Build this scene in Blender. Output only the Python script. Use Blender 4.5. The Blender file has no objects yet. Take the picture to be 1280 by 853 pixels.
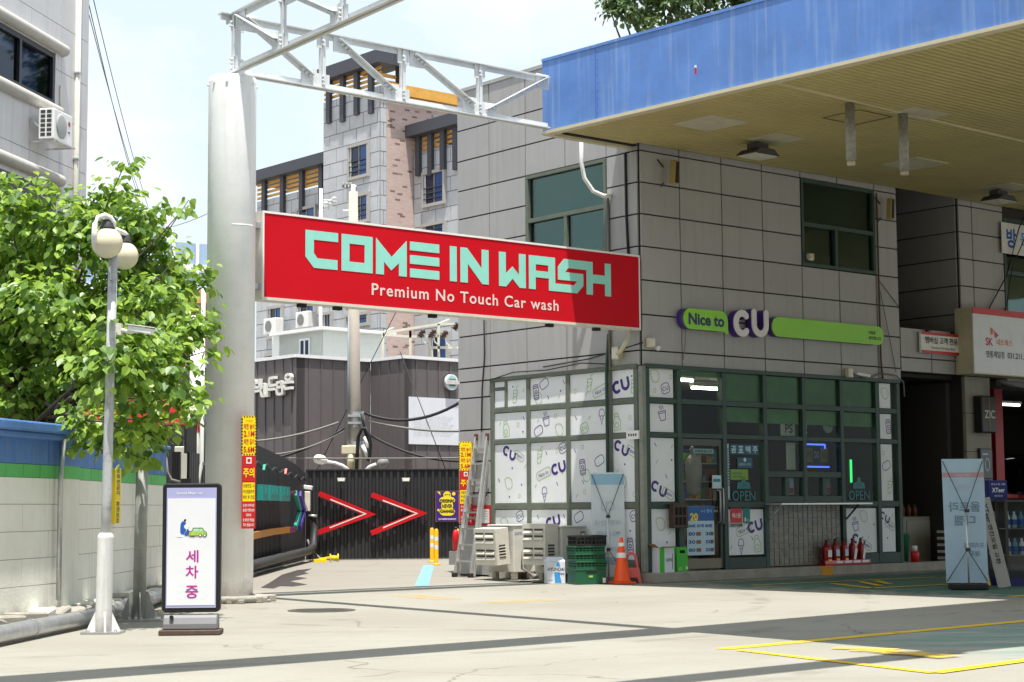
import bpy, bmesh, math, random
from mathutils import Vector, Matrix
rnd = random.Random(7)
D = bpy.data
scene = bpy.context.scene
COL = scene.collection
R = math.radians

# ------------------------------------------------------------------ camera
EYE, FPX = 1.22, 2186.0                 # eye height (m), focal length in photo pixels (1280 wide)
PITCH, ROLL = R(5.46), R(0.42)
cam = D.objects.new('camera', D.cameras.new('camera'))
COL.objects.link(cam)
cam.data.sensor_width = 36.0
cam.data.lens = 36.0 * FPX / 1280.0
cam.data.clip_start, cam.data.clip_end = 0.1, 2000.0
cam.matrix_world = Matrix.Translation((0, 0, EYE)) @ Matrix.Rotation(R(90) + PITCH, 4, 'X') @ Matrix.Rotation(-ROLL, 4, 'Z')
scene.camera = cam

# ------------------------------------------------------------------ sky, sun, exposure
TRAVEL = Vector((-0.036, 0.258, -1.0)).normalized()      # the way sunlight travels
world = D.worlds.new('World')
scene.world = world
world.use_nodes = True
wn, wl = world.node_tree.nodes, world.node_tree.links
bg = wn['Background']
sky = wn.new('ShaderNodeTexSky')
sky.sky_type = 'NISHITA'
sky.sun_disc = False
sky.sun_elevation = math.asin(-TRAVEL.z)
sky.sun_rotation = R(180)
sky.air_density, sky.dust_density, sky.ozone_density = 1.0, 2.0, 1.0
tc = wn.new('ShaderNodeTexCoord')
mp = wn.new('ShaderNodeMapping'); mp.inputs['Scale'].default_value = (3.2, 3.2, 6.0); mp.inputs['Location'].default_value = (0.35, 0.2, 0.1)
nz = wn.new('ShaderNodeTexNoise'); nz.inputs['Scale'].default_value = 1.6; nz.inputs['Detail'].default_value = 7; nz.inputs['Roughness'].default_value = 0.5
rp = wn.new('ShaderNodeValToRGB'); rp.color_ramp.elements[0].position = 0.46; rp.color_ramp.elements[1].position = 0.66
mx = wn.new('ShaderNodeMix'); mx.data_type = 'RGBA'
wl.new(tc.outputs['Generated'], mp.inputs['Vector']); wl.new(mp.outputs['Vector'], nz.inputs['Vector'])
wl.new(nz.outputs['Fac'], rp.inputs['Fac']); wl.new(rp.outputs['Color'], mx.inputs['Factor'])
hz = wn.new('ShaderNodeMix'); hz.data_type = 'RGBA'; hz.inputs['Factor'].default_value = 0.78      # summer haze lightens the whole sky
wl.new(sky.outputs['Color'], hz.inputs['A']); hz.inputs['B'].default_value = (5.45, 6.2, 6.7, 1)
wl.new(hz.outputs['Result'], mx.inputs['A']); mx.inputs['B'].default_value = (6.5, 6.7, 6.9, 1)
wl.new(mx.outputs['Result'], bg.inputs['Color'])
bg.inputs['Strength'].default_value = 0.10
sun = D.objects.new('sun', D.lights.new('sun', 'SUN'))
COL.objects.link(sun)
sun.data.energy, sun.data.angle, sun.data.color = 4.2, R(0.53), (1.0, 0.965, 0.90)
sun.rotation_euler = TRAVEL.to_track_quat('-Z', 'Y').to_euler()
sun.location = (0, -20, 60)
scene.view_settings.view_transform = 'Standard'
scene.view_settings.look = 'None'
scene.view_settings.gamma = 1.0
scene.view_settings.exposure = 0.84
scene.view_settings.use_curve_mapping = False
scene.cycles.use_denoising = True
scene.cycles.max_bounces = 8
scene.cycles.transparent_max_bounces = 24

# ------------------------------------------------------------------ geometry of the place
cp, sp = math.cos(PITCH), math.sin(PITCH)
cr, sr = math.cos(ROLL), math.sin(ROLL)
def ray(x, y):
    a, b = x - 640.0, -(y - 426.5)
    a, b = a * cr + b * sr, -a * sr + b * cr
    return Vector((a, FPX * cp - b * sp, FPX * sp + b * cp)) / FPX
def at(x, y, Y):                        # world point seen at photo pixel x, y at distance Y
    r = ray(x, y); return r * (Y / r.y) + Vector((0, 0, EYE))
def gd(x, y, z=0.0):                    # world point on level z
    r = ray(x, y); return r * ((z - EYE) / r.z) + Vector((0, 0, EYE))
SA = 39.7                               # the store's front runs 39.7 degrees off the picture plane
S0 = Vector((2.118, 28.517, 0))         # ground point under the store's corner
FR = Matrix.Translation(S0) @ Matrix.Rotation(R(SA), 4, 'Z')
def fr(u, b, z=0.0): return FR @ Vector((u, b, z))
class Fm:                               # an upright measuring plane: x along it, y into it
    def __init__(s, loc, rz):
        s.loc, s.rz = Vector(loc), rz
        s.M = Matrix.Translation(s.loc) @ Matrix.Rotation(R(rz), 4, 'Z'); s.I = s.M.inverted()
    def p(s, x, y, d=0.0):
        o = s.I @ Vector((0, 0, EYE)); r = s.I.to_3x3() @ ray(x, y)
        q = o + r * ((d - o.y) / r.y); return (q.x, q.z)
    def w(s, x, y, z): return s.M @ Vector((x, y, z))

# ------------------------------------------------------------------ materials
def lin(c): return tuple(((v / 255.0) / 12.92 if v <= 10 else (((v / 255.0) + 0.055) / 1.055) ** 2.4) for v in c)
MATS = {}
def mat(name, col, rough=0.6, metal=0.0, var=0.12, scale=4.0, bump=0.0, bscale=60.0, streak=0.0, island=0.0, base=0.0, dirt=0.0, dirtcol=(0.08, 0.07, 0.055), coat=0.0, emit=None, estr=0.0, spec=0.5):
    if name in MATS: return MATS[name]
    m = D.materials.new(name); m.use_nodes = True
    n, l = m.node_tree.nodes, m.node_tree.links
    b = n['Principled BSDF']
    b.inputs['Roughness'].default_value = rough; b.inputs['Metallic'].default_value = metal
    b.inputs['Coat Weight'].default_value = coat; b.inputs['Specular IOR Level'].default_value = spec
    t = n.new('ShaderNodeTexCoord')
    nt = n.new('ShaderNodeTexNoise'); nt.inputs['Scale'].default_value = scale; nt.inputs['Detail'].default_value = 6; nt.inputs['Roughness'].default_value = 0.65
    l.new(t.outputs['Object'], nt.inputs['Vector'])
    mr = n.new('ShaderNodeMapRange'); mr.inputs['From Min'].default_value = 0.3; mr.inputs['From Max'].default_value = 0.7
    mr.inputs['To Min'].default_value = 1 - var; mr.inputs['To Max'].default_value = 1 + var
    l.new(nt.outputs['Fac'], mr.inputs['Value'])
    vm = n.new('ShaderNodeVectorMath'); vm.operation = 'SCALE'; vm.inputs[0].default_value = col[:3]
    l.new(mr.outputs['Result'], vm.inputs['Scale'])
    out = vm.outputs['Vector']
    if island:                              # each separate panel or block takes its own slight tone
        gi = n.new('ShaderNodeNewGeometry'); mi_ = n.new('ShaderNodeMapRange'); mi_.inputs['To Min'].default_value = 1 - island; mi_.inputs['To Max'].default_value = 1 + island
        l.new(gi.outputs['Random Per Island'], mi_.inputs['Value']); v2 = n.new('ShaderNodeVectorMath'); v2.operation = 'SCALE'; l.new(out, v2.inputs[0]); l.new(mi_.outputs['Result'], v2.inputs['Scale']); out = v2.outputs['Vector']
    def over(fac, c, out):
        x = n.new('ShaderNodeMix'); x.data_type = 'RGBA'
        l.new(fac, x.inputs['Factor']); l.new(out, x.inputs['A']); x.inputs['B'].default_value = (*c, 1)
        return x.outputs['Result']
    if streak:
        mpn = n.new('ShaderNodeMapping'); mpn.inputs['Scale'].default_value = (5.0, 5.0, 0.22)
        l.new(t.outputs['Object'], mpn.inputs['Vector'])
        n2 = n.new('ShaderNodeTexNoise'); n2.inputs['Scale'].default_value = 2.2; n2.inputs['Detail'].default_value = 5
        l.new(mpn.outputs['Vector'], n2.inputs['Vector'])
        m2 = n.new('ShaderNodeMapRange'); m2.inputs['From Min'].default_value = 0.52; m2.inputs['From Max'].default_value = 0.8; m2.inputs['To Max'].default_value = streak
        l.new(n2.outputs['Fac'], m2.inputs['Value']); out = over(m2.outputs['Result'], dirtcol, out)
    if dirt:
        n3 = n.new('ShaderNodeTexNoise'); n3.inputs['Scale'].default_value = scale * 2.3; n3.inputs['Detail'].default_value = 9; n3.inputs['Roughness'].default_value = 0.75
        l.new(t.outputs['Object'], n3.inputs['Vector'])
        m3 = n.new('ShaderNodeMapRange'); m3.inputs['From Min'].default_value = 0.52; m3.inputs['From Max'].default_value = 0.72; m3.inputs['To Max'].default_value = dirt
        l.new(n3.outputs['Fac'], m3.inputs['Value']); out = over(m3.outputs['Result'], dirtcol, out)
    if base:                                # splashed grime round the foot
        sz = n.new('ShaderNodeSeparateXYZ'); l.new(t.outputs['Object'], sz.inputs[0])
        nb_ = n.new('ShaderNodeTexNoise'); nb_.inputs['Scale'].default_value = 3.5; nb_.inputs['Detail'].default_value = 8; nb_.inputs['Roughness'].default_value = .7; l.new(t.outputs['Object'], nb_.inputs['Vector'])
        ad = n.new('ShaderNodeMath'); ad.operation = 'MULTIPLY_ADD'; l.new(nb_.outputs['Fac'], ad.inputs[0]); ad.inputs[1].default_value = -2.4 * base; l.new(sz.outputs[2], ad.inputs[2])
        mb_ = n.new('ShaderNodeMapRange'); mb_.inputs['From Min'].default_value = -.15 * base; mb_.inputs['From Max'].default_value = -1.35 * base; mb_.inputs['To Max'].default_value = .75; l.new(ad.outputs[0], mb_.inputs['Value']); out = over(mb_.outputs['Result'], (.17, .15, .12), out)
    l.new(out, b.inputs['Base Color'])
    if bump:
        nb = n.new('ShaderNodeTexNoise'); nb.inputs['Scale'].default_value = bscale; nb.inputs['Detail'].default_value = 6
        l.new(t.outputs['Object'], nb.inputs['Vector'])
        bp = n.new('ShaderNodeBump'); bp.inputs['Strength'].default_value = bump; bp.inputs['Distance'].default_value = 0.01
        l.new(nb.outputs['Fac'], bp.inputs['Height']); l.new(bp.outputs['Normal'], b.inputs['Normal'])
    if emit:
        b.inputs['Emission Color'].default_value = (*emit, 1); b.inputs['Emission Strength'].default_value = estr
    MATS[name] = m; return m
def flat(name, rgb, rough=0.5, metal=0.0, **k): return mat(name, lin(rgb), rough, metal, k.pop('var', 0.05), **k)
def glass(name, tint, gloss=0.5, rough=0.03):
    m = D.materials.new(name); m.use_nodes = True
    n, l = m.node_tree.nodes, m.node_tree.links
    n.remove(n['Principled BSDF'])
    tr = n.new('ShaderNodeBsdfTransparent'); tr.inputs['Color'].default_value = (*tint, 1)
    gl = n.new('ShaderNodeBsdfGlossy'); gl.inputs['Roughness'].default_value = rough; gl.inputs['Color'].default_value = (0.9, 0.95, 0.95, 1)
    fz = n.new('ShaderNodeFresnel'); fz.inputs['IOR'].default_value = 1.5
    t = n.new('ShaderNodeTexCoord'); nt = n.new('ShaderNodeTexNoise'); nt.inputs['Scale'].default_value = 0.8
    l.new(t.outputs['Object'], nt.inputs['Vector'])
    bp = n.new('ShaderNodeBump'); bp.inputs['Strength'].default_value = 0.02; bp.inputs['Distance'].default_value = 0.05
    l.new(nt.outputs['Fac'], bp.inputs['Height']); l.new(bp.outputs['Normal'], gl.inputs['Normal'])
    mu = n.new('ShaderNodeMath'); mu.operation = 'MULTIPLY_ADD'; mu.inputs[1].default_value = (0.32 if gloss < 0.2 else 0.55) if gloss < 0.6 else 0.9; mu.inputs[2].default_value = gloss * 0.02; mu.use_clamp = True
    l.new(fz.outputs['Fac'], mu.inputs[0])
    ms = n.new('ShaderNodeMixShader')
    l.new(mu.outputs[0], ms.inputs['Fac']); l.new(tr.outputs[0], ms.inputs[1]); l.new(gl.outputs[0], ms.inputs[2])
    l.new(ms.outputs[0], n['Material Output'].inputs['Surface']); return m

# ------------------------------------------------------------------ mesh helper
class MB:
    def __init__(s): s.bm = bmesh.new(); s.ms = []; s.X = Matrix.Identity(4)
    def mi(s, m):
        if m not in s.ms: s.ms.append(m)
        return s.ms.index(m)
    def v(s, co): return s.bm.verts.new(s.X @ Vector(co))
    def face(s, cos, m, smooth=False):
        f = s.bm.faces.new([s.v(c) for c in cos]); f.material_index = s.mi(m); f.smooth = smooth; return f
    def box(s, x0, x1, y0, y1, z0, z1, m):
        vs = [s.v((x, y, z)) for x in (x0, x1) for y in (y0, y1) for z in (z0, z1)]
        k = s.mi(m)
        for f in ((0, 1, 3, 2), (4, 6, 7, 5), (0, 4, 5, 1), (2, 3, 7, 6), (0, 2, 6, 4), (1, 5, 7, 3)):
            s.bm.faces.new([vs[i] for i in f]).material_index = k
        return s
    def prism(s, pts, y0, y1, m, side=None):      # outline in x,z, thickness along y
        k, ks = s.mi(m), s.mi(side or m)
        a = [s.v((x, y0, z)) for x, z in pts]; b = [s.v((x, y1, z)) for x, z in pts]
        ar = sum(pts[i][0] * pts[(i + 1) % len(pts)][1] - pts[(i + 1) % len(pts)][0] * pts[i][1] for i in range(len(pts)))
        if ar < 0: a.reverse(); b.reverse()
        s.bm.faces.new(a).material_index = k
        s.bm.faces.new(b[::-1]).material_index = ks
        n = len(a)
        for i in range(n):
            j = (i + 1) % n
            s.bm.faces.new((a[j], a[i], b[i], b[j])).material_index = ks
        return s
    def slab(s, pts, z0, z1, m, side=None):       # outline in x,y, thickness along z
        X = s.X; s.X = X @ Matrix(((1, 0, 0, 0), (0, 0, 1, 0), (0, 1, 0, 0), (0, 0, 0, 1)))
        s.prism(pts, z0, z1, m, side); s.X = X; return s
    def lathe(s, prof, m, c=(0, 0, 0), n=16, axis=None, smooth=True, cap=True):   # prof: (r, z)
        k = s.mi(m); X = Matrix.Translation(c)
        if axis is not None: X = X @ Vector(axis).to_track_quat('Z', 'Y').to_matrix().to_4x4()
        rings = [[s.v(X @ Vector((r * math.cos(2 * math.pi * i / n), r * math.sin(2 * math.pi * i / n), z))) for i in range(n)] for r, z in prof]
        for a, b in zip(rings, rings[1:]):
            for i in range(n):
                f = s.bm.faces.new((a[i], a[(i + 1) % n], b[(i + 1) % n], b[i])); f.material_index = k; f.smooth = smooth
        if cap:
            s.bm.faces.new(rings[0][::-1]).material_index = k; s.bm.faces.new(rings[-1]).material_index = k
        return s
    def cyl(s, p, q, r, m, r2=None, n=12, smooth=True):
        p, q = Vector(p), Vector(q)
        return s.lathe([(r, 0), (r2 if r2 is not None else r, (q - p).length)], m, p, n, q - p, smooth)
    def tube(s, pts, r, m, n=8, closed=False):
        pts = [Vector(p) for p in pts]; k = s.mi(m); rings = []; up = Vector((0.31, 0.17, 0.93)); N = len(pts)
        for i, p in enumerate(pts):
            d = (pts[(i + 1) % N] - pts[i - 1]) if closed else (pts[min(i + 1, N - 1)] - pts[max(i - 1, 0)])
            d.normalize(); a = d.cross(up)
            if a.length < 1e-3: a = d.cross(Vector((1, 0, 0)))
            a.normalize(); b = d.cross(a)
            rr = r(i / max(N - 1, 1)) if callable(r) else r
            rings.append([s.v(p + (a * math.cos(2 * math.pi * j / n) + b * math.sin(2 * math.pi * j / n)) * rr) for j in range(n)])
        for i in range(N if closed else N - 1):
            A, B = rings[i], rings[(i + 1) % N]
            for j in range(n):
                f = s.bm.faces.new((A[j], B[j], B[(j + 1) % n], A[(j + 1) % n])); f.material_index = k; f.smooth = True
        if not closed:
            s.bm.faces.new(rings[0]).material_index = k; s.bm.faces.new(rings[-1][::-1]).material_index = k
        return s
    def ball(s, c, r, m, n=20, sz=1.0):
        h = n // 2
        return s.lathe([(r * math.sin(math.pi * (i + .02) / (h + .04)), -r * sz * math.cos(math.pi * (i + .02) / (h + .04))) for i in range(h + 1)], m, c, n)
    def bar(s, p, q, w, h, m, up=(0, 0, 1)):      # rectangular bar from p to q
        p, q = Vector(p), Vector(q); d = q - p; L = d.length; d.normalize()
        a = d.cross(Vector(up))
        if a.length < 1e-4: a = d.cross(Vector((0, 1, 0)))
        a.normalize(); b = a.cross(d)
        X = s.X; s.X = X @ Matrix.Translation(p) @ Matrix((a, d, b)).transposed().to_4x4()
        s.box(-w / 2, w / 2, 0, L, -h / 2, h / 2, m); s.X = X; return s
    def ribbon(s, pts, w, y, m, closed=False):    # flat stroke in x,z facing -y
        N = len(pts); P = [Vector((p[0], p[1])) for p in pts]; k = s.mi(m); L = []
        for i in range(N):
            a = P[i] - P[i - 1] if (i > 0 or closed) else P[1] - P[0]
            b = P[(i + 1) % N] - P[i] if (i < N - 1 or closed) else a
            if a.length < 1e-6: a = b
            if b.length < 1e-6: b = a
            a.normalize(); b.normalize(); d = a + b
            if d.length < 1e-3: d = a
            d.normalize(); nn = Vector((-d.y, d.x)) * (w / 2) / max(0.5, abs(a.dot(d)))
            L.append((s.v((P[i].x + nn.x, y, P[i].y + nn.y)), s.v((P[i].x - nn.x, y, P[i].y - nn.y))))
        for i in range(N if closed else N - 1):
            A, B = L[i], L[(i + 1) % N]
            s.bm.faces.new((A[0], A[1], B[1], B[0])).material_index = k
        return s
    def poly(s, pts, y, m): s.face([(x, y, z) for x, z in pts], m); return s
    def disc(s, x, z, rx, y, m, rz=None, n=20):
        return s.poly([(x + rx * math.cos(2 * math.pi * i / n), z + (rz or rx) * math.sin(2 * math.pi * i / n)) for i in range(n)], y, m)
    def text(s, body, m, x, z, y, h, w=None, align='c', bold=0.0, ext=0.0, rot=0.0, mirror=False, back=None, sp=1.0):
        c = D.curves.new('t', 'FONT'); c.body = body; c.size = 1.0; c.offset = bold; c.extrude = 0.0; c.resolution_u = 4; c.space_character = sp
        o = D.objects.new('t', c); me = D.meshes.new_from_object(o)
        vs = [v.co.copy() for v in me.vertices]
        if vs:
            x0, x1 = min(v.x for v in vs), max(v.x for v in vs); y0, y1 = min(v.y for v in vs), max(v.y for v in vs)
            k = h / max(y1 - y0, 1e-6); kx = (w / max(x1 - x0, 1e-6)) if w else k
            ox = {'c': (x0 + x1) / 2, 'l': x0, 'r': x1}[align]
            ca, sa = math.cos(rot), math.sin(rot)
            def put(v, yy):
                a, b = (v.x - ox) * kx, (v.y - (y0 + y1) / 2) * k
                if mirror: a = -a
                return s.v((x + a * ca - b * sa, yy, z + a * sa + b * ca))
            nv = [put(v, y) for v in vs]; mk = s.mi(m)
            for p in me.polygons:
                ids = list(p.vertices)
                try:
                    f = s.bm.faces.new([nv[i] for i in (ids[::-1] if mirror else ids)]); f.material_index = mk
                except ValueError: pass
            if ext:                                 # side walls so that raised letters have depth
                bv = [put(v, y + ext) for v in vs]; cnt = {}
                for p in me.polygons:
                    ids = list(p.vertices)
                    for i in range(len(ids)): cnt.setdefault((min(ids[i], ids[i - 1]), max(ids[i], ids[i - 1])), []).append((ids[i - 1], ids[i]))
                for e in cnt.values():
                    if len(e) == 1:
                        i, j = e[0]; s.bm.faces.new((nv[j], nv[i], bv[i], bv[j])).material_index = s.mi(back or m)
        D.objects.remove(o); D.curves.remove(c); D.meshes.remove(me); return s
    def build(s, name, parent=None, label=None, cat=None, group=None, kind=None, loc=None, rz=None, bevel=0.0, seg=1, M=None):
        me = D.meshes.new(name); s.bm.normal_update(); s.bm.to_mesh(me); s.bm.free()
        for m in s.ms: me.materials.append(m)
        o = D.objects.new(name, me); COL.objects.link(o)
        if parent: o.parent = parent
        if loc is not None: o.location = loc
        if rz is not None: o.rotation_euler = (0, 0, R(rz))
        if M is not None: o.matrix_world = M
        if bevel:
            bv = o.modifiers.new('bevel', 'BEVEL'); bv.width = bevel; bv.segments = seg; bv.limit_method = 'ANGLE'; bv.angle_limit = R(40)
        tag(o, label, cat, group, kind); return o
def tag(o, label=None, cat=None, group=None, kind=None):
    for k, v in (('label', label), ('category', cat), ('group', group), ('kind', kind)):
        if v: o[k] = v
    return o
def thing(name, label, cat, loc=(0, 0, 0), rz=0.0, group=None):
    o = D.objects.new(name, None); COL.objects.link(o); o.empty_display_size = 0.2
    o.location = loc; o.rotation_euler = (0, 0, R(rz)); return tag(o, label, cat, group)
def kids(o): return [c for c in D.objects if c.parent == o]
def dup(root, loc, rz=None, label=None):
    def cpy(o, p):
        c = o.copy(); COL.objects.link(c)
        if p is not None: c.parent = p
        for k in kids(o): cpy(k, c)
        return c
    r = cpy(root, None); r.location = loc
    if rz is not None: r.rotation_euler = (0, 0, R(rz))
    if label: r['label'] = label
    return r
# ------------------------------------------------------------------ palette
M_white = flat('white_paint', (236, 236, 232), .5, dirt=.12)
M_trusswhite = mat('white_steel_paint', (.70, .72, .73), .45, var=.06, streak=.25, dirtcol=(.35, .27, .17))
M_cream = flat('cream_steel', (205, 195, 165), .5, dirt=.2)
M_black = flat('black_plastic', (24, 24, 26), .45)
M_dkgrey = flat('dark_grey', (60, 60, 62), .6)
M_grey = flat('mid_grey', (128, 128, 128), .6)
M_steel = mat('galvanised_steel', (.52, .53, .54), .38, .75, var=.15, scale=9, dirt=.3, dirtcol=(.2, .2, .2))
M_alu = mat('aluminium', (.62, .62, .60), .38, .7, var=.1, scale=9, dirt=.25, dirtcol=(.25, .23, .2))
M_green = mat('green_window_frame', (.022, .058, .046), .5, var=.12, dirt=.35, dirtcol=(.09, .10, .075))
M_greenlit = mat('sunlit_green_frame', (.13, .155, .12), .6, var=.15, dirt=.5, dirtcol=(.22, .21, .16))  # paler copy of the frame green, sunlight on the side wall painted in
M_purple = flat('purple_print', (70, 40, 130), .5)
M_lime = flat('lime_print', (150, 190, 90), .5)
M_limesign = flat('lime_acrylic', (140, 214, 14), .35)
M_navy = flat('navy_print', (35, 40, 100), .5)
M_red = flat('red_paint', (205, 22, 30), .4)
M_yellow = flat('yellow_print', (250, 215, 10), .45)
M_ink = flat('dark_ink', (30, 30, 32), .5)
M_film = mat('white_window_film', (.83, .85, .87), .45, var=.03, streak=.10, dirtcol=(.6, .6, .58))
M_rubber = flat('rubber', (34, 33, 32), .8, dirt=.3)
M_beigeplas = mat('aged_white_plastic', (.70, .67, .58), .5, var=.08, dirt=.25, dirtcol=(.3, .27, .2))
M_cable = flat('black_cable', (28, 28, 30), .6)
M_greycable = flat('grey_cable', (120, 118, 112), .6)
M_concrete = mat('step_concrete', (.33, .31, .27), .85, var=.2, scale=3, bump=.5, bscale=40, dirt=.5, dirtcol=(.16, .15, .12))
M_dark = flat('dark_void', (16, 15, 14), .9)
M_blue = flat('blue_print', (35, 90, 175), .5)

# ------------------------------------------------------------------ ground
def ground_material():
    m = D.materials.new('sunlit_concrete'); m.use_nodes = True
    n, l = m.node_tree.nodes, m.node_tree.links
    b = n['Principled BSDF']; b.inputs['Roughness'].default_value = 0.9; b.inputs['Specular IOR Level'].default_value = 0.3
    t = n.new('ShaderNodeTexCoord')
    def noise(scale, detail=7, rough=.6, vec=None, sc=None):
        q = n.new('ShaderNodeTexNoise'); q.inputs['Scale'].default_value = scale; q.inputs['Detail'].default_value = detail; q.inputs['Roughness'].default_value = rough
        v = vec or t.outputs['Object']
        if sc:
            mm = n.new('ShaderNodeMapping'); mm.inputs['Scale'].default_value = sc; mm.inputs['Rotation'].default_value = (0, 0, R(-SA)); l.new(v, mm.inputs['Vector']); v = mm.outputs['Vector']
        l.new(v, q.inputs['Vector']); return q.outputs['Fac']
    def rng(v, a, b_, c=0., d=1., smooth=True):
        q = n.new('ShaderNodeMapRange'); q.interpolation_type = 'SMOOTHSTEP' if smooth else 'LINEAR'
        for k, x in (('From Min', a), ('From Max', b_), ('To Min', c), ('To Max', d)): q.inputs[k].default_value = x
        l.new(v, q.inputs['Value']); return q.outputs['Result']
    def mul(a, b_):
        q = n.new('ShaderNodeMath'); q.operation = 'MULTIPLY'; l.new(a, q.inputs[0])
        if isinstance(b_, float): q.inputs[1].default_value = b_
        else: l.new(b_, q.inputs[1])
        return q.outputs[0]
    def add(a, b_, op='ADD'):
        q = n.new('ShaderNodeMath'); q.operation = op; l.new(a, q.inputs[0])
        if isinstance(b_, float): q.inputs[1].default_value = b_
        else: l.new(b_, q.inputs[1])
        return q.outputs[0]
    def over(fac, c, out):
        x = n.new('ShaderNodeMix'); x.data_type = 'RGBA'; l.new(fac, x.inputs['Factor'])
        if isinstance(out, tuple): x.inputs['A'].default_value = (*out, 1)
        else: l.new(out, x.inputs['A'])
        x.inputs['B'].default_value = (*c, 1); return x.outputs['Result']
    col = over(rng(noise(.35), .35, .7), (.262, .247, .208), (.306, .295, .254))
    col = over(rng(noise(1.7, 9, .7), .5, .75, 0, .45), (.26, .24, .19), col)
    col = over(rng(noise(26, 4, .6), .5, .8, 0, .4), (.19, .18, .15), col)
    col = over(rng(noise(.8, 6, .6, sc=(.3, 2.2, 1)), .55, .75, 0, .4), (.225, .208, .163), col)
    # (u, b): along and into the store
    mpn = n.new('ShaderNodeMapping'); mpn.vector_type = 'TEXTURE'; mpn.inputs['Location'].default_value = S0; mpn.inputs['Rotation'].default_value = (0, 0, R(SA))
    l.new(t.outputs['Object'], mpn.inputs['Vector'])
    sx = n.new('ShaderNodeSeparateXYZ'); l.new(mpn.outputs['Vector'], sx.inputs[0]); u, bb = sx.outputs[0], sx.outputs[1]
    wob = rng(noise(1.3, 6, .7), .3, .7, -.35, .35, False)
    uu, b2 = add(u, wob), add(bb, wob)
    # older, browner concrete of the alley
    al = rng(bb, 1.2, 3.2); col = over(mul(al, .65), (.245, .218, .187), col)
    # worn green paint under the roof
    g = mul(rng(uu, -.55, .25), mul(rng(b2, -7.6, -6.6), rng(b2, -.45, -.95)))
    wear = rng(noise(2.4, 9, .75), .40, .58)
    g1 = mul(g, rng(add(wear, mul(rng(u, -.3, 1.4), .75)), .25, .95))
    col = over(mul(g1, .85), (.035, .135, .105), col)
    g2 = mul(mul(rng(uu, -8.2, -6.4), rng(uu, 4., 2.)), mul(rng(b2, -13., -12.), rng(b2, -9.5, -10.3)))
    col = over(mul(mul(g2, rng(noise(1.5, 8, .72, sc=(.35, 1.3, 1)), .43, .53)), .85), (.045, .15, .125), col)
    col = over(mul(g2, .45), (.28, .36, .32), col)
    # expansion joints
    for (co, per, off) in ((u, 4.2, 1.3), (bb, 4.6, .9)):
        w = add(co, off); q = n.new('ShaderNodeMath'); q.operation = 'PINGPONG'; l.new(w, q.inputs[0]); q.inputs[1].default_value = per / 2
        col = over(mul(rng(q.outputs[0], .012, .002), .45), (.22, .2, .16), col)
    # hairline cracks and old tyre scuffs
    vw = n.new('ShaderNodeVectorMath'); vw.operation = 'ADD'; nv = n.new('ShaderNodeTexNoise'); nv.inputs['Scale'].default_value = .9; nv.inputs['Detail'].default_value = 6
    l.new(t.outputs['Object'], nv.inputs['Vector']); l.new(t.outputs['Object'], vw.inputs[0]); l.new(nv.outputs['Color'], vw.inputs[1])
    vo = n.new('ShaderNodeTexVoronoi'); vo.feature = 'DISTANCE_TO_EDGE'; vo.inputs['Scale'].default_value = .22; l.new(vw.outputs[0], vo.inputs['Vector'])
    col = over(mul(mul(rng(vo.outputs['Distance'], .0042, .0008), rng(noise(.5), .46, .56)), .75), (.15, .135, .11), col)
    for (cx_, cy_, ra) in ((-6., 24., 9.3), (-6.2, 24.2, 10.9), (7.5, 9.5, 6.4), (2.5, 25.5, 8.2)):
        d_ = n.new('ShaderNodeVectorMath'); d_.operation = 'DISTANCE'; l.new(t.outputs['Object'], d_.inputs[0]); d_.inputs[1].default_value = (cx_, cy_, 0)
        w = add(d_.outputs['Value'], -ra); ab = n.new('ShaderNodeMath'); ab.operation = 'ABSOLUTE'; l.new(w, ab.inputs[0])
        col = over(mul(mul(rng(ab.outputs[0], .13, .05), rng(noise(.7, 5, .7), .44, .62)), .42), (.15, .14, .12), col)
    v3 = n.new('ShaderNodeTexVoronoi'); v3.inputs['Scale'].default_value = .75; l.new(vw.outputs[0], v3.inputs['Vector']); sc_ = n.new('ShaderNodeSeparateColor'); l.new(v3.outputs['Color'], sc_.inputs[0])
    col = over(mul(mul(rng(v3.outputs['Distance'], .16, .05), rng(sc_.outputs[0], .62, .70)), .5), (.15, .135, .11), col)
    l.new(col, b.inputs['Base Color'])
    bp = n.new('ShaderNodeBump'); bp.inputs['Strength'].default_value = .35; bp.inputs['Distance'].default_value = .02
    l.new(noise(14, 8, .7), bp.inputs['Height']); l.new(bp.outputs['Normal'], b.inputs['Normal'])
    return m
M_ground = ground_material()
g = MB(); g.face([(-700, -300, 0), (700, -300, 0), (700, 1200, 0), (-700, 1200, 0)], M_ground)
g.build('ground', kind='structure')

g = MB(); g.face([(-120, -14, .004), (120, -14, .004), (120, 11.4, .004), (-120, 11.4, .004)], mat('added_asphalt', (.055, .055, .056), .9, var=.15, scale=2)); g.build('added_road', kind='structure')  # unseen dark sheet added around the viewpoint to cut ground bounce
g = MB(); g.face([(-90, 11.5, .004), (-5.6, 11.5, .004), (-5.6, 41, .004), (-90, 41, .004)], mat('added_soil', (.10, .09, .07), .95, var=.3, scale=2)); g.build('added_yard', kind='structure')  # hidden dark ground added beyond the boundary wall to lower bounce light
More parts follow.
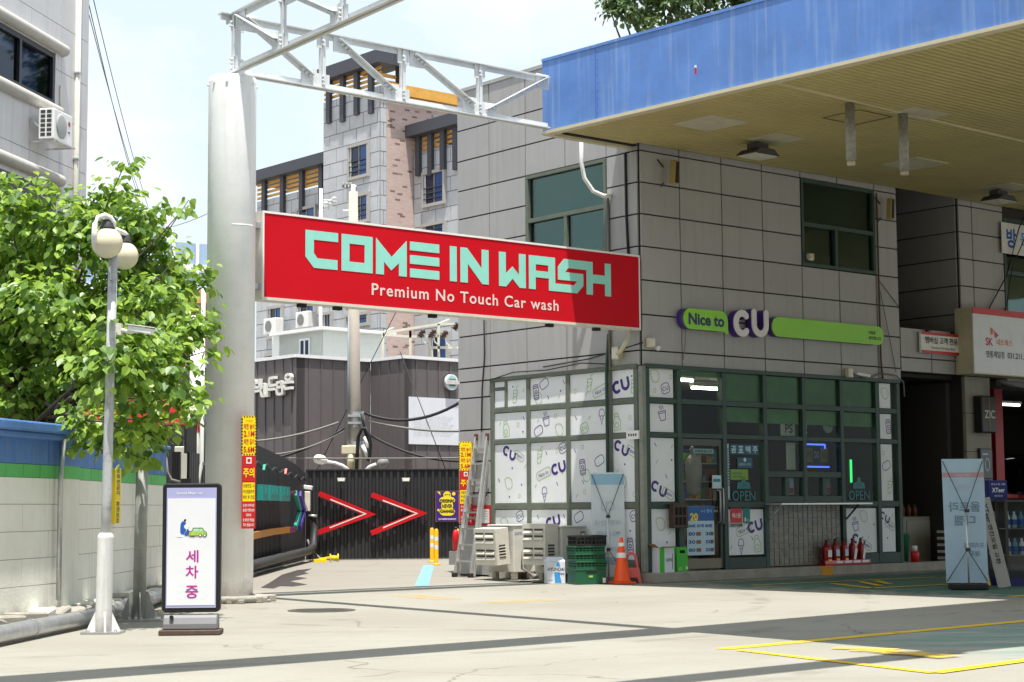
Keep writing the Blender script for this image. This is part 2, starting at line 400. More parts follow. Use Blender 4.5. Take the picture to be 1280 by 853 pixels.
# painted markings: thin sheets 4 mm above the concrete
def worn_paint(name, col, keep=.45):
    m = D.materials.new(name); m.use_nodes = True
    n, l = m.node_tree.nodes, m.node_tree.links; b = n['Principled BSDF']; b.inputs['Roughness'].default_value = .8
    t = n.new('ShaderNodeTexCoord'); q = n.new('ShaderNodeTexNoise'); q.inputs['Scale'].default_value = 5; q.inputs['Detail'].default_value = 9; q.inputs['Roughness'].default_value = .75
    l.new(t.outputs['Object'], q.inputs['Vector'])
    r_ = n.new('ShaderNodeMapRange'); r_.inputs['From Min'].default_value = keep - .12; r_.inputs['From Max'].default_value = keep + .1; l.new(q.outputs['Fac'], r_.inputs['Value'])
    r_.inputs['To Min'].default_value = .12; r_.inputs['To Max'].default_value = .95
    l.new(r_.outputs['Result'], b.inputs['Alpha']); b.inputs['Base Color'].default_value = (*col, 1); return m
PY = worn_paint('worn_yellow_paint', (.72, .46, .015), .36); PY2 = worn_paint('faded_yellow_paint', (.60, .40, .10), .60)
PB = worn_paint('worn_blue_paint', (.22, .50, .66), .45); PR = worn_paint('orange_paint', (.62, .28, .02), .30)
def strip(name, pts, w, m, z=.004):
    P = [gd(*p) for p in pts]; s = MB()
    for a, b in zip(P, P[1:]):
        d = (b - a).normalized(); nn = Vector((-d.y, d.x, 0)) * w / 2
        s.face([(c.x, c.y, z) for c in (a - nn, b - nn, b + nn, a + nn)], m)
    s.build(name, kind='structure')
strip('lane_marking', [(902, 812), (1295, 775.5)], .16, PY)
strip('lane_marking', [(925, 813.5), (1168, 842)], .11, PY, .006)
strip('lane_marking', [(1168, 842), (1300, 824)], .14, PY, .008)
PYP = worn_paint('patchy_yellow_paint', (.70, .44, .02), .50)
strip('lane_marking', [(1042, 811), (1120, 813.5)], .22, PYP, .010)
strip('lane_marking', [(1062, 814.5), (1130, 816)], .16, PYP, .012)
strip('lane_marking', [(1095, 815.5), (1190, 823)], .30, PYP, .014)
strip('lane_marking', [(940, 732), (1170, 722)], .12, PY, .006)
strip('lane_marking', [(1040, 730), (1090, 736), (1190, 731)], .12, PY, .008)
strip('lane_marking', [(1075, 728), (1100, 733)], .12, PY, .010)
strip('lane_marking', [(1095, 727), (1112, 731)], .12, PY, .012)
strip('lane_marking', [(1180, 722), (1215, 726)], .12, PY, .004)
strip('lane_marking', [(1262, 746), (1300, 744)], .16, PY, .004)
strip('lane_marking', [(500, 744), (565, 750)], .5, PY2, .004)
strip('lane_marking', [(610, 754), (690, 750)], .6, PY2, .004)
strip('lane_marking', [(536, 707), (527, 733)], .22, PB, .004)
# dark jagged patch in the alley
M_patch = flat('alley_patch', (52, 42, 36), .55, var=.3)
s = MB(); s.face([(q.x, q.y, .004) for q in [gd(*p) for p in [(326, 735), (340, 727), (352, 719), (372, 713), (390, 711), (380, 715.5), (386, 717), (368, 721), (384, 723), (362, 727), (384, 731), (366, 733.5), (350, 733), (342, 736)]]], M_patch); s.build('ground_patch', kind='structure')
# manhole cover
mh = gd(402, 763.5); s = MB(); s.lathe([(.41, 0), (.41, .008), (.36, .008), (.36, .005)], flat('cast_iron', (95, 92, 85), .6, .5, dirt=.4), n=28)
for i in range(-3, 4): s.box(-.3, .3, i * .09 - .02, i * .09 + .02, .005, .009, MATS['cast_iron'])
s.build('manhole_cover', None, 'round grey manhole cover set in the pale concrete', 'manhole', loc=mh, rz=20)
# ------------------------------------------------------------------ the shop building
def panel_mat():
    m = mat('grey_aluminium_panel', (.41, .40, .395), .5, .0, var=.05, island=.045, scale=.9, streak=.38, dirtcol=(.29, .255, .20), dirt=.16, spec=.4); return m
M_panel = panel_mat(); M_joint = flat('panel_joint', (50, 46, 42), .8)
M_pane2 = glass('upper_window_glass', (.40, .62, .54), .9)
M_pane = glass('shop_window_glass', (.66, .74, .68), .1)
STORE = thing('shop_building', 'two storey grey panelled shop building with green framed shop windows and white films', 'shop', S0, SA)
GAP = .013
def clad(mb, xs, zs, skip=(), y0=-.03, y1=.0):
    for a, b in zip(xs, xs[1:]):
        for c, d in zip(zs, zs[1:]):
            mx_, mz_ = (a + b) / 2, (c + d) / 2
            if any(p <= mx_ <= q and r_ <= mz_ <= t_ for p, q, r_, t_ in skip): continue
            j_ = rnd.uniform(-.002, .002); mb.box(a + GAP, b - GAP, y0 + j_, y1, c + GAP, d - GAP, M_panel)
ZS = [3.53, 3.78, 4.37, 4.94, 5.5, 6.04, 6.57, 7.10, 7.66, 8.24, 8.98]
XF = [0.0, .91, 1.93, 2.96, 3.98, 5.0, 6.06, 6.72]
mb = MB()
clad(mb, XF, ZS, [(3.98, 6.06, 5.5, 7.1)])
mb.box(.01, 3.98, .0, .22, 3.53, 8.96, M_joint); mb.box(6.06, 6.71, .0, .22, 3.53, 8.96, M_joint)
mb.box(3.98, 6.06, .0, .22, 3.53, 5.49, M_joint); mb.box(3.98, 6.06, .0, .22, 7.11, 8.96, M_joint)
# side wall, local x = -b
SX = Matrix.Rotation(R(-90), 4, 'Z')
XB = [-4.85, -3.9, -2.87, -1.81, -.76, -.012]
mb.X = SX
clad(mb, XB, ZS, [(-2.87, -.76, 5.5, 7.1)])
clad(mb, [-4.85, -3.9], [.02, .93, 1.5, 2.07, 2.64, 3.23, 3.53])
mb.box(-4.84, -2.87, 0, .22, 3.53, 8.96, M_joint); mb.box(-.76, -.23, 0, .22, 3.53, 8.96, M_joint)
mb.box(-2.87, -.76, 0, .22, 3.53, 5.49, M_joint); mb.box(-2.87, -.76, 0, .22, 7.11, 8.96, M_joint)
mb.box(-4.84, -3.9, 0, .22, .0, 3.53, M_joint)
mb.X = Matrix.Identity(4)
mb.box(.23, 6.7, 4.63, 4.84, 0, 8.96, M_joint); mb.box(6.52, 6.70, .23, 4.6, .0, 8.96, M_joint)
mb.build('wall', STORE)
mb = MB(); mb.box(.23, 6.5, .23, 4.6, 8.6, 8.8, M_joint); mb.box(-.05, 6.74, -.05, .25, 8.965, 9.03, M_panel); mb.box(-.05, .25, .26, 4.88, 8.965, 9.03, M_panel); mb.build('roof', STORE)
mb = MB(); mb.box(.23, 6.5, .23, 4.6, 3.56, 3.75, flat('ceiling_board', (170, 165, 150), .8)); mb.box(.23, 6.5, .23, 4.6, .05, .17, flat('shop_floor', (90, 84, 76), .35)); mb.build('floor', STORE)
# upper windows
def upper_window(X, x0, x1, z0, z1, zm, xm, fm):
    f = MB(); f.X = X; t = .06
    f.box(x0, x1, -.045, .08, z0, z0 + t, fm); f.box(x0, x1, -.045, .08, z1 - t, z1, fm)
    f.box(x0, x0 + t, -.043, .08, z0 + t, z1 - t, fm); f.box(x1 - t, x1, -.043, .08, z0 + t, z1 - t, fm)
    f.box(x0 + t, x1 - t, -.04, .06, zm - .035, zm + .035, fm); f.box(xm - .035, xm + .035, -.038, .06, z0 + t, zm - .035, fm)
    w = f.build('window', STORE)
    g = MB(); g.X = X
    g.box(x0 + t, x1 - t, .02, .028, zm + .035, z1 - t, M_pane2); g.box(x0 + t, xm - .035, .03, .038, z0 + t, zm - .035, M_pane2); g.box(xm + .035, x1 - t, .01, .018, z0 + t, zm - .035, M_pane2)
    g.build('pane', w)
    k = MB(); k.X = X                               # blinds and the dim room just behind the panes
    k.box(x0 + .05, x1 - .05, .20, .215, zm + .1, z1, flat('drawn_blind', (92, 112, 104), .8))
    k.box(x0 + .05, x1 - .05, .5, .52, z0, z1, flat('dim_room', (54, 52, 48), .9))
    k.box(x0 + .9, x1 - .1, .30, .36, z0 + .06, z0 + .30, flat('stored_boxes', (150, 145, 130), .8))
    k.build('window_backing', w)
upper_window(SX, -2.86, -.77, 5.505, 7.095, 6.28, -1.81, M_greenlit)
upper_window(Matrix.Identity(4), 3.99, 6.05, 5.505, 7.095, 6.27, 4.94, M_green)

# ---- shop window frames
ZR = [(.17, .36), (1.20, 1.30), (2.36, 2.44), (2.92, 3.01), (3.49, 3.56)]
def frame(X, xs, fm, y0=-.06, y1=.06, skip=(), wide=.05):
    f = MB(); f.X = X
    for x in xs: f.box(x - wide, x + wide, y0, y1, 1.27 if x == 3.92 else .17, 3.49, fm)
    for a, b in zip(xs, xs[1:]):
        for z0, z1 in ZR:
            if z1 > 3.5: continue
            if any(p <= (a + b) / 2 <= q and r_ <= z0 <= t_ for p, q, r_, t_ in skip): continue
            f.box(a + wide, b - wide, y0 + .004, y1 - .004, z0, z1, fm)
    f.box(xs[0] - wide, xs[-1] + wide, y0 - .02, y1, 3.49, 3.56, fm)
    return f
MX = [.80, 1.88, 2.90, 3.92, 4.95, 5.96, 6.58]
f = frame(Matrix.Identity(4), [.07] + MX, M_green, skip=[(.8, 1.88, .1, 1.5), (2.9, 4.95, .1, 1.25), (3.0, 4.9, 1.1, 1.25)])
f.box(2.95, 4.90, -.05, .05, 1.28, 1.40, M_green); f.box(2.95, 4.90, -.05, .05, 1.72, 1.83, M_green)
for x in (3.44, 3.90, 4.44): f.box(x - .05, x + .05, -.048, .05, 1.40, 1.72, M_green)
f.build('window_frame', STORE, bevel=.006)
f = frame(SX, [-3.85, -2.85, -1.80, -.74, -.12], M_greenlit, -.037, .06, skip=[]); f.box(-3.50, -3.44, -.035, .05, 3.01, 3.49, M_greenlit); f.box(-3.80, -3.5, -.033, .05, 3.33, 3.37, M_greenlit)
f.box(-3.9, -.1, -.10, .25, 0.0, .168, M_concrete)
f.build('window_frame', STORE, bevel=.006)
cp_ = MB(); cp_.box(-.07, .02, -.075, .02, .17, 3.52, mat('peeling_corner_post', (.25, .26, .22), .6, var=.2, scale=3, dirt=.6, dirtcol=(.05, .13, .10))); cp_.build('corner_post', STORE, bevel=.008)
# panes
g = MB()
for a, b in zip([.07] + MX, MX):
    for (z0, z1) in ((.36, 1.20), (1.30, 2.36), (2.44, 2.92), (3.01, 3.49)):
        if z1 < 2.4 and .8 < (a + b) / 2 < 1.88: continue
        if z1 < 1.25 and 2.9 < (a + b) / 2 < 4.95: continue
        if z1 < 2.4 and 2.9 < (a + b) / 2 < 4.95: continue
        g.face([(a + .05, 0, z0), (b - .05, 0, z0), (b - .05, 0, z1), (a + .05, 0, z1)], M_pane)
for a, b in ((2.95, 3.87), (3.97, 4.90)): g.face([(a, 0, 1.83), (b, 0, 1.83), (b, 0, 2.36), (a, 0, 2.36)], M_pane)
for a, b in ((2.95, 3.39), (3.49, 3.85), (3.95, 4.39), (4.49, 4.90)): g.face([(a, 0, 1.40), (b, 0, 1.40), (b, 0, 1.72), (a, 0, 1.72)], M_pane)
g.build('pane', STORE)
# green sun film behind the upper panes
M_sunfilm = mat('green_sun_film', (.11, .27, .09), .55, var=.3, scale=1.4)
k = MB()
for a, b in zip(MX[1:], MX[2:6]):
    k.box(a + .055, b - .055, .02, .024, 3.015, 3.485, M_sunfilm)
    k.box(a + .055, b - .055, .02, .024, 2.66, 2.915, M_sunfilm)
k.box(.86, 1.82, .02, .024, 3.40, 3.485, M_sunfilm)
k.build('sun_film', STORE)

# ---- printed white films with their doodles
PF = Fm(S0, SA); PW = Fm(S0, SA - 90)
def arc(cx_, cz_, r, a0, a1, n=12, rz=None): return [(cx_ + r * math.cos(R(a0 + (a1 - a0) * i / n)), cz_ + (rz or r) * math.sin(R(a0 + (a1 - a0) * i / n))) for i in range(n + 1)]
def rot(pts, c, a): ca, sa = math.cos(R(a)), math.sin(R(a)); return [(c[0] + (x - c[0]) * ca - (z - c[1]) * sa, c[1] + (x - c[0]) * sa + (z - c[1]) * ca) for x, z in pts]
def capsule(x, z, w, h, n=6, r=None):
    r = r if r is not None else h / 2; o = []
    for cx_, cz_, a in ((x + w / 2 - r, z + h / 2 - r, 0), (x - w / 2 + r, z + h / 2 - r, 90), (x - w / 2 + r, z - h / 2 + r, 180), (x + w / 2 - r, z - h / 2 + r, 270)): o += arc(cx_, cz_, r, a, a + 90, n)
    return o
def doodle(mb, kind, x, z, y, k=1.0):
    P, G = M_purple, M_lime; t = .014
    green = kind.endswith('_g'); m = G if green else P; kd = kind.replace('_g', '')
    c = (x, z)
    def line(pts, w=t, closed=False, mm=None, a=0): mb.ribbon(rot(pts, c, a), w, y, mm or m, closed)
    if kd == 'cu':
        k *= 1.0; a = 14
        line(arc(x - .10 * k, z - .02 * k, .075 * k, 45, 315, 16), .05 * k, False, P, a)
        line([(x + .02 * k, z + .07 * k)] + arc(x + .09 * k, z - .03 * k, .07 * k, 180, 360, 12) + [(x + .16 * k, z + .07 * k)], .05 * k, False, P, a)
    elif kd == 'cud':
        line(arc(x - .10 * k, z + .02 * k, .07 * k, 45, 315, 16), .045 * k, False, P, -22)
        line([(x + .02 * k, z + .08 * k)] + arc(x + .09 * k, z, .065 * k, 180, 360, 12) + [(x + .155 * k, z + .08 * k)], .045 * k, False, P, -22)
    elif kd == 'nice':
        line(capsule(x, z, .38, .15, r=.06), .012, True, G, 18); mb.text('Nice to', P, x, z, y - .0015, .075, .26, rot=R(18))
    elif kd == 'again':
        line(capsule(x, z, .27, .13, r=.05), .011, True, G, -28); mb.text('Again', P, x, z, y - .0015, .07, .18, rot=R(-28))
    elif kd == 'dot': mb.disc(x, z, .017, y, P, n=12)
    elif kd == 'ring': line(capsule(x, z, .05, .07, r=.02), .008, True, G, -10)
    elif kd == 'dash': mb.ribbon(rot([(x, z - .04), (x, z + .04)], c, 30 if not green else -35), .013, y, m)
    elif kd == 'badge':
        line(capsule(x, z, .19, .17, r=.06), .012, True, m, 20)
        line(arc(x - .035, z, .03, 45, 315, 10), .012, False, m, 20); line([(x + .012, z + .03)] + arc(x + .04, z - .005, .027, 180, 360, 8) + [(x + .067, z + .03)], .012, False, m, 20)
    elif kd == 'leaf': line([(x - .085, z + .10)] + arc(x, z - .02, .09, 165, 330, 12) + arc(x + .0, z + .01, .09, -5, 75, 6) + [(x - .03, z + .115)], .011, True, G, 20)
    elif kd == 'bag': line(capsule(x, z, .23, .15, 6, .062), .013, True, m, 24)
    elif kd == 'cone':
        line(arc(x, z + .05, .062, -20, 200, 12) + [(x - .07, z + .005), (x - .03, z - .015), (x, z + .005), (x + .03, z - .015), (x + .07, z + .005)], .012, True, m)
        line([(x - .04, z - .02), (x, z - .15), (x + .04, z - .02)], .012); line([(x - .02, z - .06), (x + .025, z - .04)], .009)
    elif kd == 'noodle':
        line([(x - .085, z + .03), (x - .055, z - .12), (x + .055, z - .12), (x + .085, z + .03)], .013, True, m, 12); line([(x - .08, z), (x + .08, z)], .011, False, m, 12)
        for dx in (-.035, 0, .035): line([(x + dx, z + .055), (x + dx + .012, z + .08), (x + dx - .008, z + .105), (x + dx + .006, z + .13)], .01, False, m, 12)
    elif kd == 'drink':
        line([(x - .055, z + .09), (x - .035, z - .13), (x + .045, z - .12), (x + .065, z + .1)], .012, True, m, -10); line([(x - .05, z + .03), (x + .055, z + .04)], .010, False, m, -10)
        line([(x + .01, z + .09), (x + .03, z + .17), (x + .075, z + .18)], .011, False, m, -10); line([(x - .04, z - .05), (x + .05, z + .01)], .012, False, m, -10)
    elif kd == 'can':
        line(capsule(x, z, .13, .26, r=.035), .014, True, m, 6); line([(x - .06, z + .07), (x + .06, z + .07)], .014, False, m, 6); line([(x - .06, z - .06), (x + .06, z - .06)], .014, False, m, 6); line(arc(x, z, .03, 0, 360, 10), .014, False, m)
        for q in (-.1, .1): line([(x - .05, z + q), (x + .05, z + q)], .012, False, m, 6)
    elif kd == 'bottle':
        line([(x - .045, z + .15), (x - .05, z + .08), (x - .085, z + .02), (x - .08, z - .12), (x + .07, z - .13), (x + .085, z + .01), (x + .045, z + .08), (x + .04, z + .15)], .012, True, G, 8)
        line(arc(x - .005, z - .045, .045, 0, 360, 12), .011, False, G); line([(x - .045, z + .1), (x + .04, z + .1)], .011, False, G, 8)
z6 = lambda x, y: (600 + x / 4.265, 440 + y / 4.265)
z7 = lambda x, y: (800 + x / 3.045, 440 + y / 3.045)
z5 = lambda x, y: (560 + x / 4.2, 540 + y / 4.2)
SIDE = [('cud', 160, 527), ('again', 212, 555), ('dot', 175, 620), ('dash', 105, 685), ('dash_g', 245, 610), ('leaf', 157, 700), ('dot', 225, 708), ('ring', 213, 768), ('dot', 160, 792),
        ('cu', 422, 612), ('nice', 342, 650), ('badge', 450, 508), ('drink_g', 320, 555), ('dash', 357, 540), ('ring', 413, 527), ('dash', 415, 703), ('cone', 347, 757), ('dash_g', 445, 640), ('dash_g', 300, 715),
        ('ring', 550, 500), ('can', 550, 615), ('bag', 640, 580), ('leaf', 570, 657), ('dash', 553, 695), ('ring', 560, 745), ('dash', 510, 527), ('dash_g', 520, 780),
        ('cud', 757, 497), ('again', 812, 530), ('dot', 775, 600), ('leaf', 763, 690), ('dot', 838, 693), ('ring', 825, 760), ('dash_g', 735, 640),
        ('bottle_g', 143, 415), ('ring', 207, 390), ('dot', 232, 427), ('dash', 236, 335), ('dash_g', 110, 385), ('noodle', 355, 345), ('ring', 405, 322), ('bag', 315, 425), ('leaf', 427, 418), ('dash_g', 313, 367),
        ('dash', 515, 352), ('dash_g', 587, 350), ('cone', 652, 340), ('badge_g', 560, 415), ('bottle_g', 733, 378), ('ring', 803, 352), ('dot', 832, 390), ('dash', 840, 300),
        ('dot', 178, 180), ('drink_g', 190, 262), ('dash_g', 235, 205), ('bag', 345, 168), ('dash', 450, 158), ('dot', 432, 208), ('can', 302, 215), ('leaf', 315, 252), ('dash', 367, 247), ('dash_g', 425, 255),
        ('drink_g', 585, 155), ('nice', 648, 213), ('ring', 510, 210), ('dash_g', 570, 225), ('cu', 755, 172, 1.1), ('dot', 812, 122), ('drink_g', 822, 205), ('dash_g', 840, 160)]
SIDE2 = [('badge', 380, 432), ('leaf', 285, 410), ('cu', 555, 465), ('dash', 475, 445), ('dash', 612, 432), ('bag', 690, 447), ('dot', 772, 432), ('drink_g', 775, 505), ('dash_g', 700, 560), ('badge', 980, 432), ('dash_g', 990, 565), ('ring', 1005, 480), ('dot', 960, 520), ('leaf', 300, 480), ('can', 960, 600)]
FRONT6 = [('leaf', 930, 125), ('badge', 985, 195), ('ring', 1018, 128), ('ring', 928, 218), ('noodle', 967, 325), ('dash', 932, 493), ('dash_g', 1020, 505), ('dash_g', 940, 585), ('dot', 1018, 577), ('dash', 990, 665), ('cud', 950, 735), ('again', 1000, 768)]
FRONT7 = [('leaf', 77, 655), ('dot', 100, 725), ('dash_g', 110, 690), ('nice', 392, 678), ('cu', 436, 658), ('dash', 425, 710), ('dash_g', 345, 745), ('cone', 383, 752), ('bottle_g', 445, 752), ('leaf', 850, 625), ('noodle', 817, 655), ('dot', 888, 657), ('cud', 830, 722), ('again', 862, 742), ('dash_g', 868, 705),
          ('cud', 930, 632, .8), ('again', 950, 660), ('dot', 940, 708), ('dash_g', 960, 620), ('leaf', 930, 158), ('can', 945, 285), ('bag', 936, 433), ('drink_g', 952, 512), ('dash_g', 960, 470), ('ring', 925, 385)]
def films(X, PM, rects, lists):
    pts = []
    for fn, lst in lists:
        for d in lst: q = PM.p(*fn(d[1], d[2])); pts.append((d[0], q[0], q[1], d[3] if len(d) > 3 else 1.0))
    for (x0, x1, z0, z1) in rects:
        mb = MB(); mb.X = X; mb.box(x0, x1, -.012, -.006, z0, z1, M_film)
        for kd, x, z, k in pts:
            if x0 < x < x1 and z0 < z < z1:
                w = {'nice': .20, 'cu': .2, 'cud': .2, 'again': .14, 'badge': .11, 'bag': .14, 'bottle': .10, 'can': .08, 'leaf': .11, 'noodle': .11, 'drink': .09}.get(kd.replace('_g', ''), .05)
                h = {'cud': .17, 'cu': .14, 'bottle': .17, 'drink': .19, 'can': .15, 'noodle': .15, 'cone': .16, 'again': .13, 'nice': .15}.get(kd.replace('_g', ''), .11)
                if x1 - x0 > 2 * w: x = min(max(x, x0 + w), x1 - w)
                if z1 - z0 > 2 * h: z = min(max(z, z0 + h), z1 - h)
                doodle(mb, kd, x, z, -.0145, k)
        mb.build('window_film', STORE)
rs = []
for i, (a, b) in enumerate(((-3.80, -2.90), (-2.80, -1.85), (-1.75, -.79), (-.69, -.06))):
    for z0, z1 in ((.37, 1.19), (1.31, 2.35), (2.45, 2.91), (3.02, 3.48)):
        rs.append((a if not (i == 0 and z0 > 3) else -3.43, b, z0, z1))
rs.append((-3.79, -3.51, 3.02, 3.32)); rs.append((-3.79, -3.51, 3.38, 3.48))
films(SX, PW, rs, [(z6, SIDE), (z5, SIDE2)])
films(Matrix.Identity(4), PF, [(.14, .70, .37, 1.19), (.14, .70, 1.31, 2.35), (.14, .70, 2.45, 2.91), (.14, .70, 3.02, 3.48), (1.94, 2.84, .40, 1.17), (5.01, 5.90, .37, 1.17), (6.05, 6.44, .37, 1.17), (6.08, 6.40, 1.31, 2.35), (6.08, 6.40, 2.45, 2.91), (6.08, 6.40, 3.02, 3.48)], [(z6, FRONT6), (z7, FRONT7)])

# ---- glass brick panel under the serving hatch
M_gb = mat('glass_brick', (.20, .19, .155), .25, var=.35, scale=7, bump=.6, bscale=22); M_grout = flat('grout', (168, 160, 140), .8)
mb = MB(); mb.box(2.96, 4.89, .0, .08, .19, 1.26, M_grout)
nx, nz_ = 15, 8
for i in range(nx):
    for j in range(nz_):
        a, c = 2.97 + i * 1.91 / nx, .20 + j * 1.05 / nz_
        mb.box(a + .008, a + 1.91 / nx - .008, -.02, -.001, c + .008, c + 1.05 / nz_ - .008, M_gb)
mb.build('glass_brick_panel', STORE)
mb = MB(); mb.box(2.86, 5.30, -.42, -.06, 1.245, 1.272, M_alu); mb.bar((2.95, -.07, .98), (2.95, -.36, 1.24), .03, .02, M_alu); mb.bar((4.98, -.07, .98), (4.98, -.36, 1.24), .03, .02, M_black); mb.build('counter_shelf', STORE)
# ---- door
M_doorfr = flat('door_frame', (70, 74, 70), .4, .5)
d = MB()
for a, b in ((.86, .90), (1.76, 1.82)): d.box(a, b, -.03, .03, .20, 2.35, M_doorfr)
d.box(.90, 1.76, -.03, .03, .20, .36, flat('kick_plate', (120, 114, 100), .4, .4)); d.box(.90, 1.76, -.03, .03, 2.24, 2.35, M_doorfr)
door = d.build('door', STORE)
g = MB(); g.face([(.9, 0, .36), (1.76, 0, .36), (1.76, 0, 2.24), (.9, 0, 2.24)], M_pane); g.build('pane', door)
h = MB(); h.tube([(1.70, -.03, .95), (1.70, -.09, .97), (1.70, -.09, 1.48), (1.70, -.03, 1.50)], .014, M_steel); h.tube([(1.79, -.03, .92), (1.79, -.08, .94), (1.79, -.08, 1.52), (1.79, -.03, 1.54)], .014, M_steel); h.build('handle', door)
# kerb-like step along the front
mb = MB(); mb.box(-.06, 8.6, -.26, .055, .0, .165, M_concrete); mb.build('step', STORE, bevel=.012)
mb = MB(); mb.box(4.05, 4.35, -.264, -.05, .004, .169, PR); mb.build('painted_edge', STORE)

# ---- continuation: recess, parapet, tall bay, garage
ANNEX = thing('service_building', 'grey panelled service bay building with a dark stair recess and open garage', 'building', fr(6.73, 0), SA)
mb = MB()
X0, X1, X2 = 0.0, 1.92, 3.40
clad(mb, [X0 + .0, .94, X1], [3.73, 4.0, 4.57])
mb.box(X0, X1, .0, .2, 3.73, 4.55, M_joint)
clad(mb, [X1, 2.36, X2], [3.73, 4.37, 4.94, 5.5, 6.04, 6.57, 7.10, 7.66])
mb.box(X1 + .01, X2 - .01, .0, .25, 3.73, 7.6, M_joint)
# inner flank of the tall bay and the recess walls
mb.X = Matrix.Translation((X1, 0, 0)) @ SX
clad(mb, [-3.0, -1.5, -.02], [4.57, 4.94, 5.5, 6.04, 6.57, 7.10, 7.66]); mb.box(-3., -.03, .0, .2, 0, 7.6, M_joint)
mb.X = Matrix.Identity(4)
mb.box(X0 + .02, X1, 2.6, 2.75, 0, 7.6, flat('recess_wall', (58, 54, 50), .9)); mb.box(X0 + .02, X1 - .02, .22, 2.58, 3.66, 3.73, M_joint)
mb.box(X0 - .02, 17, -.28, 6, 7.61, 7.66, M_joint)
mb.build('wall', ANNEX)
M_pier = mat('beige_pier', (.30, .28, .235), .7, var=.1, scale=2, streak=.3)
mb = MB()
clad_zs = [.0, .75, 1.5, 2.25, 3.0, 3.72]
for c, d_ in zip(clad_zs, clad_zs[1:]): mb.box(1.95, 2.76, -.04, .9, c + .006, d_ - .006, M_pier)
mb.box(1.96, 2.75, -.03, .89, 0, 3.72, M_joint); mb.build('pier', ANNEX)
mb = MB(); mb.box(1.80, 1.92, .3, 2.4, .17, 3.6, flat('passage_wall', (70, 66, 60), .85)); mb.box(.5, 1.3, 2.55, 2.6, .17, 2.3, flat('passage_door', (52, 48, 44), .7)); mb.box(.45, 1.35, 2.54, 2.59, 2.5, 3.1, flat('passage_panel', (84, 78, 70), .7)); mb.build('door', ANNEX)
# garage opening
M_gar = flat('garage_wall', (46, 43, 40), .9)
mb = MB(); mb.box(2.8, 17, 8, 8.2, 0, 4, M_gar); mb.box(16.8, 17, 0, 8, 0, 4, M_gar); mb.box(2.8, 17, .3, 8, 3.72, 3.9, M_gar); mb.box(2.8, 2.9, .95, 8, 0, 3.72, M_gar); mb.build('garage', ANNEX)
mb = MB(); mb.box(3.40, 17, -.02, .25, 3.6, 4.9, M_panel); mb.box(3.40, 17, 0.0, .25, 7.0, 7.6, M_joint); mb.build('garage_lintel', ANNEX)
f = MB()
for (a, b, c, d_) in ((3.42, 9, 4.92, 5.0), (3.42, 9, 6.92, 7.0), (3.42, 3.50, 5.0, 6.92), (5.9, 6.0, 5.0, 6.92), (3.5, 9, 5.85, 5.93)): f.box(a, b, -.03, .1, c, d_, M_green)
w = f.build('window', ANNEX); g = MB(); g.box(3.5, 9, .03, .038, 5.0, 6.92, M_pane2); g.build('pane', w); g = MB(); g.box(3.45, 9, .6, .65, 4.9, 7, flat('dim_office', (80, 84, 80), .9)); g.build('window_backing', w)  # last sheet is coloured dim to stand in for the unlit office
# ------------------------------------------------------------------ canopy, lattice and column
M_fascia = mat('faded_blue_fascia', (.105, .235, .58), .5, var=.16, scale=1.1, streak=.62, dirtcol=(.34, .44, .60), dirt=.14)
def soffit_mat():
    m = mat('ribbed_soffit', (.47, .39, .165), .6, var=.12, scale=.7)
    n, l = m.node_tree.nodes, m.node_tree.links
    t = n.new('ShaderNodeTexCoord'); w = n.new('ShaderNodeTexWave'); w.bands_direction = 'Y'; w.inputs['Scale'].default_value = 2.6
    l.new(t.outputs['Object'], w.inputs['Vector']); b = n.new('ShaderNodeBump'); b.inputs['Strength'].default_value = .9; b.inputs['Distance'].default_value = .03
    l.new(w.outputs['Fac'], b.inputs['Height']); l.new(b.outputs['Normal'], n['Principled BSDF'].inputs['Normal']); return m
M_soffit = soffit_mat()
ZC, ZT = 7.17, 8.36
CAN = thing('canopy', 'wide station roof with faded blue fascia and ribbed beige underside', 'canopy', S0, SA)
# plan of the roof, (u, b)
C0 = (-1.85, .24); C1 = (-1.32, -9.05); C2 = (-8.35, -9.75); C3 = (-8.6, -13.2); 
plan = [C0, C1, C2, C3, (12.0, -13.0), (12.0, .24 - .27)]
plan = [C0, C1, C2, C3, (24, -13.2), (24, -.03), (-.03, -.03), (-.03, .24)]  # far end lengthened out of view to keep sun off the ground
def inset(pl, d):
    n = len(pl); o = []
    for i in range(n):
        p0, p1, p2 = (Vector(pl[(i + k) % n]) for k in (-1, 0, 1))
        a, b = (p1 - p0).normalized(), (p2 - p1).normalized()
        na, nb = Vector((-a.y, a.x)), Vector((-b.y, b.x)); q = na + nb; q = q / max(q.length_squared, 1e-6) * 2 * d
        o.append((p1.x + q.x, p1.y + q.y))
    return o
mb = MB(); mb.slab(inset(plan, .10), ZC + .02, ZC + .10, M_soffit); mb.build('soffit', CAN)
mb = MB(); mb.slab(inset(plan, .12), ZC + .5, ZT - .25, M_grey); mb.build('roof', CAN)
mb = MB()
for a, b in ((C0, C1), (C1, C2), (C2, C3), (C3, (24, -13.2))):
    p, q = Vector((*a, 0)), Vector((*b, 0)); d_ = (q - p).normalized()
    p = p + d_ * .0; mid = (ZC + ZT) / 2
    mb.bar((p.x, p.y, mid), (q.x, q.y, mid), .07, ZT - ZC - .04, M_fascia)
mb.build('fascia', CAN); mb = MB()
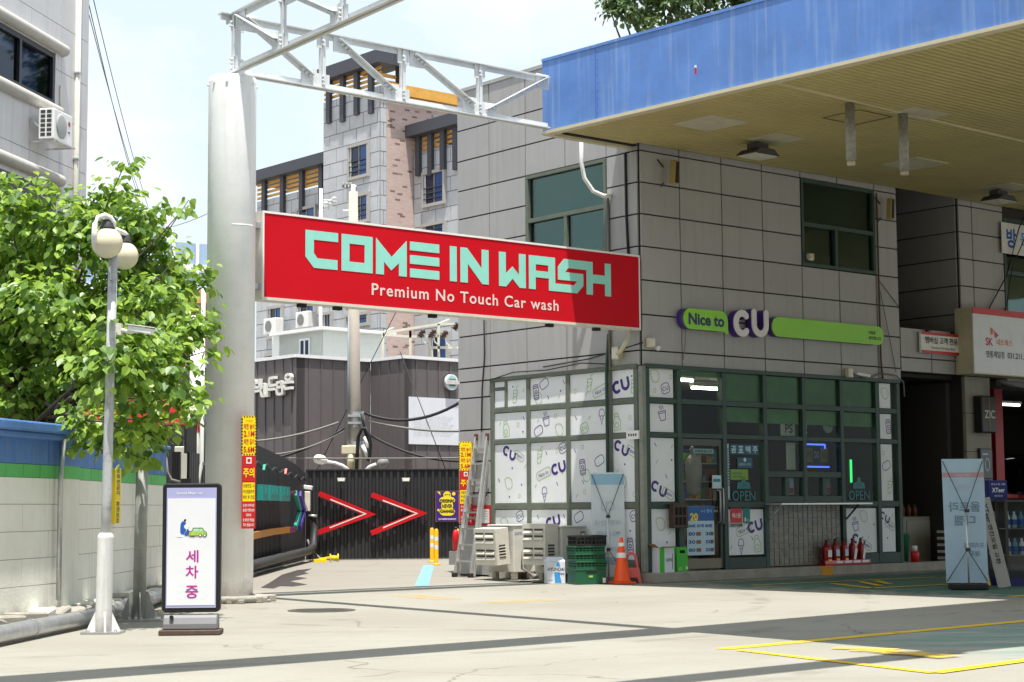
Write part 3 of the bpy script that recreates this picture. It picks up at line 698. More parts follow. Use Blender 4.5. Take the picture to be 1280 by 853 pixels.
for k in range(1):
    y_ = -.95; x_ = C0[0] + (C1[0] - C0[0]) * (C0[1] - y_) / (C0[1] - C1[1]) - .036; mb.box(x_ - .004, x_ + .002, y_ - .008, y_ + .008, ZC + .03, ZT - .03, flat('fascia_seam', (74, 112, 182), .6))
    for q in range(9): mb.box(x_ - .007, x_ + .002, y_ - .05, y_ - .035, ZC + .12 + q * .12, ZC + .135 + q * .12, MATS['fascia_seam'])
    mb.build('seam', CAN); mb = MB()
mb.bar((C0[0] + .04, C0[1] - .03, 7.77), (-.04, .21, 7.77), .05, 1.15, M_fascia)
mb.build('fascia', CAN)
mb = MB()
for a, b in ((C0, C1), (C1, C2), (C2, C3)):
    mb.bar((a[0], a[1], ZC + .0), (b[0], b[1], ZC + .0), .16, .05, M_cream)
    mb.bar((a[0], a[1], ZT + .0), (b[0], b[1], ZT + .0), .10, .045, M_fascia)
mb.bar((C0[0] + .1, .20, ZC), (-.03, .20, ZC), .12, .05, M_cream)
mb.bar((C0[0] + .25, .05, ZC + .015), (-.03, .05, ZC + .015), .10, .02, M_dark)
mb.bar((-1.44, -4.31, ZC + .012), (12, -3.9, ZC + .012), .03, .02, M_cream)
mb.build('trim', CAN)
M_hatch = mat('soffit_patch', (.50, .46, .34), .6)
def soffit_px(x, y): q = FR.inverted() @ gd(x, y, ZC); return q.x, q.y
for (px, py, w_, l_, m_) in ((888, 155, .42, .42, M_hatch), (1142, 206, .45, .4, M_hatch), (1150, 143, .42, .25, M_hatch), (1255, 236, .4, .4, M_hatch), (970, 175, .35, .3, M_hatch)):
    u_, b_ = soffit_px(px, py); mb = MB(); mb.box(u_ - w_, u_ + w_, b_ - l_, b_ + l_, ZC + .006, ZC + .019, m_); mb.build('access_panel', CAN)
u_, b_ = soffit_px(1072, 148); mb = MB(); 
for a in ((-.40, -.36, .40, -.345), (-.40, .345, .40, .36), (-.40, -.345, -.385, .345), (.385, -.345, .40, .345)): mb.box(u_ + a[0], u_ + a[2], b_ + a[1], b_ + a[3], ZC + .008, ZC + .019, flat('hatch_edge', (104, 92, 58), .7))
mb.build('access_panel', CAN)
# small scrap of red and white sticker on the fascia
mb = MB(); mb.box(-.012, .012, -.05, -.03, -.09, .0, M_red); mb.box(-.010, .014, -.052, -.031, .0, .04, M_white)
o = mb.build('sticker', CAN); q = FR.inverted() @ at(977, 58, 1); 
o.location = (C0[0] + .17 - .045, -3.05, 7.60); o.rotation_euler = (0, 0, R(-90))
# downlights
def soffit_lamp(px, py, label):
    u_, b_ = soffit_px(px, py); t = thing('soffit_lamp', label, 'lamp', fr(u_, b_, ZC - .23), SA, 'floodlights under the station roof')
    a = MB(); a.box(-.16, .16, -.10, .10, .10, .20, M_dkgrey); a.prism([(-.30, .0), (.30, .0), (.17, .10), (-.17, .10)], -.22, .22, M_dkgrey); a.cyl((0, 0, .20), (0, 0, .24), .03, M_dkgrey); a.build('housing', t, bevel=.01)
    a = MB(); a.box(-.27, .27, -.19, .19, -.012, -.002, flat('lamp_glass', (205, 205, 190), .25)); a.build('lens', t)
soffit_lamp(947, 178, 'dark square floodlight under the roof near the wall lettering')
soffit_lamp(1248, 237, 'dark square floodlight under the roof before the office window')
M_pipe = mat('grey_cut_pipe', (.33, .32, .29), .6, .2, var=.3, scale=12, dirt=.6, dirtcol=(.13, .12, .1))
for (px, py, py2, lab) in ((1062, 131, 207, 'grey capped pipe stub hanging lowest from the roof underside'), (1128.5, 143, 219, 'grey pipe stub hanging from the roof beside the pale hatch')):
    u_, b_ = soffit_px(px, py); Yp = fr(u_, b_).y; zb = at(px, py2, Yp).z
    mb = MB(); mb.cyl((0, 0, .07), (0, 0, ZC + .02 - zb), .075, M_pipe, n=20); mb.cyl((0, 0, .0), (0, 0, .07), .062, flat('pale_pipe_end', (190, 180, 160), .5), n=20)
    mb.build('hanging_pipe', None, lab, 'pipe', 'pipe stubs under the roof', loc=(*fr(u_, b_)[:2], zb))

# column
PCOL = fr(-7.71, .0)
M_col = mat('painted_column', (.90, .90, .895), .5, var=.05, scale=2.5, bump=.2, bscale=5, dirt=.12, streak=.25, base=.28, dirtcol=(.45, .41, .35))
t = thing('steel_column', 'tall round grey painted column carrying the white lattice beams', 'column', PCOL, SA)
mb = MB(); mb.lathe([(.325, 0), (.325, 7.05), (.318, 7.12)], M_col, n=56)
for k in range(10):
    a = R(36 * k + 10); mb.lathe([(.018, 0), (.018, .02)], M_col, (.323 * math.cos(a), .323 * math.sin(a), 7.02), 8, (math.cos(a), math.sin(a), 0))
mb.tube([(.326 * math.cos(R(a)), .326 * math.sin(R(a)), 5.05 + .002 * k) for k, a in enumerate(range(240, 350, 10))], .006, M_col, 6)
mb.build('shaft', t)
mb = MB(); rr = random.Random(3)
mb.lathe([(.50 + .04 * math.sin(k), z) for k, z in enumerate((0, .03, .07, .09))], M_concrete, n=14, smooth=False)
for k in range(26):
    a = rr.random() * 6.28; r_ = .44 + rr.random() * .12; s_ = .03 + rr.random() * .05
    mb.X = Matrix.Translation((r_ * math.cos(a), r_ * math.sin(a), s_ * .5)) @ Matrix.Rotation(a * 3, 4, 'Z'); mb.box(-s_, s_, -s_ * .8, s_ * .8, -s_ * .5, s_ * .6, M_concrete)
mb.build('footing', t, bevel=.01)

# lattice beams
def gus(mb, x, z, w, h, y, m=None): mb.box(x - w / 2, x + w / 2, y - .008, y + .008, z - h / 2, z + h / 2, m or M_trusswhite)
def bolts(mb, x, z, y, n=3, dx=.0, dz=.055):
    for i in range(n): mb.cyl((x + dx * i, y, z + dz * i), (x + dx * i, y - .035, z + dz * i), .02, M_trusswhite, n=8)
def truss(loc, rz, L, posts, diags, name_label, top_ext=.22):
    t = thing('lattice_beam', name_label, 'beam', loc, rz)
    c = MB(); zb, zt = 7.21, 8.02
    for z in (zb, zt):
        x0 = -.20 if z == zt else .0
        c.box(x0, L, -.075, .075, z - .016, z + .0, M_trusswhite); c.box(x0, L, -.010, .010, z - .016 + (0 if z == zb else -.075), z + (.075 if z == zb else 0), M_trusswhite)
    c.build('chord', t)
    for x in posts:
        p = MB(); p.box(x - .032, x + .032, -.055, -.045, zb, zt - .02, M_trusswhite); p.box(x - .032, x - .024, -.055, .03, zb, zt - .02, M_trusswhite); gus(p, x, zt - .12, .20, .22, -.025); gus(p, x, zb + .10, .22, .20, -.025); bolts(p, x - .015, zb + .05, -.055, 3); bolts(p, x - .015, zt - .19, -.055, 2)
        p.build('post', t)
    for (a, b) in diags:
        d = MB(); A, B = Vector((a[0], -.03, a[1])), Vector((b[0], -.03, b[1]))
        d.bar(A, B, .012, .075, M_trusswhite, up=(0, 0, 1)); d.bar(A + Vector((0, -.035, .04)), B + Vector((0, -.035, .04)), .075, .012, M_trusswhite)
        for e, s_ in ((A, 1), (B, -1)):
            dd = (B - A).normalized() * s_
            for k in range(3): q = e + dd * (.06 + .07 * k); d.cyl(q, q + Vector((0, -.045, 0)), .02, M_trusswhite, n=8)
            gus(d, e.x + dd.x * .06, e.z + dd.z * .05, .26, .24, -.018)
        d.build('brace', t)
    return t
truss(PCOL, SA, 5.72, [.06, 1.46, 2.88, 4.33], [((.18, 7.97), (1.28, 7.32)), ((1.72, 7.92), (2.72, 7.31)), ((3.08, 7.92), (4.20, 7.33)), ((4.46, 7.29), (5.66, 7.96))], 'white lattice beam between the round column and the blue fascia corner')
# the beam that comes out over the forecourt
a_ = math.degrees(math.atan2(1, 0))
tr2_dir = (fr(C2[0], C2[1]) - PCOL); rz2 = math.degrees(math.atan2(tr2_dir.y, tr2_dir.x)); L2 = tr2_dir.length
posts2 = [.1, 1.50, 3.03, 4.55, 6.1, 7.6, 9.1]; ZB, ZTT = 7.32, 7.95
truss(PCOL + Vector((0, 0, .005)), rz2, L2, posts2, [((p + .12, 7.92), (q - .14, 7.33)) for p, q in zip(posts2, posts2[1:])], 'white lattice beam reaching from the column over the open forecourt')
# two beams further out over the forecourt, above the picture
for (a, ang, lab, w_) in ((C2, 0, 'deep white roof beam above the forecourt beyond the blue fascia', .62), (C3, 0, 'second white roof beam above the forecourt', .34)):
    mb = MB(); mb.box(-9, -.05, -w_ / 2, w_ / 2, 7.4, 7.75, M_trusswhite); mb.build('roof_beam', None, lab, 'beam', loc=fr(*a), rz=SA + 2.0)

# ------------------------------------------------------------------ the big red sign
M_signred = mat('red_sign_film', (.60, .006, .016), .55, var=.04, scale=.8, spec=.12)
M_mint = flat('mint_letters', (150, 222, 205), .45); M_signwhite = flat('off_white_letters', (238, 214, 208), .5)
SGN = thing('car_wash_sign', 'long red sign with mint lettering spanning from the column to the shop', 'sign', fr(-.022, .0), SA)
mb = MB(); mb.box(-7.21, -.012, -.0, .22, 4.10, 5.34, M_beigeplas); mb.box(-7.21, -.012, -.03, -.001, 4.10, 4.14, M_beigeplas); mb.box(-7.21, -.012, -.03, -.001, 5.31, 5.34, M_white); mb.box(-7.21, -7.185, -.03, -.001, 4.14, 5.31, M_white); mb.box(-.037, -.012, -.03, -.001, 4.14, 5.31, M_white)
mb.build('sign_box', SGN)
mb = MB(); mb.box(-7.185, -.037, -.022, -.0005, 4.14, 5.31, M_signred); mb.build('sign_face', SGN)
mb = MB(); y0, y1 = -.027, -.0215
def P_(pts): mb.prism(pts, y0, y1, M_mint)
T, B_ = 5.14, 4.61
P_([(-6.51, T), (-5.96, T), (-5.96, 5.01), (-6.37, 5.01), (-6.37, 4.82), (-6.31, 4.75), (-5.97, 4.75), (-5.97, B_), (-6.37, B_), (-6.51, 4.76)])
for r_ in ((-5.90, -5.36, 5.01, T), (-5.90, -5.36, B_, 4.75), (-5.90, -5.765, 4.75, 5.01), (-5.50, -5.36, 4.75, 5.01)): mb.box(r_[0], r_[1], y0, y1, r_[2], r_[3], M_mint)
P_([(-5.30, T), (-5.02, 4.88), (-4.75, T), (-4.75, B_), (-4.89, B_), (-4.89, 4.80), (-5.03, 4.68), (-5.16, 4.80), (-5.16, B_), (-5.30, B_)])
for z_ in (5.01, 4.81, B_): mb.box(-4.69, -4.15, y0, y1, z_, z_ + .13, M_mint)
mb.box(-3.95, -3.82, y0, y1, B_, T, M_mint)
P_([(-3.75, T), (-3.62, T), (-3.34, 4.85), (-3.34, T), (-3.205, T), (-3.205, B_), (-3.33, B_), (-3.61, 4.90), (-3.61, B_), (-3.75, B_)])
P_([(-3.0, T), (-2.865, T), (-2.865, 4.81), (-2.73, 4.93), (-2.60, 4.81), (-2.60, T), (-2.465, T), (-2.465, B_), (-2.59, B_), (-2.73, 4.74), (-2.86, B_), (-3.0, B_)])
P_([(-2.40, T), (-1.86, T), (-1.86, 4.735), (-1.46, 4.735), (-1.40, 4.80), (-1.80, 4.80), (-1.80, 5.005), (-1.67, T), (-1.06, T), (-1.06, 4.94), (-.795, 4.94), (-.795, T), (-.665, T), (-.665, B_), (-.795, B_), (-.795, 4.80), (-1.06, 4.80), (-1.06, B_), (-1.195, B_), (-1.195, 5.0), (-1.585, 5.0), (-1.65, 4.93), (-1.265, 4.93), (-1.265, 4.735), (-1.40, B_), (-1.99, B_), (-1.99, 4.80), (-2.0, 4.80), (-2.0, 5.005), (-2.26, 5.005), (-2.26, 4.80), (-2.265, 4.80), (-2.265, B_), (-2.40, B_)])
mb.box(-2.26, -2.0, y0, y1, 4.80, 4.905, M_mint)
mb.build('lettering', SGN)
mb = MB(); mb.text('Premium No Touch Car wash', M_signwhite, -3.585, 4.385, -.026, .175, 3.58, bold=.014, sp=1.14); mb.build('lettering', SGN)
mb = MB()
for x in (-6.5, -5.9, -4.2, -1.9, -.9): mb.box(x - .06, x + .06, .04, .12, 4.05, 4.10, M_rubber); mb.build('cable_gland', SGN); mb = MB()
mb.box(-7.38, -7.21, .03, .19, 4.25, 4.33, M_steel); mb.build('bracket', SGN); mb = MB(); mb.box(-7.38, -7.21, .03, .19, 5.1, 5.18, M_steel); mb.build('bracket', SGN)

# ------------------------------------------------------------------ signs on the shop front
t = thing('shop_sign', 'green and purple raised sign with white letters on the shaded grey wall', 'sign', fr(0, -.035), SA)
PFs = Fm(fr(0, -.15), SA)
def bubble(mb, x0, x1, z0, z1, y0, y1, mf, ms, tail=False):
    r = (z1 - z0) / 2 * .98; pts = capsule((x0 + x1) / 2, (z0 + z1) / 2, x1 - x0, z1 - z0, 8, r)
    if tail: pts = [(x1, z0 + .05 + .0), ] and (arc(x1 - r, z1 - r, r, 0, 90, 8) + arc(x0 + r, z1 - r, r, 90, 180, 8) + arc(x0 + r, z0 + r, r, 180, 270, 8) + [(x1 - .12, z0), (x1 + .0, z0 - .045), (x1 + .0, z0 + .1)])
    mb.prism(pts, y0, y1, mf, ms)
qx = lambda x, y: PFs.p(840 + x / 4.571, 375 + y / 4.571)
a, b = qx(62, 120), qx(315, 140); zt_, zb_ = qx(115, 50)[1], qx(115, 168)[1]
mb = MB(); bubble(mb, a[0] - .0, b[0], zb_, zt_, -.135, -.115, M_limesign, M_limesign, True); bubble(mb, a[0] - .05, b[0] - .02, zb_ + .005, zt_ - .005, -.114, -.01, M_purple, M_purple); mb.build('green_bubble', t)
mb = MB(); c_ = ((a[0] + b[0]) / 2 + .01, (zb_ + zt_) / 2); mb.text('Nice to', M_navy, c_[0], c_[1], -.139, .20, .86, bold=.035); mb.build('lettering', t)
mb = MB(); mb2 = MB(); M_letter = flat('pale_letters', (225, 222, 220), .4)
def thick(mb, pts, w, y0, y1, m, ms):
    o = []; P = [Vector(p) for p in pts]; L_, Rr = [], []
    for i in range(len(P)):
        d_ = P[min(i + 1, len(P) - 1)] - P[max(i - 1, 0)]; d_.normalize(); nn = Vector((-d_.y, d_.x)) * w / 2; L_.append(P[i] + nn); Rr.append(P[i] - nn)
    d0 = (P[0] - P[1]).normalized(); d1 = (P[-1] - P[-2]).normalized()
    a1 = math.degrees(math.atan2(d1.y, d1.x)); a0 = math.degrees(math.atan2(d0.y, d0.x))
    cap1 = arc(P[-1].x, P[-1].y, w / 2, a1 + 80, a1 - 80, 6); cap0 = arc(P[0].x, P[0].y, w / 2, a0 + 80, a0 - 80, 6)
    mb.prism([tuple(q) for q in L_] + cap1 + [tuple(q) for q in Rr[::-1]] + cap0, y0, y1, m, ms)
cc = qx(390, 135); uu_ = qx(495, 130)
for (yy0, yy1, mf, ms, dx) in ((-.16, -.14, M_letter, M_letter, 0), (-.139, -.01, M_purple, M_purple, -.012)):
    thick(mb, [(x + dx, z) for x, z in arc(cc[0] + .01, cc[1], .155, 48, 312, 20, .175)], .115, yy0, yy1, mf, ms)
    thick(mb2, [(uu_[0] - .155 + dx, uu_[1] + .17)] + [(x + dx, z) for x, z in arc(uu_[0], uu_[1] - .04, .155, 180, 360, 14, .16)] + [(uu_[0] + .155 + dx, uu_[1] + .17)], .115, yy0, yy1, mf, ms)
mb.build('raised_letter', t); mb2.build('raised_letter', t)
a, b = qx(568, 160), qx(1205, 205); zt_, zb_ = qx(620, 100)[1], qx(620, 212)[1]
mb = MB(); bubble(mb, a[0], b[0], zb_, zt_, -.135, -.115, M_limesign, M_limesign); bubble(mb, a[0] - .03, b[0] - .02, zb_ + .005, zt_ - .005, -.114, -.01, M_purple, M_purple)
mb.build('green_bar', t)
mb = MB(); q = qx(1155, 207); mb.text('사람을', M_ink, q[0] - .19, q[1] + .055, -.139, .065, .20, 'l', .02); mb.text('생각합니다', M_ink, q[0] - .19, q[1] - .045, -.139, .065, .36, 'l', .02); mb.build('lettering', t)
for x in (3.93, 4.98): pass

def board(mb, x0, x1, z0, z1, y, m, th=.01): mb.box(x0, x1, y, y + th, z0, z1, m)
# membership sign hanging on the parapet
t = thing('customer_sign', 'small white sign with red bands and black lettering on the parapet', 'sign', fr(0, -.07), SA)
FS = Fm(fr(0, -.12), SA); a, b = FS.p(1152, 416), FS.p(1201, 442); x0, x1, z1, z0 = a[0], b[0], a[1] + .02, FS.p(1152, 438)[1] - .04
mb = MB(); mb.box(x0 - .02, x1, -.05, .0, z0, z1, M_white); mb.build('board', t)
mb = MB(); mb.box(x0 - .01, x1, -.056, -.049, z1 - .05, z1 + .004, M_red); mb.box(x0 - .01, x1, -.056, -.049, z0 - .004, z0 + .05, M_red); mb.build('red_band', t)
mb = MB(); mb.text('멤버십 고객 전용', M_ink, (x0 + x1) / 2, (z0 + z1) / 2 + .05, -.058, .13, (x1 - x0) * .84, bold=.015); mb.text('Members Parking Only', M_ink, (x0 + x1) / 2 + .04, z0 + .10, -.058, .06, (x1 - x0) * .6); mb.build('lettering', t)
mb = MB()
for x in (x0 + .22, x1 - .2): mb = MB(); mb.cyl((x, .0, z1 + .02), (x, -.04, z1 + .02), .04, M_rubber); mb.box(x - .02, x + .02, -.03, -.0, z1, z1 + .06, M_rubber); mb.build('bracket', t)
# large lubricant sign in front of the garage
t = thing('garage_sign', 'large white lightbox sign with red top band above the garage opening', 'sign', fr(0, -.45), SA)
GS = Fm(fr(0, -.45), SA); zt_ = GS.p(1214, 384)[1]; zb_ = GS.p(1216, 467)[1]; x0 = GS.p(1215, 400)[0]
mb = MB(); mb.box(x0, x0 + 4.2, .0, .40, zb_, zt_, M_cream); mb.build('sign_box', t)
mb = MB(); mb.box(x0 + .01, x0 + 4.19, -.012, -.001, zb_ + .02, zt_ - .12, flat('lightbox_face', (224, 226, 230), .35)); mb.build('sign_face', t)
mb = MB(); mb.box(x0 + .005, x0 + 4.195, -.014, -.0012, zt_ - .119, zt_ + .004, M_red); mb.build('red_band', t)
mb = MB(); gx = lambda x, y: GS.p(1200 + x / 12.19, 400 + y / 12.19)
q0, q1 = gx(378, 320), gx(495, 320); M_mag = flat('magenta_red', (190, 20, 60), .5); M_or = flat('orange_print', (230, 110, 40), .5)
mb.text('SK', M_mag, (q0[0] + q1[0]) / 2, q0[1] - .01, -.016, gx(380, 258)[1] - gx(380, 380)[1], (q1[0] - q0[0]) * .95, bold=.025)
w_ = [gx(450, 108), gx(500, 150), gx(487, 228), gx(462, 222)]; mb.poly(w_, -.016, M_or); w_ = [gx(503, 165), gx(583, 235), gx(527, 285), gx(512, 215)]; mb.poly(w_, -.0165, M_red)
q0, q1 = gx(548, 345), gx(788, 355); mb.text('네트웍스', M_or, (q0[0] + q1[0]) / 2, (q0[1] + q1[1]) / 2 - .0, -.016, .125, q1[0] - q0[0], bold=.01)
q0, q1 = gx(388, 525), gx(665, 535); mb.text('영통제일점', M_ink, (q0[0] + q1[0]) / 2, (q0[1] + q1[1]) / 2, -.016, .135, q1[0] - q0[0], bold=.01)
q0 = gx(715, 545); mb.text('031.211.1188', M_ink, q0[0], q0[1], -.016, .115, .85, 'l', bold=.015)
mb.build('lettering', t)
# banner in the office window
t = thing('window_banner', 'white banner with blue lettering across the upper office window', 'banner', fr(0, -.10), SA)
WB = Fm(fr(0, -.10), SA); wx = lambda x, y: WB.p(1215 + x / 11.37, 270 + y / 11.37)
a, b = wx(415, 85), wx(425, 525); mb = MB(); mb.box(a[0], a[0] + 3.4, .0, .012, b[1], a[1], flat('banner_cloth', (228, 226, 224), .7)); mb.build('cloth', t)
mb = MB(); q = wx(560, 320); mb.text('방', M_blue, q[0], q[1], -.003, wx(560, 185)[1] - wx(560, 465)[1], wx(630, 320)[0] - wx(490, 320)[0], bold=.03); q2 = wx(735, 340); mb.text('문 환영', flat('light_blue_print', (70, 140, 220), .5), q2[0] - .12, q2[1] + .01, -.003, .28, 1.1, 'l', bold=.03); mb.build('lettering', t)
# ------------------------------------------------------------------ things by the shop's sunlit side wall
# step ladder leaning on the wall
def ladder():
    t = thing('ladder', 'tall worn aluminium ladder leaning against the grey side wall', 'ladder', fr(-.50, 4.14), SA - 90)
    Hh, lean = 2.52, .46
    def pt(s_, z, off=0.0): return (s_ * (.23 - .07 * z / Hh), lean * z / Hh + off, z)
    for off, hh in ((0, Hh), (.07, Hh - .03)):
        for s_ in (-1, 1):
            mb = MB(); mb.bar(pt(s_, .02, off), pt(s_, hh, off), .035, .06, M_alu); mb.build('rail', t, bevel=.005)
    mb = MB()
    for k in range(8):
        z = .28 + k * .29; mb = MB(); mb.bar(pt(-1, z), pt(1, z), .055, .03, M_alu)
        if k % 2: mb.bar(pt(-1, z - .1, .07), pt(1, z - .1, .07), .04, .025, M_alu)
        mb.build('rung', t)
    for s_ in (-1, 1):
        mb = MB(); q = Vector(pt(s_, Hh)); mb.box(q.x - .04, q.x + .04, q.y - .03, q.y + .11, q.z - .07, q.z + .05, flat('rusty_hinge', (95, 60, 45), .7)); mb.build('hinge', t, bevel=.01)
        mb = MB(); q = Vector(pt(s_, 0)); mb.box(q.x - .035, q.x + .035, q.y - .05, q.y + .05, 0.001, .08, M_rubber); mb.build('foot', t, bevel=.01)
    mb = MB(); mb.tube([(.05 + .05 * math.cos(k * .7) + .01 * k, .30 + .015 * k, 1.50 + .07 * math.sin(k * .7)) for k in range(20)], .012, M_cable); mb.build('strap', t)
ladder()
# air conditioner units standing on the ground
M_ac = mat('aged_ac_casing', (.66, .64, .57), .5, var=.06, dirt=.25, dirtcol=(.34, .30, .22)); M_acfin = flat('ac_fins', (70, 72, 70), .6)
M_slot = flat('louvre_slot', (78, 74, 66), .8)
def ac_ground(label, loc, L_, W_, H_, guide_h, tilt, white=True, word=None):
    t = thing('ac_unit', label, 'air conditioner', loc, SA, 'air conditioner units on the ground')
    mb = MB(); mb.box(0, W_, -L_ / 2, L_ / 2, .13, .13 + H_, M_ac); mb.build('casing', t, bevel=.012, seg=2)
    mb = MB(); mb.box(-.012, W_ + .012, -L_ / 2 - .012, L_ / 2 + .012, .128 + H_, .16 + H_, M_ac); mb.build('lid', t, bevel=.008)
    mb = MB(); mb.lathe([(.0, .0), (.29, .0), (.29, .02), (.27, .02), (.27, .005)], M_acfin, (-.002, .05, .13 + H_ * .52), 28, (-1, 0, 0), cap=False)
    for k in range(5): mb.lathe([(.05 * k + .04, .012), (.05 * k + .05, .012), (.05 * k + .05, .02), (.05 * k + .04, .02)], M_black, (-.004, .05, .13 + H_ * .52), 24, (-1, 0, 0), cap=False)
    mb.build('fan_grille', t)
    for s_ in (-1, 1):
        for x in (.04, W_ - .12): mb = MB(); mb.box(x, x + .09, s_ * L_ * .36 - .05, s_ * L_ * .36 + .05, .001, .128, M_beigeplas); mb.build('foot', t, bevel=.01)
    # white air guide with slots in front of the fan
    gm = MB(); gx0 = -.30
    gm.X = Matrix.Translation((-.02, 0, .28)) @ Matrix.Rotation(R(tilt), 4, 'Y')
    gh = guide_h; gl = L_ * .84
    gm.box(gx0, gx0 + .02, -gl / 2, gl / 2, 0, gh, M_beigeplas)
    gm.box(gx0 + .021, -.01, -gl / 2, -gl / 2 + .018, 0, gh, M_beigeplas); gm.box(gx0 + .021, -.01, gl / 2 - .018, gl / 2, 0, gh, M_beigeplas); gm.box(gx0 + .021, -.01, -gl / 2 + .02, gl / 2 - .02, gh - .018, gh, M_beigeplas)
    for zf in (.80, .64, .34, .18):
        for j in range(2):
            z = zf * gh; y = -gl / 2 + .05 + j * (gl - .06) / 2; w2 = (gl - .06) / 2 - .035
            gm.box(gx0 - .004, gx0 - .001, y, y + w2, z, z + .055, M_slot); gm.face([(gx0 - .022, y, z - .02), (gx0 - .022, y + w2, z - .02), (gx0 - .003, y + w2, z + .022), (gx0 - .003, y, z + .022)], M_beigeplas)
    gm.box(gx0 + .06, gx0 + .20, -gl / 2 - .004, -gl / 2 - .001, .12, .34, M_slot)
    for k in range(4): gm.box(gx0 + .06, gx0 + .20, -gl / 2 - .012, -gl / 2 - .003, .14 + k * .05, .155 + k * .05, M_beigeplas)
    gm.build('air_guide', t, bevel=.006)
    lb = MB(); fy = -L_ / 2 - .0045
    if word: lb.text(word, flat('grey_blue_print', (95, 105, 150), .5), W_ * .35, .13 + H_ - .12, fy, .055, .34)
    lb.box(W_ * .76, W_ * .95, fy, fy + .003, .13 + H_ - .22, .13 + H_ - .06, M_ink if word else M_grey); lb.box(W_ * .79, W_ * .92, fy - .002, fy - .0005, .13 + H_ - .16, .13 + H_ - .10, M_white)
    lb.box(W_ * .70, W_ * .96, fy, fy + .003, .13 + H_ - .62, .13 + H_ - .45, flat('valve_cover', (185, 178, 160), .5)); lb.build('label_plate', t)
    return t
a1 = ac_ground('white outdoor air conditioner with louvred guard beside the ladder', fr(-.66, 2.86), .70, .52, .78, .62, -5, word='SAMSUNG')
a2 = ac_ground('beige outdoor air conditioner with louvred guard beside the stacked crates', fr(-.62, 1.66), .70, .54, .76, .68, 0)
for ttt, (uu, b0) in ((a1, (-.25, 3.10)), ):
    for k in range(4):
        pass
t = thing('hose_bundle', 'grey corrugated hoses looping between the two ground air conditioners', 'hose', fr(-.42, 2.33), SA)
for k in range(4):
    mb = MB(); mb.tube([(.10 + .02 * k, .12, .72 - .03 * k), (-.06 - .03 * k, .02, .66), (-.16 - .02 * k, -.02, .45), (-.16 - .03 * k, -.03, .2), (-.05, -.08, .06 + .012 * k), (.12 + .03 * k, -.22, .03 + .015 * k), (.20, -.5, .05 + .02 * k)], .026 - .003 * k, [M_grey, M_greycable, M_beigeplas, M_greycable][k]); mb.build('hose', t)
# carton with blue print
M_card = flat('white_carton', (222, 226, 235), .6); M_cardin = flat('brown_card', (170, 135, 100), .8)
def place_px(x, y): return gd(x, y)
q = gd(696.5, 726); t = thing('carton', 'white and blue carton of printed packs beside the green crates', 'carton', fr(-1.12, .93), 9)
mb = MB(); mb.box(-.15, .15, -.13, .13, .002, .36, M_card); mb.build('box', t, bevel=.004)
mb = MB(); mb.face([(-.15, -.13, .361), (.15, -.13, .361), (.13, .0, .43), (-.13, .0, .43)], M_card); mb.face([(-.15, .13, .361), (-.13, .0, .43), (.13, .0, .43), (.15, .13, .361)], M_card); mb.face([(-.15, -.13, .361), (-.13, 0, .43), (-.15, .13, .361)], M_card); mb.face([(.15, -.13, .361), (.15, .13, .361), (.13, 0, .43)], M_card); mb.build('top_flap', t)
mb = MB(); yy = -.1325
mb.text('HYUNDAI', M_ink, -.0, .235, yy, .055, .27, bold=.02); mb.text('Xteer', M_navy, .09, .165, yy, .04, .10, bold=.02)
mb.poly([(.0, .28), (.07, .28), (.05, .35), (.02, .35)], yy, flat('sky_blue_print', (60, 150, 215), .5)); mb.poly([(-.02, .02), (.09, .02), (.05, .19), (-.03, .19)], yy, MATS['sky_blue_print']); mb.text('10W', M_grey, -.09, .06, yy, .03); mb.build('lettering', t)
# crates
M_crate = flat('green_crate_plastic', (20, 86, 55), .45); M_crateb = flat('black_crate_plastic', (26, 26, 28), .5)
def crate(loc, rz, h, m, label, solid=False, L_=.52, W_=.36):
    t = thing('crate', label, 'crate', loc, rz, 'stacked plastic crates')
    mb = MB(); th = .016; x, y = L_ / 2, W_ / 2
    mb.box(-x + th, x - th, -y + th, y - th, .004, .02, m)
    for (a, b, c, d_) in ((-x, x, -y, -y + th), (-x, x, y - th, y), (-x, -x + th, -y + th, y - th), (x - th, x, -y + th, y - th)):
        zs = [(0.0, .03), (h - .03, h)] if not solid else [(0, h)]
        for z0, z1 in zs: mb.box(a, b, c, d_, z0, z1, m)
        if not solid:
            n = 8 if b - a > .1 else 7
            for k in range(n + 1):
                if b - a > .1: p = a + (b - a - .013) * k / n; mb.box(p, p + .013, c + .001, d_ - .001, .03, h - .03, m)
                else: p = c + (d_ - c - .013) * k / n; mb.box(a + .001, b - .001, p, p + .013, .03, h - .03, m)
            zz = h / 2; mb.box(a + .0005, b - .0005, c + .0005, d_ - .0005, zz - .007, zz + .007, m)
    for q in range(4): mb.box(-x + .03 + q * .10, -x + .10 + q * .10, -y + .03, y - .03, .021, h * .8, M_ink)
    mb.build('body', t)
    mb = MB()
    for (a, b, c, d_) in ((-x - .009, x + .009, -y - .009, -y - .001), (-x - .009, x + .009, y + .001, y + .009), (-x - .009, -x - .001, -y, y), (x + .001, x + .009, -y, y)): mb.box(a, b, c, d_, h - .026, h - .004, m)
    mb.build('rim', t, bevel=.004)
    if solid:
        mb = MB()
        for (x0, x1, y0, y1) in ((-.09, .09, -y - .004, -y - .001),): mb.box(x0, x1, y0, y1, h - .075, h - .045, M_black); mb.box(-.04, .03, y0 - .001, y1, h - .14, h - .11, M_lime); mb.box(.2, .25, y0 - .002, y1, .02, .10, M_white)
        mb.build('handle', t)
    return t
qc = fr(-.90, .40); cz = 0.003
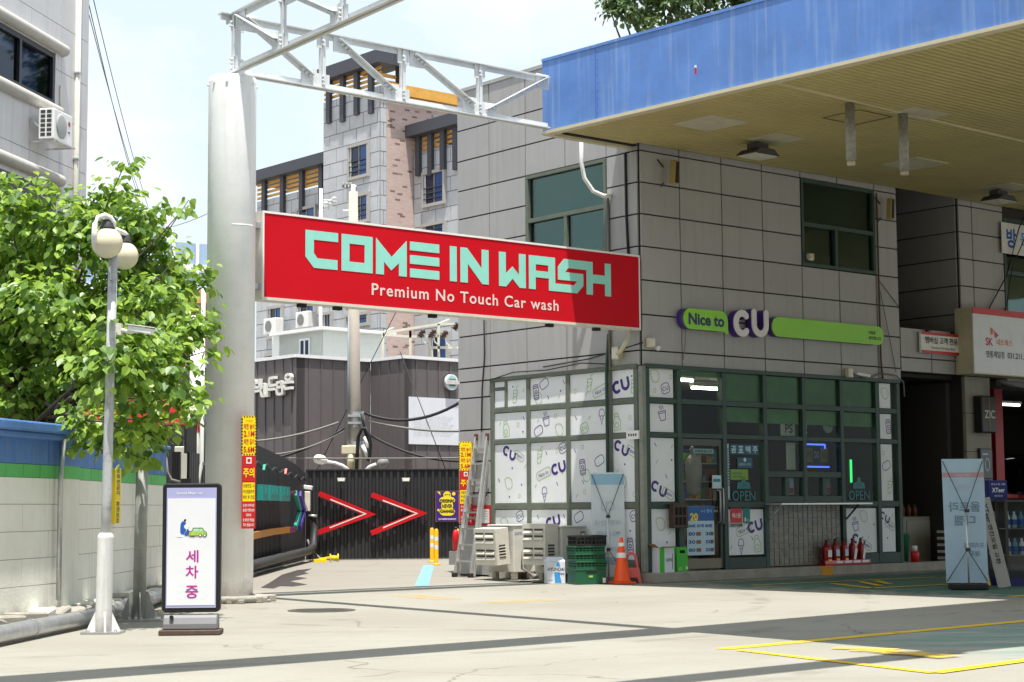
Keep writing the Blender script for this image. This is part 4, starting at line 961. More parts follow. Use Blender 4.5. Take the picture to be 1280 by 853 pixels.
for (h, m, lab, s_, off) in ((.25, M_crate, 'solid green plastic crate at the bottom of the crate stack', True, 0), (.118, M_crate, 'slatted green plastic crate directly on the solid bottom crate', False, .01), (.118, M_crate, 'middle one of the three slatted green plastic crates', False, -.004), (.118, M_crate, 'slatted green plastic crate just under the black crate', False, -.012), (.165, M_crateb, 'black plastic crate topmost on the green crate stack', False, .012)):
    crate((qc.x + off, qc.y, cz), 20 + off * 60, h, m, lab, s_); cz += h + .002
# traffic cone
M_cone = flat('orange_cone_plastic', (250, 88, 18), .4)
q = gd(775, 729.5); t = thing('traffic_cone', 'orange traffic cone with two white bands at the shop corner', 'cone', (*fr(-.53, -.02)[:2], 0), 20)
mb = MB(); mb.slab([(-.19 + .03, -.19), (.19 - .03, -.19), (.19, -.16), (.19, .16), (.16, .19), (-.16, .19), (-.19, .16), (-.19, -.16)], .003, .04, M_cone); mb.build('base', t, bevel=.01)
r_ = lambda z: .135 - .108 * (z - .04) / .70
def seg(a, b, m, d_=0.0): return ([(r_(a) + d_, a), (r_(b) + d_, b)], m)
mb = MB(); mb.lathe([(.155, .04), (.14, .06), (r_(.08), .08), (r_(.735), .735), (.018, .745)], M_cone, n=28); mb.build('body', t)
for a, b in ((.42, .50), (.60, .66)): mb = MB(); mb.lathe([(r_(a) + .003, a), (r_(b) + .003, b)], M_white, n=28, cap=False); mb.build('band', t)
# pink plastic wet-floor style barrier behind the cone
M_pink = flat('sun_faded_red_plastic', (232, 112, 104), .45)
q = gd(796, 728); t = thing('plastic_stand', 'faded red folding plastic stand behind the traffic cone', 'stand', (*fr(-.24, .06)[:2], 0), SA - 40)
mb = MB(); mb.tube([(-.055, 0, .22), (-.075, 0, .36), (-.05, 0, .46), (.0, 0, .49), (.06, 0, .46), (.085, 0, .36), (.10, 0, .22)], .024, M_pink, 8); mb.prism([(-.15, .002), (-.09, .002), (-.06, .09), (.09, .09), (.12, .002), (.17, .002), (.125, .25), (-.085, .25)], -.03, .03, M_pink); mb.build('front_leaf', t, bevel=.012)
mb = MB(); mb.X = Matrix.Translation((0, .12, 0)) @ Matrix.Rotation(R(-12), 4, 'X') @ Matrix.Translation((0, 0, 0)); mb.prism([(-.15, .03), (-.09, .03), (-.05, .10), (.09, .10), (.12, .03), (.17, .03), (.12, .22), (-.08, .22)], .0, .03, M_pink); mb.build('rear_leaf', t, bevel=.012)
# x-frame banners
def cloth_mat(name, top, mid):
    return mat(name, mid, .6, var=.04)
def xbanner(label, loc, rz, W_, H_, m, lines, strips, base=True, lean=4.0):
    t = thing('banner_stand', label, 'banner', loc, rz, 'x frame banner stands')
    X = Matrix.Rotation(R(-lean), 4, 'X')
    c = MB(); c.X = X
    c.box(-W_ / 2, W_ / 2, .06, .064, .10, H_, m)
    for (z0, z1, mm) in strips: c.box(-W_ / 2 + .001, W_ / 2 - .001, .0575, .0595, z0, z1, mm)
    c.build('cloth', t)
    c = MB(); c.X = X
    for (body, x, z, h, w, mm, al) in lines: c.text(body, mm, x, z, .0565, h, w, al, bold=.02, mirror=True)
    c.build('lettering', t)
    mz, lz = H_ * .60, H_ * .30
    for s_ in (-1, 1):
        k = MB(); k.X = X; k.tube([(0, -.06, mz), (s_ * W_ / 2 * .96, .054, H_ - .03)], .006, M_dkgrey, 6); k.build('arm', t)
        k = MB(); k.X = X; k.tube([(0, -.06, lz), (s_ * W_ / 2 * .96, .054, .12)], .006, M_dkgrey, 6); k.build('arm', t)
    k = MB(); k.cyl((0, -.06, .05), (0, -.06 + math.sin(R(lean)) * mz, mz), .013, M_alu); k.build('pole', t)
    k = MB(); k.box(-.035, .035, -.09, -.03, mz - .03, mz + .02, M_dkgrey); k.box(-.035, .035, -.085, -.035, lz - .02, lz + .03, M_dkgrey); k.build('hub', t, bevel=.008)
    if base: k = MB(); k.slab([(-.22, -.20), (.24, -.20), (.27, -.14), (.27, .14), (.22, .2), (-.22, .2), (-.27, .14), (-.27, -.14)], .003, .085, M_rubber); k.build('base', t, bevel=.015)
    return t
M_bc1 = flat('pale_banner_cloth', (212, 222, 226), .6); M_bc2 = flat('blue_white_banner_cloth', (172, 196, 212), .6)
M_ghost = flat('show_through_print', (186, 200, 208), .6); M_ghost2 = flat('grey_show_through_print', (120, 140, 155), .6); M_skyst = flat('pale_sky_print', (150, 190, 215), .6); M_rg = flat('pale_red_print', (190, 150, 155), .6)
q = gd(764, 729)
xbanner('pale banner on an x frame behind the orange cone, blue band on top', (*fr(-.40, .42)[:2], 0), -2, .54, 1.80, M_bc1, [('CU', .0, 1.25, .16, .22, M_ghost, 'c'), ('매장 안내', .0, .98, .09, .42, M_ghost, 'c'), ('행사중', .0, .80, .09, .4, M_ghost, 'c'), ('커피', .1, .55, .08, .2, M_ghost, 'c')], [(1.60, 1.775, M_skyst), (.30, .42, M_skyst)], False)
q = gd(1213, 738)
xbanner('blue white banner on an x frame, seen from behind, before the beige pier', (q.x + .02, q.y + .18, 0), -5, .60, 1.90, M_bc2, [('울트라', .0, 1.20, .15, .46, M_ghost2, 'c'), ('디젤', .0, 1.00, .15, .30, M_ghost2, 'c'), ('프리미엄', .12, .64, .08, .28, M_ghost2, 'c'), ('경유', .12, .52, .08, .16, M_ghost2, 'c'), ('고급휘발유', .0, 1.48, .09, .26, M_ghost, 'c'), ('KEEP CLEAN', 0, 1.665, .03, .20, M_bc2, 'c')], [(1.63, 1.70, M_rg)])
# warning boards
M_boardy = flat('warning_yellow', (252, 220, 0), .45); M_boardr = flat('warning_red', (196, 32, 34), .45)
def warning(label, loc, rz, W_, H_):
    t = thing('warning_board', label, 'warning sign', loc, rz, 'narrow clearance warning boards')
    k = H_ / 1.0
    segs = [(.645, 1.0, M_boardy), (.415, .645, M_boardr), (.24, .415, M_boardy), (0, .24, M_boardr)]
    mb = MB(); mb.box(-W_ / 2, W_ / 2, .004, .014, 0, H_, M_boardr); mb.build('board', t)
    mb = MB()
    for a, b, m in segs: mb.box(-W_ / 2 + (.012 if a == .24 else 0.001), W_ / 2 - (.012 if a == .24 else .001), .0, .0035, a * k + .001, b * k - (.012 if a == .24 else .001), m)
    n = 12                                          # black hazard dashes round the top panel
    for j in range(n):
        z = .66 * k + j * (.33 * k) / n
        for s_ in (-1, 1): mb.box(s_ * W_ / 2 - .011, s_ * W_ / 2 + .011, -.0015, -.0002, z, z + .014 * k, M_ink)
    for j in range(5): x = -W_ / 2 + .02 + j * W_ / 5; mb.box(x, x + .018, -.0015, -.0002, .985 * k, .998 * k, M_ink); mb.box(x, x + .018, -.0015, -.0002, .65 * k, .662 * k, M_ink)
    mb.build('face', t)
    y = -.002; w = W_
    mb = MB()
    mb.text('주차장안내', M_boardr, 0, .955 * k, y, .016 * k, w * .5)
    mb.text('제한 높이', M_boardr, 0, .905 * k, y, .05 * k, w * .78, bold=.02); mb.text('2.1M', M_boardr, 0, .84 * k, y, .055 * k, w * .78, bold=.03)
    mb.text('제한 길이', M_boardr, 0, .77 * k, y, .05 * k, w * .78, bold=.02); mb.text('5.6M', M_boardr, 0, .70 * k, y, .055 * k, w * .78, bold=.03)
    mb.box(-.035, .035, y - .001, y, .575 * k, .63 * k, M_white); mb.box(-.02, .02, y - .002, y - .0012, .587 * k, .618 * k, M_boardr); mb.text('주의', M_boardy, 0, .495 * k, y, .085 * k, w * .8, bold=.03)
    for i, s_ in enumerate(('차량진입 시', '우선멈춤하여', '확인 후 진입')): mb.text(s_, M_ink, 0, (.378 - i * .05) * k, y, .034 * k, w * .8, bold=.01)
    for i, s_ in enumerate(('운전자 부주의로', '발생한 차량파손에', '대하여', '본 매장은 책임을', '지지 않습니다')): mb.text(s_, M_white, 0, (.205 - i * .043) * k, y, .028 * k, w * (.8 if i != 2 else .35), bold=.01)
    mb.build('lettering', t); return t
c_ = at(310.5, 661, 23.22); warning('yellow and red clearance board fixed to the round column', (c_.x, c_.y, c_.z), 18, .185, 1.49)
warning('yellow and red clearance board partly hidden behind the ladder', (at(582.5, 640, 31.8).x, 31.8, .95), 2, .235, 1.48)
t = thing('notice_plate', 'red plate with a white notice panel on the wall behind the ladder', 'sign', fr(-.05, 4.42), SA - 90)
NP = Fm(fr(-.05, 4.42), SA - 90); x0, z1 = NP.p(584, 632); x1, z0 = NP.p(613, 657); x0 = max(x0, -.42)
mb = MB(); mb.box(x0, x1, .0, .012, z0, z1, M_boardr); mb.build('board', t)
mb = MB(); mb.box(x0 + (x1 - x0) * .5, x1 - .03, -.003, -.0005, z0 + .04, z1 - .07, M_white); mb.build('panel', t)
mb = MB()
for k in range(4): mb.text('주차장 이용안내', M_ink, x0 + (x1 - x0) * .74, z1 - .11 - .045 * k, -.004, .02, (x1 - x0) * .36); mb.text('금연 구역', M_white, x0 + (x1 - x0) * .25, z1 - .08 - .06 * k, -.001, .03, (x1 - x0) * .36)
mb.build('lettering', t)
# fittings on the side wall and corner
def jbox(label, u, b, z, s=.13, rz=SA): t = thing('junction_box', label, 'junction box', fr(u, b, z), rz); mb = MB(); mb.box(-s * .5, s * .5, -s * .35, s * .35, -s * .6, s * .6, M_cream); mb.build('body', t, bevel=.008); mb = MB(); mb.box(-s * .42, s * .42, -s * .37, -s * .352, -s * .5, s * .5, M_beigeplas); mb.build('lid', t); return t
jbox('cream junction box at the corner below the red sign end', -.09, .48, 3.76, .17, SA - 90)
jbox('small cream junction box on the front wall just past the corner', .12, -.10, 3.90, .13)
jbox('cream junction box with a small nozzle above the shop window', 5.12, -.10, 3.62, .14)
mb = MB(); mb.lathe([(.03, 0), (.045, .02), (.045, .05), (.03, .06)], M_white, (0, 0, 0), 12, (0.2, -1, -.3)); mb.cyl((0, .05, .0), (0, .0, .0), .015, M_white); mb.build('security_camera', None, 'tiny white camera beside the box past the shop corner', 'camera', loc=fr(.28, -.07, 3.83), rz=SA)
mb = MB(); mb.bar((-.07, 0, .02), (.17, -.10, -.02), .05, .05, M_white); mb.bar((-.10, .02, 0), (-.07, 0, .02), .03, .03, M_alu); mb.build('security_camera', None, 'slim white camera pointing out from the box above the window', 'camera', loc=fr(5.42, -.10, 3.60), rz=SA)
def cable(label, pts, r, m, cat='cable'):
    o = Vector(pts[0]); mb = MB(); mb.tube([Vector(p) - o for p in pts], r, m, 6); return mb.build('cable', None, label, cat, loc=o)
def catenary(p, q, sag, n=14):
    p, q = Vector(p), Vector(q); return [p.lerp(q, i / n) - Vector((0, 0, sag * 4 * (i / n) * (1 - i / n))) for i in range(n + 1)]
cable('thick cream conduit curving from the corner box up behind the red sign', [fr(-.16, .40, 3.74), fr(-.22, .25, 3.78), fr(-.22, .12, 3.92), fr(-.18, .1, 4.10), fr(-.2, .15, 4.2)], .035, M_cream, 'conduit')
cable('black drain line running down the side wall near the corner', [fr(-.05, .27, 7.1), fr(-.05, .26, 6.0), fr(-.05, .22, 5.3)], .022, M_cable)
cable('black cable strung along the wall groove from the corner box', [fr(-.06, 2.4, 3.66), fr(-.06, 1.2, 3.72), fr(-.06, .6, 3.80), fr(-.09, .1, 3.86), fr(-.02, -.06, 3.90)], .011, M_cable)
cable('grey pipe running up the side wall window edge', [fr(-.06, .70, 3.5), fr(-.06, .70, 4.2), fr(-.06, .70, 6.4)], .028, M_greycable, 'pipe')
cable('grey conduit down the shop window frame near the corner', [fr(-.10, .74, .4), fr(-.10, .74, 3.5), fr(-.06, .72, 4.1)], .028, M_green, 'conduit')
cable('thick white hose hooping from the roof edge to the side wall', [fr(-.45, .9, 7.6), fr(-.47, .9, 7.0), fr(-.42, .88, 6.72), fr(-.30, .80, 6.50), fr(-.15, .70, 6.42), fr(-.05, .62, 6.42)], .035, M_white, 'hose')
cable('thin wire hanging loose below the green bubble sign', [fr(.93, -.10, 4.2), fr(.9, -.12, 3.95), fr(.86, -.1, 3.66)], .008, M_greycable)
cable('black cable drooping along the grey side wall', [fr(-.05, 4.05, 4.9), fr(-.06, 4.02, 4.0), fr(-.06, 4.10, 3.4), fr(-.06, 4.12, 2.6)], .014, M_cable)
cable('thin cable looping above the window frames of the side wall', [fr(-.06, 3.9, 3.52), fr(-.07, 3.2, 3.62), fr(-.07, 2.3, 3.60), fr(-.07, 1.4, 3.66), fr(-.07, .75, 3.6)], .010, M_cable)
cable('brown cable running down the wall right of the upper front window', [fr(6.10, -.06, 7.05), fr(6.10, -.06, 5.2), fr(6.10, -.06, 3.9), fr(6.14, -.06, 3.55)], .016, flat('brown_cable', (86, 70, 50), .7))
cable('pale cable looped at the top corner of the shop window', [fr(5.2, -.09, 3.62), fr(5.6, -.1, 3.54), fr(6.1, -.08, 3.66), fr(6.5, -.08, 3.64), fr(6.72, -.08, 3.52), fr(6.74, -.08, 3.25)], .014, M_greycable)
cable('thin slack wire on the wall beside the green bar sign', [fr(6.15, -.05, 5.2), fr(6.3, -.06, 4.6), fr(6.55, -.05, 3.7)], .007, M_greycable)
cable('thin diagonal wire on the wall beside the brown cable', [fr(6.12, -.05, 5.4), fr(6.68, -.05, 4.95)], .006, M_cable)
cable('black cable slanting across the tall bay to the office banner', [fr(8.85, -.06, 4.62), fr(9.5, -.08, 5.1), fr(10.1, -.1, 5.8), fr(10.45, -.2, 6.8), fr(10.6, -.3, 7.15)], .014, M_cable)
cable('second black cable slanting beside the office banner', [fr(9.6, -.06, 4.65), fr(10.1, -.08, 5.2), fr(10.25, -.15, 6.0), fr(10.9, -.3, 7.15)], .012, M_cable)
cable('blue cable lying on the ground between the crates and the cone', [fr(-.62, .62, .02), fr(-.50, .50, .05), fr(-.42, .36, .02), fr(-.30, .28, .02), fr(-.16, .3, .03)], .012, M_blue)
cable('black cable trailing on the ground before the air conditioners', [fr(-1.0, 2.9, .012), fr(-1.15, 2.3, .012), fr(-1.05, 1.7, .012), fr(-1.2, 1.3, .012), fr(-.95, 1.05, .012)], .011, M_cable)
# wall speakers
def horn(label, px, py):
    x, z = PF.p(px, py); t = thing('wall_speaker', label, 'speaker', fr(x, -.16, z), SA + 12, 'yellowed wall speakers')
    mb = MB(); mb.prism([(-.09, -.20), (.05, -.20), (.09, .20), (-.03, .20)], -.10, .0, flat('yellowed_plastic', (168, 148, 88), .5)); mb.build('casing', t, bevel=.01)
    mb = MB(); mb.prism([(-.05, -.18), (.046, -.18), (.085, .18), (-.005, .18)], -.108, -.101, flat('brown_mesh', (44, 32, 22), .8)); mb.build('grille', t)
    mb = MB(); mb.bar((-.06, .12, .1), (-.18, .16, .22), .02, .02, M_dkgrey); mb.bar((-.06, .12, -.16), (-.10, .16, -.24), .02, .02, M_dkgrey); mb.build('bracket', t)
horn('yellowed wall speaker high on the front wall by the shop corner', 831, 218)
horn('yellowed wall speaker high on the wall by the upper window edge', 1101, 263)
x, z = PF.p(1008, 323); t = thing('sensor_light', 'small beige sensor light in the lower corner of the upper front window', 'lamp', fr(x, -.10, z), SA); mb = MB(); mb.box(-.06, .06, -.04, .05, -.03, .07, M_cream); mb.build('body', t, bevel=.01); mb = MB(); mb.box(-.10, .0, -.08, -.02, -.06, -.031, M_white); mb.build('lens', t, bevel=.01)
# house number plate and mailbox
x, z = PF.p(841, 645); t = thing('mailbox', 'brown metal mailbox with small slots at the shop corner', 'mailbox', fr(x, -.09, z), SA); mb = MB(); mb.box(-.17, .17, -.10, .02, -.20, .20, flat('brown_metal', (76, 60, 48), .5, .3)); mb.build('body', t, bevel=.008)
mb = MB()
for i in range(3):
    for j in range(2): mb.box(-.13 + i * .09, -.07 + i * .09, -.106, -.101, -.15 + j * .16, -.02 + j * .16, M_dark)
mb.build('slot', t)
x, z = PW.p(797, 544); mb = MB(); mb.box(-.16, .13, -.03, .0, -.07, .07, M_white)
for k in range(4): mb.box(-.11 + k * .055, -.08 + k * .055, -.034, -.031, -.02, .02, M_ink)
mb.build('small_plate', None, 'small white plate with dark marks on the corner window rail', 'plate', loc=fr(-.075, -x, z), rz=SA - 90)
# ------------------------------------------------------------------ in and before the shaded shop front
# stickers and posters on the door and windows
def poster(label, x0, x1, z0, z1, y, m, cat='poster', group=None):
    t = thing('poster', label, cat, fr((x0 + x1) / 2, y, z0), SA, group); mb = MB(); w, h = x1 - x0, z1 - z0; mb.box(-w / 2, w / 2, -.002, .001, 0, h, m); mb.build('sheet', t); return t, w, h
p = lambda x, y: PF.p(*z7(x, y))
def rect(x0, y0, x1, y1): a, b = p(x0, y0), p(x1, y1); return a[0], b[0], b[1], a[1]
M_posterb = flat('poster_blue', (30, 95, 165), .5); M_posterw = flat('poster_pale', (188, 214, 226), .5); M_teal = flat('teal_print', (15, 130, 125), .5)
t, w, h = poster('tall price poster with blue head and rows of numbers on the door', *rect(175, 588, 282, 772), -.012, M_posterw)
mb = MB(); mb.box(-w / 2 + .001, w / 2 - .001, -.004, -.0025, h * .70, h - .002, M_posterb); mb.build('head', t)
mb = MB(); mb.text('20', M_yellow, -w * .24, h * .78, -.005, .13, .19, bold=.04); mb.text('1+1 행사', M_posterw, w * .22, h * .90, -.005, .06, .26)
for r_, row in enumerate((('1000원', '30개', '80원'), ('80', '', '30'), ('30', '', '50'), ('80', '', '50C'))):
    for c_, s_ in enumerate(row):
        if s_: mb.text(s_, M_posterb, -w * .33 + c_ * w * .31, h * (.60 - .165 * r_), -.005, .06, w * .25, bold=.03)
    if r_: mb.box(-w * .17, w * .0, -.005, -.003, h * (.60 - .165 * r_) - .03, h * (.60 - .165 * r_) + .03, flat('snack_print', (150, 90, 60), .5)); mb.box(w * .36, w * .47, -.005, -.003, h * (.60 - .165 * r_) - .03, h * (.60 - .165 * r_) + .03, MATS['snack_print'])
mb.build('lettering', t)
t, w, h = poster('red security sticker with white lettering on the white window film', *rect(340, 596, 385, 650), -.020, M_red, 'sticker'); mb = MB(); mb.text('에스원', M_white, 0, h * .5, -.004, .085, w * .72, bold=.02); mb.build('lettering', t)
t, w, h = poster('pale grey sticker strip below the red security sticker', *rect(338, 652, 388, 667), -.020, flat('grey_sticker', (170, 172, 172), .5), 'sticker'); mb = MB(); mb.text('SECOM', M_ink, 0, h * .5, -.004, h * .6, w * .85, bold=.03); mb.build('lettering', t)
t, w, h = poster('small teal sticker with white figure beside the red sticker', *rect(388, 596, 416, 652), -.020, M_teal, 'sticker'); mb = MB(); mb.disc(-w * .2, h * .32, .018, -.004, M_white); mb.box(-w * .30, -w * .1, -.004, -.0025, h * .12, h * .26, M_white); mb.text('안심', M_white, w * .18, h * .2, -.004, .04, w * .4); mb.build('lettering', t)
t, w, h = poster('blue sticker row with four square characters on the glass', *rect(340, 352, 450, 392), -.010, flat('deep_teal_print', (15, 88, 108), .5), 'sticker'); mb = MB()
for i, ch in enumerate('곰표맥주'): mb.text(ch, M_posterw, -w * .375 + i * w * .25, h * .5, -.004, h * .72, w * .17, bold=.03)
mb.build('lettering', t)
t, w, h = poster('small blue card with a pale bear shape under the four characters', *rect(368, 402, 426, 442), -.010, MATS['deep_teal_print'], 'sticker'); mb = MB(); mb.disc(0, h * .78, .035, -.004, M_posterw); mb.text('대박나라', M_posterw, 0, h * .33, -.004, h * .3, w * .8); mb.build('lettering', t)
t, w, h = poster('tall thin white bar strip on the glass beside the door', *rect(329, 350, 340, 560), -.010, M_posterw, 'sticker'); mb = MB()
for k in range(14): mb.box(-w * .3, w * .3, -.004, -.0025, h * (.24 + .05 * k), h * (.265 + .05 * k), M_ink)
mb.build('lettering', t)
t, w, h = poster('round ended green sticker on the glass above the open lettering', *rect(342, 447, 410, 488), -.010, flat('dull_lime', (120, 160, 40), .5), 'sticker'); mb = MB(); mb.text('무인택배', M_navy, -w * .12, h * .62, -.004, h * .2, w * .5); mb.text('접수중', M_navy, -w * .12, h * .32, -.004, h * .2, w * .5); mb.build('lettering', t)
M_opent = flat('open_teal', (40, 120, 125), .5)
def opensign(label, x, y, wpx, arch):
    a, b = p(x - wpx / 2, y), p(x + wpx / 2, y); t = thing('open_sticker', label, 'sticker', fr((a[0] + b[0]) / 2, -.010, a[1]), SA, 'open stickers on the glass')
    w = b[0] - a[0]; mb = MB(); mb.text('OPEN', M_opent, 0, .0, -.002, .17, w, bold=.012); mb.build('lettering', t)
    mb = MB(); mb.poly([(-w * .3, .12), (w * .3, .12), (w * .26, .22), (w * .1, .24), (w * .08, .32), (-w * .08, .32), (-w * .1, .24), (-w * .26, .22)], -.002, M_opent); mb.text('cu', MATS['deep_teal_print'], 0, .19, -.004, .06); mb.build('emblem', t)
opensign('teal open lettering on the glass right beside the door', 393, 548, 88, 1)
opensign('teal open lettering on the glass under the green neon tube', 832, 546, 80, 1)
t, w, h = poster('white card with blue band hanging by the door handle', *rect(268, 470, 303, 520), -.040, M_posterw, 'card'); mb = MB(); mb.box(-w * .4, w * .4, -.004, -.0025, h * .5, h * .72, M_teal); mb.build('band', t)
t, w, h = poster('white name strip with dark lettering inside the door glass', *rect(205, 368, 283, 388), .02, M_posterw, 'sticker'); mb = MB(); mb.text('자동문입니다', M_ink, 0, h * .5, -.004, h * .55, w * .85, bold=.02); mb.build('lettering', t)
# inside: shelves, ceiling tubes, banners, neon
M_tube = mat('lit_tube', (.9, .9, .85), emit=(1, .95, .82), estr=13.0)
q = p(230, 122)
for i, (u, b, L_, lab) in enumerate(((1.3, .9, 1.6, 'lit ceiling tube nearest the door pane'), (1.7, 1.9, 1.5, 'lit ceiling tube behind the first one'), (1.5, 2.9, 2.2, 'lit ceiling tube deep in the shop'), (4.2, 2.2, 1.6, 'lit ceiling tube over the shop counter'))):
    t = thing('tube_light', lab, 'light', fr(u, b, 3.42), SA, 'ceiling tubes inside the shop'); mb = MB(); mb.box(-L_ / 2, L_ / 2, -.06, .06, .03, .10, M_white); mb.build('housing', t); mb = MB(); mb.cyl((-L_ / 2, 0, 0), (L_ / 2, 0, 0), .022, M_tube); mb.build('tube', t)
goods = [flat('goods_%d' % i, c, .5) for i, c in enumerate(((160, 40, 40), (210, 170, 50), (60, 120, 60), (60, 80, 150), (200, 190, 170), (120, 70, 40), (190, 110, 60), (90, 150, 170)))]
def shelf(label, u0, u1, b, z1, rz=0):
    t = thing('goods_shelf', label, 'shelf', fr(u0, b, .17), SA, 'shelves inside the shop'); L_ = u1 - u0; rr = random.Random(int(u0 * 100))
    mb = MB(); mb.box(0, L_, .30, .33, 0, z1, M_grey)
    zs = [.1 + .36 * k for k in range(int((z1 - .2) / .36) + 1)]
    for z in zs: mb.box(0, L_, 0, .3, z, z + .02, M_beigeplas)
    mb.build('rack', t); mb = MB()
    for z in zs:
        x = .02
        while x < L_ - .1: w_ = rr.uniform(.07, .16); mb.box(x, x + w_ - .01, .04, .26, z + .021, z + rr.uniform(.14, .28), rr.choice(goods)); x += w_
    mb.build('goods', t)
shelf('long goods shelf along the back wall of the shop', .5, 6.2, 3.9, 2.2)
shelf('low goods shelf behind the door glass', .3, 1.7, 2.4, 1.5)
shelf('goods shelf behind the green window film', 2.0, 3.3, 2.0, 1.4)
mb = MB(); mb.box(-.85, .85, -.3, .3, 0, .95, flat('counter_wood', (92, 70, 52), .5)); mb.box(-.9, .9, -.34, .34, .951, .985, M_beigeplas); mb.build('sales_counter', None, 'brown sales counter inside behind the serving hatch', 'counter', loc=fr(4.1, 1.4, .171), rz=SA)
mb = MB(); mb.box(-.5, .5, -.05, .05, 0, .17, M_limesign); mb.build('light_box', None, 'bright green light box sign inside the door', 'sign', loc=fr(1.15, .55, 1.96), rz=SA)
mb = MB(); mb.lathe([(.04, 0), (.12, .06), (.15, .5), (.13, .62), (.04, .72)], flat('pale_balloon', (190, 175, 170), .6), n=14); mb.tube([(-.03, 0, .7), (-.05, 0, .80), (0, 0, .84)], .03, MATS['pale_balloon']); mb.build('inflatable', None, 'pale pink wrapped bundle hanging inside the door', 'decoration', loc=fr(1.52, .35, 1.40), rz=SA)
for (px0, py0, px1, py1, lab, s_) in ((548, 238, 604, 320, 'white hanging banner behind the upper hatch pane', 'PS'), (630, 265, 650, 335, 'narrow white banner behind the pane beside the first', 'S'), (570, 345, 606, 448, 'long white strip banner behind the hatch pane', '')):
    a, b = p(px0, py0), p(px1, py1); t = thing('hanging_banner', lab, 'banner', fr((a[0] + b[0]) / 2, .08, b[1]), SA, 'banners inside the shop glass'); mb = MB(); mb.box(-(b[0] - a[0]) / 2, (b[0] - a[0]) / 2, 0, .01, 0, a[1] - b[1], flat('banner_white', (196, 196, 192), .6)); mb.build('cloth', t)
    if s_: mb = MB(); mb.text(s_, M_ink, .02, (a[1] - b[1]) * .35, -.003, .16, bold=.02); mb.build('lettering', t)
M_nblue = mat('blue_neon', (.1, .1, .9), emit=(.05, .09, 1.0), estr=2.2); M_ngreen = mat('green_neon', (.1, .9, .2), emit=(.05, 1.0, .22), estr=.9)
t = thing('neon_sign', 'lit blue framed neon menu box inside the hatch pane', 'neon sign', fr(0, .14), SA); a, b = p(630, 350), p(748, 440)
mb = MB(); mb.box(a[0] + .02, b[0], .02, .06, b[1], a[1], M_ink); mb.build('back_box', t)
mb = MB(); mb.cyl((a[0], 0, a[1]), (b[0] - .14, 0, a[1]), .014, M_nblue); mb.cyl((b[0] - .14, 0, a[1]), (b[0] - .14, 0, a[1] - .07), .014, M_nblue); mb.cyl((a[0] + .02, 0, b[1] + .01), (b[0] - .04, 0, b[1] + .01), .014, M_nblue); mb.build('neon_tube', t)
mb = MB(); w = (b[0] - a[0]) / 4
for i in (1, 2, 3): mb.box(a[0] + w * i - .05, a[0] + w * i + .16, .012, .019, b[1] + .09, a[1] - .06, flat('dull_gold', (132, 112, 50), .5) if i != 2 else M_ink)
for i, ch in enumerate(('커피', 'DO', '도넛')): mb.text(ch, M_posterw if i == 1 else M_ink, a[0] + w * (i + 1) + .055, (a[1] + b[1]) / 2 + .02, .010, .12, .12)
mb.build('panel', t)
q = p(822, 410); q2 = p(824, 497); mb = MB(); mb.cyl((0, 0, 0), (0, 0, q[1] - q2[1]), .02, M_ngreen); mb.box(-.03, .03, .025, .05, -.02, q[1] - q2[1] + .02, M_ink); mb.build('neon_tube', None, 'single lit upright green neon tube behind the far pane', 'neon sign', loc=fr(q[0], .12, q2[1]), rz=SA)
for (px, py, lab, m) in ((582, 515, 'small pale poster standing in the hatch pane', M_posterw), (722, 515, 'small grey poster standing in the last hatch pane', flat('grey_poster', (120, 130, 135), .5))):
    q = p(px, py); t = thing('small_poster', lab, 'poster', fr(q[0], .10, q[1] - .13), SA); mb = MB(); mb.box(-.14, .14, 0, .01, 0, .29, m); mb.build('sheet', t); mb = MB(); mb.box(-.05, .12, -.006, -.001, .02, .12, MATS['goods_0']); mb.box(-.12, .03, -.006, -.001, .12, .24, MATS['goods_7']); mb.build('picture', t)
q = p(733, 283); t = thing('wall_clock', 'round white clock seen through the upper pane', 'clock', fr(q[0], .12, q[1]), SA); mb = MB(); mb.lathe([(.12, 0), (.12, .03)], flat('clock_face', (165, 170, 165), .5), n=24, axis=(0, -1, 0)); mb.build('face', t); mb = MB(); mb.box(-.004, .004, -.034, -.031, 0, .08, M_ink); mb.box(0, .06, -.034, -.031, -.004, .004, M_ink); mb.build('hand', t)
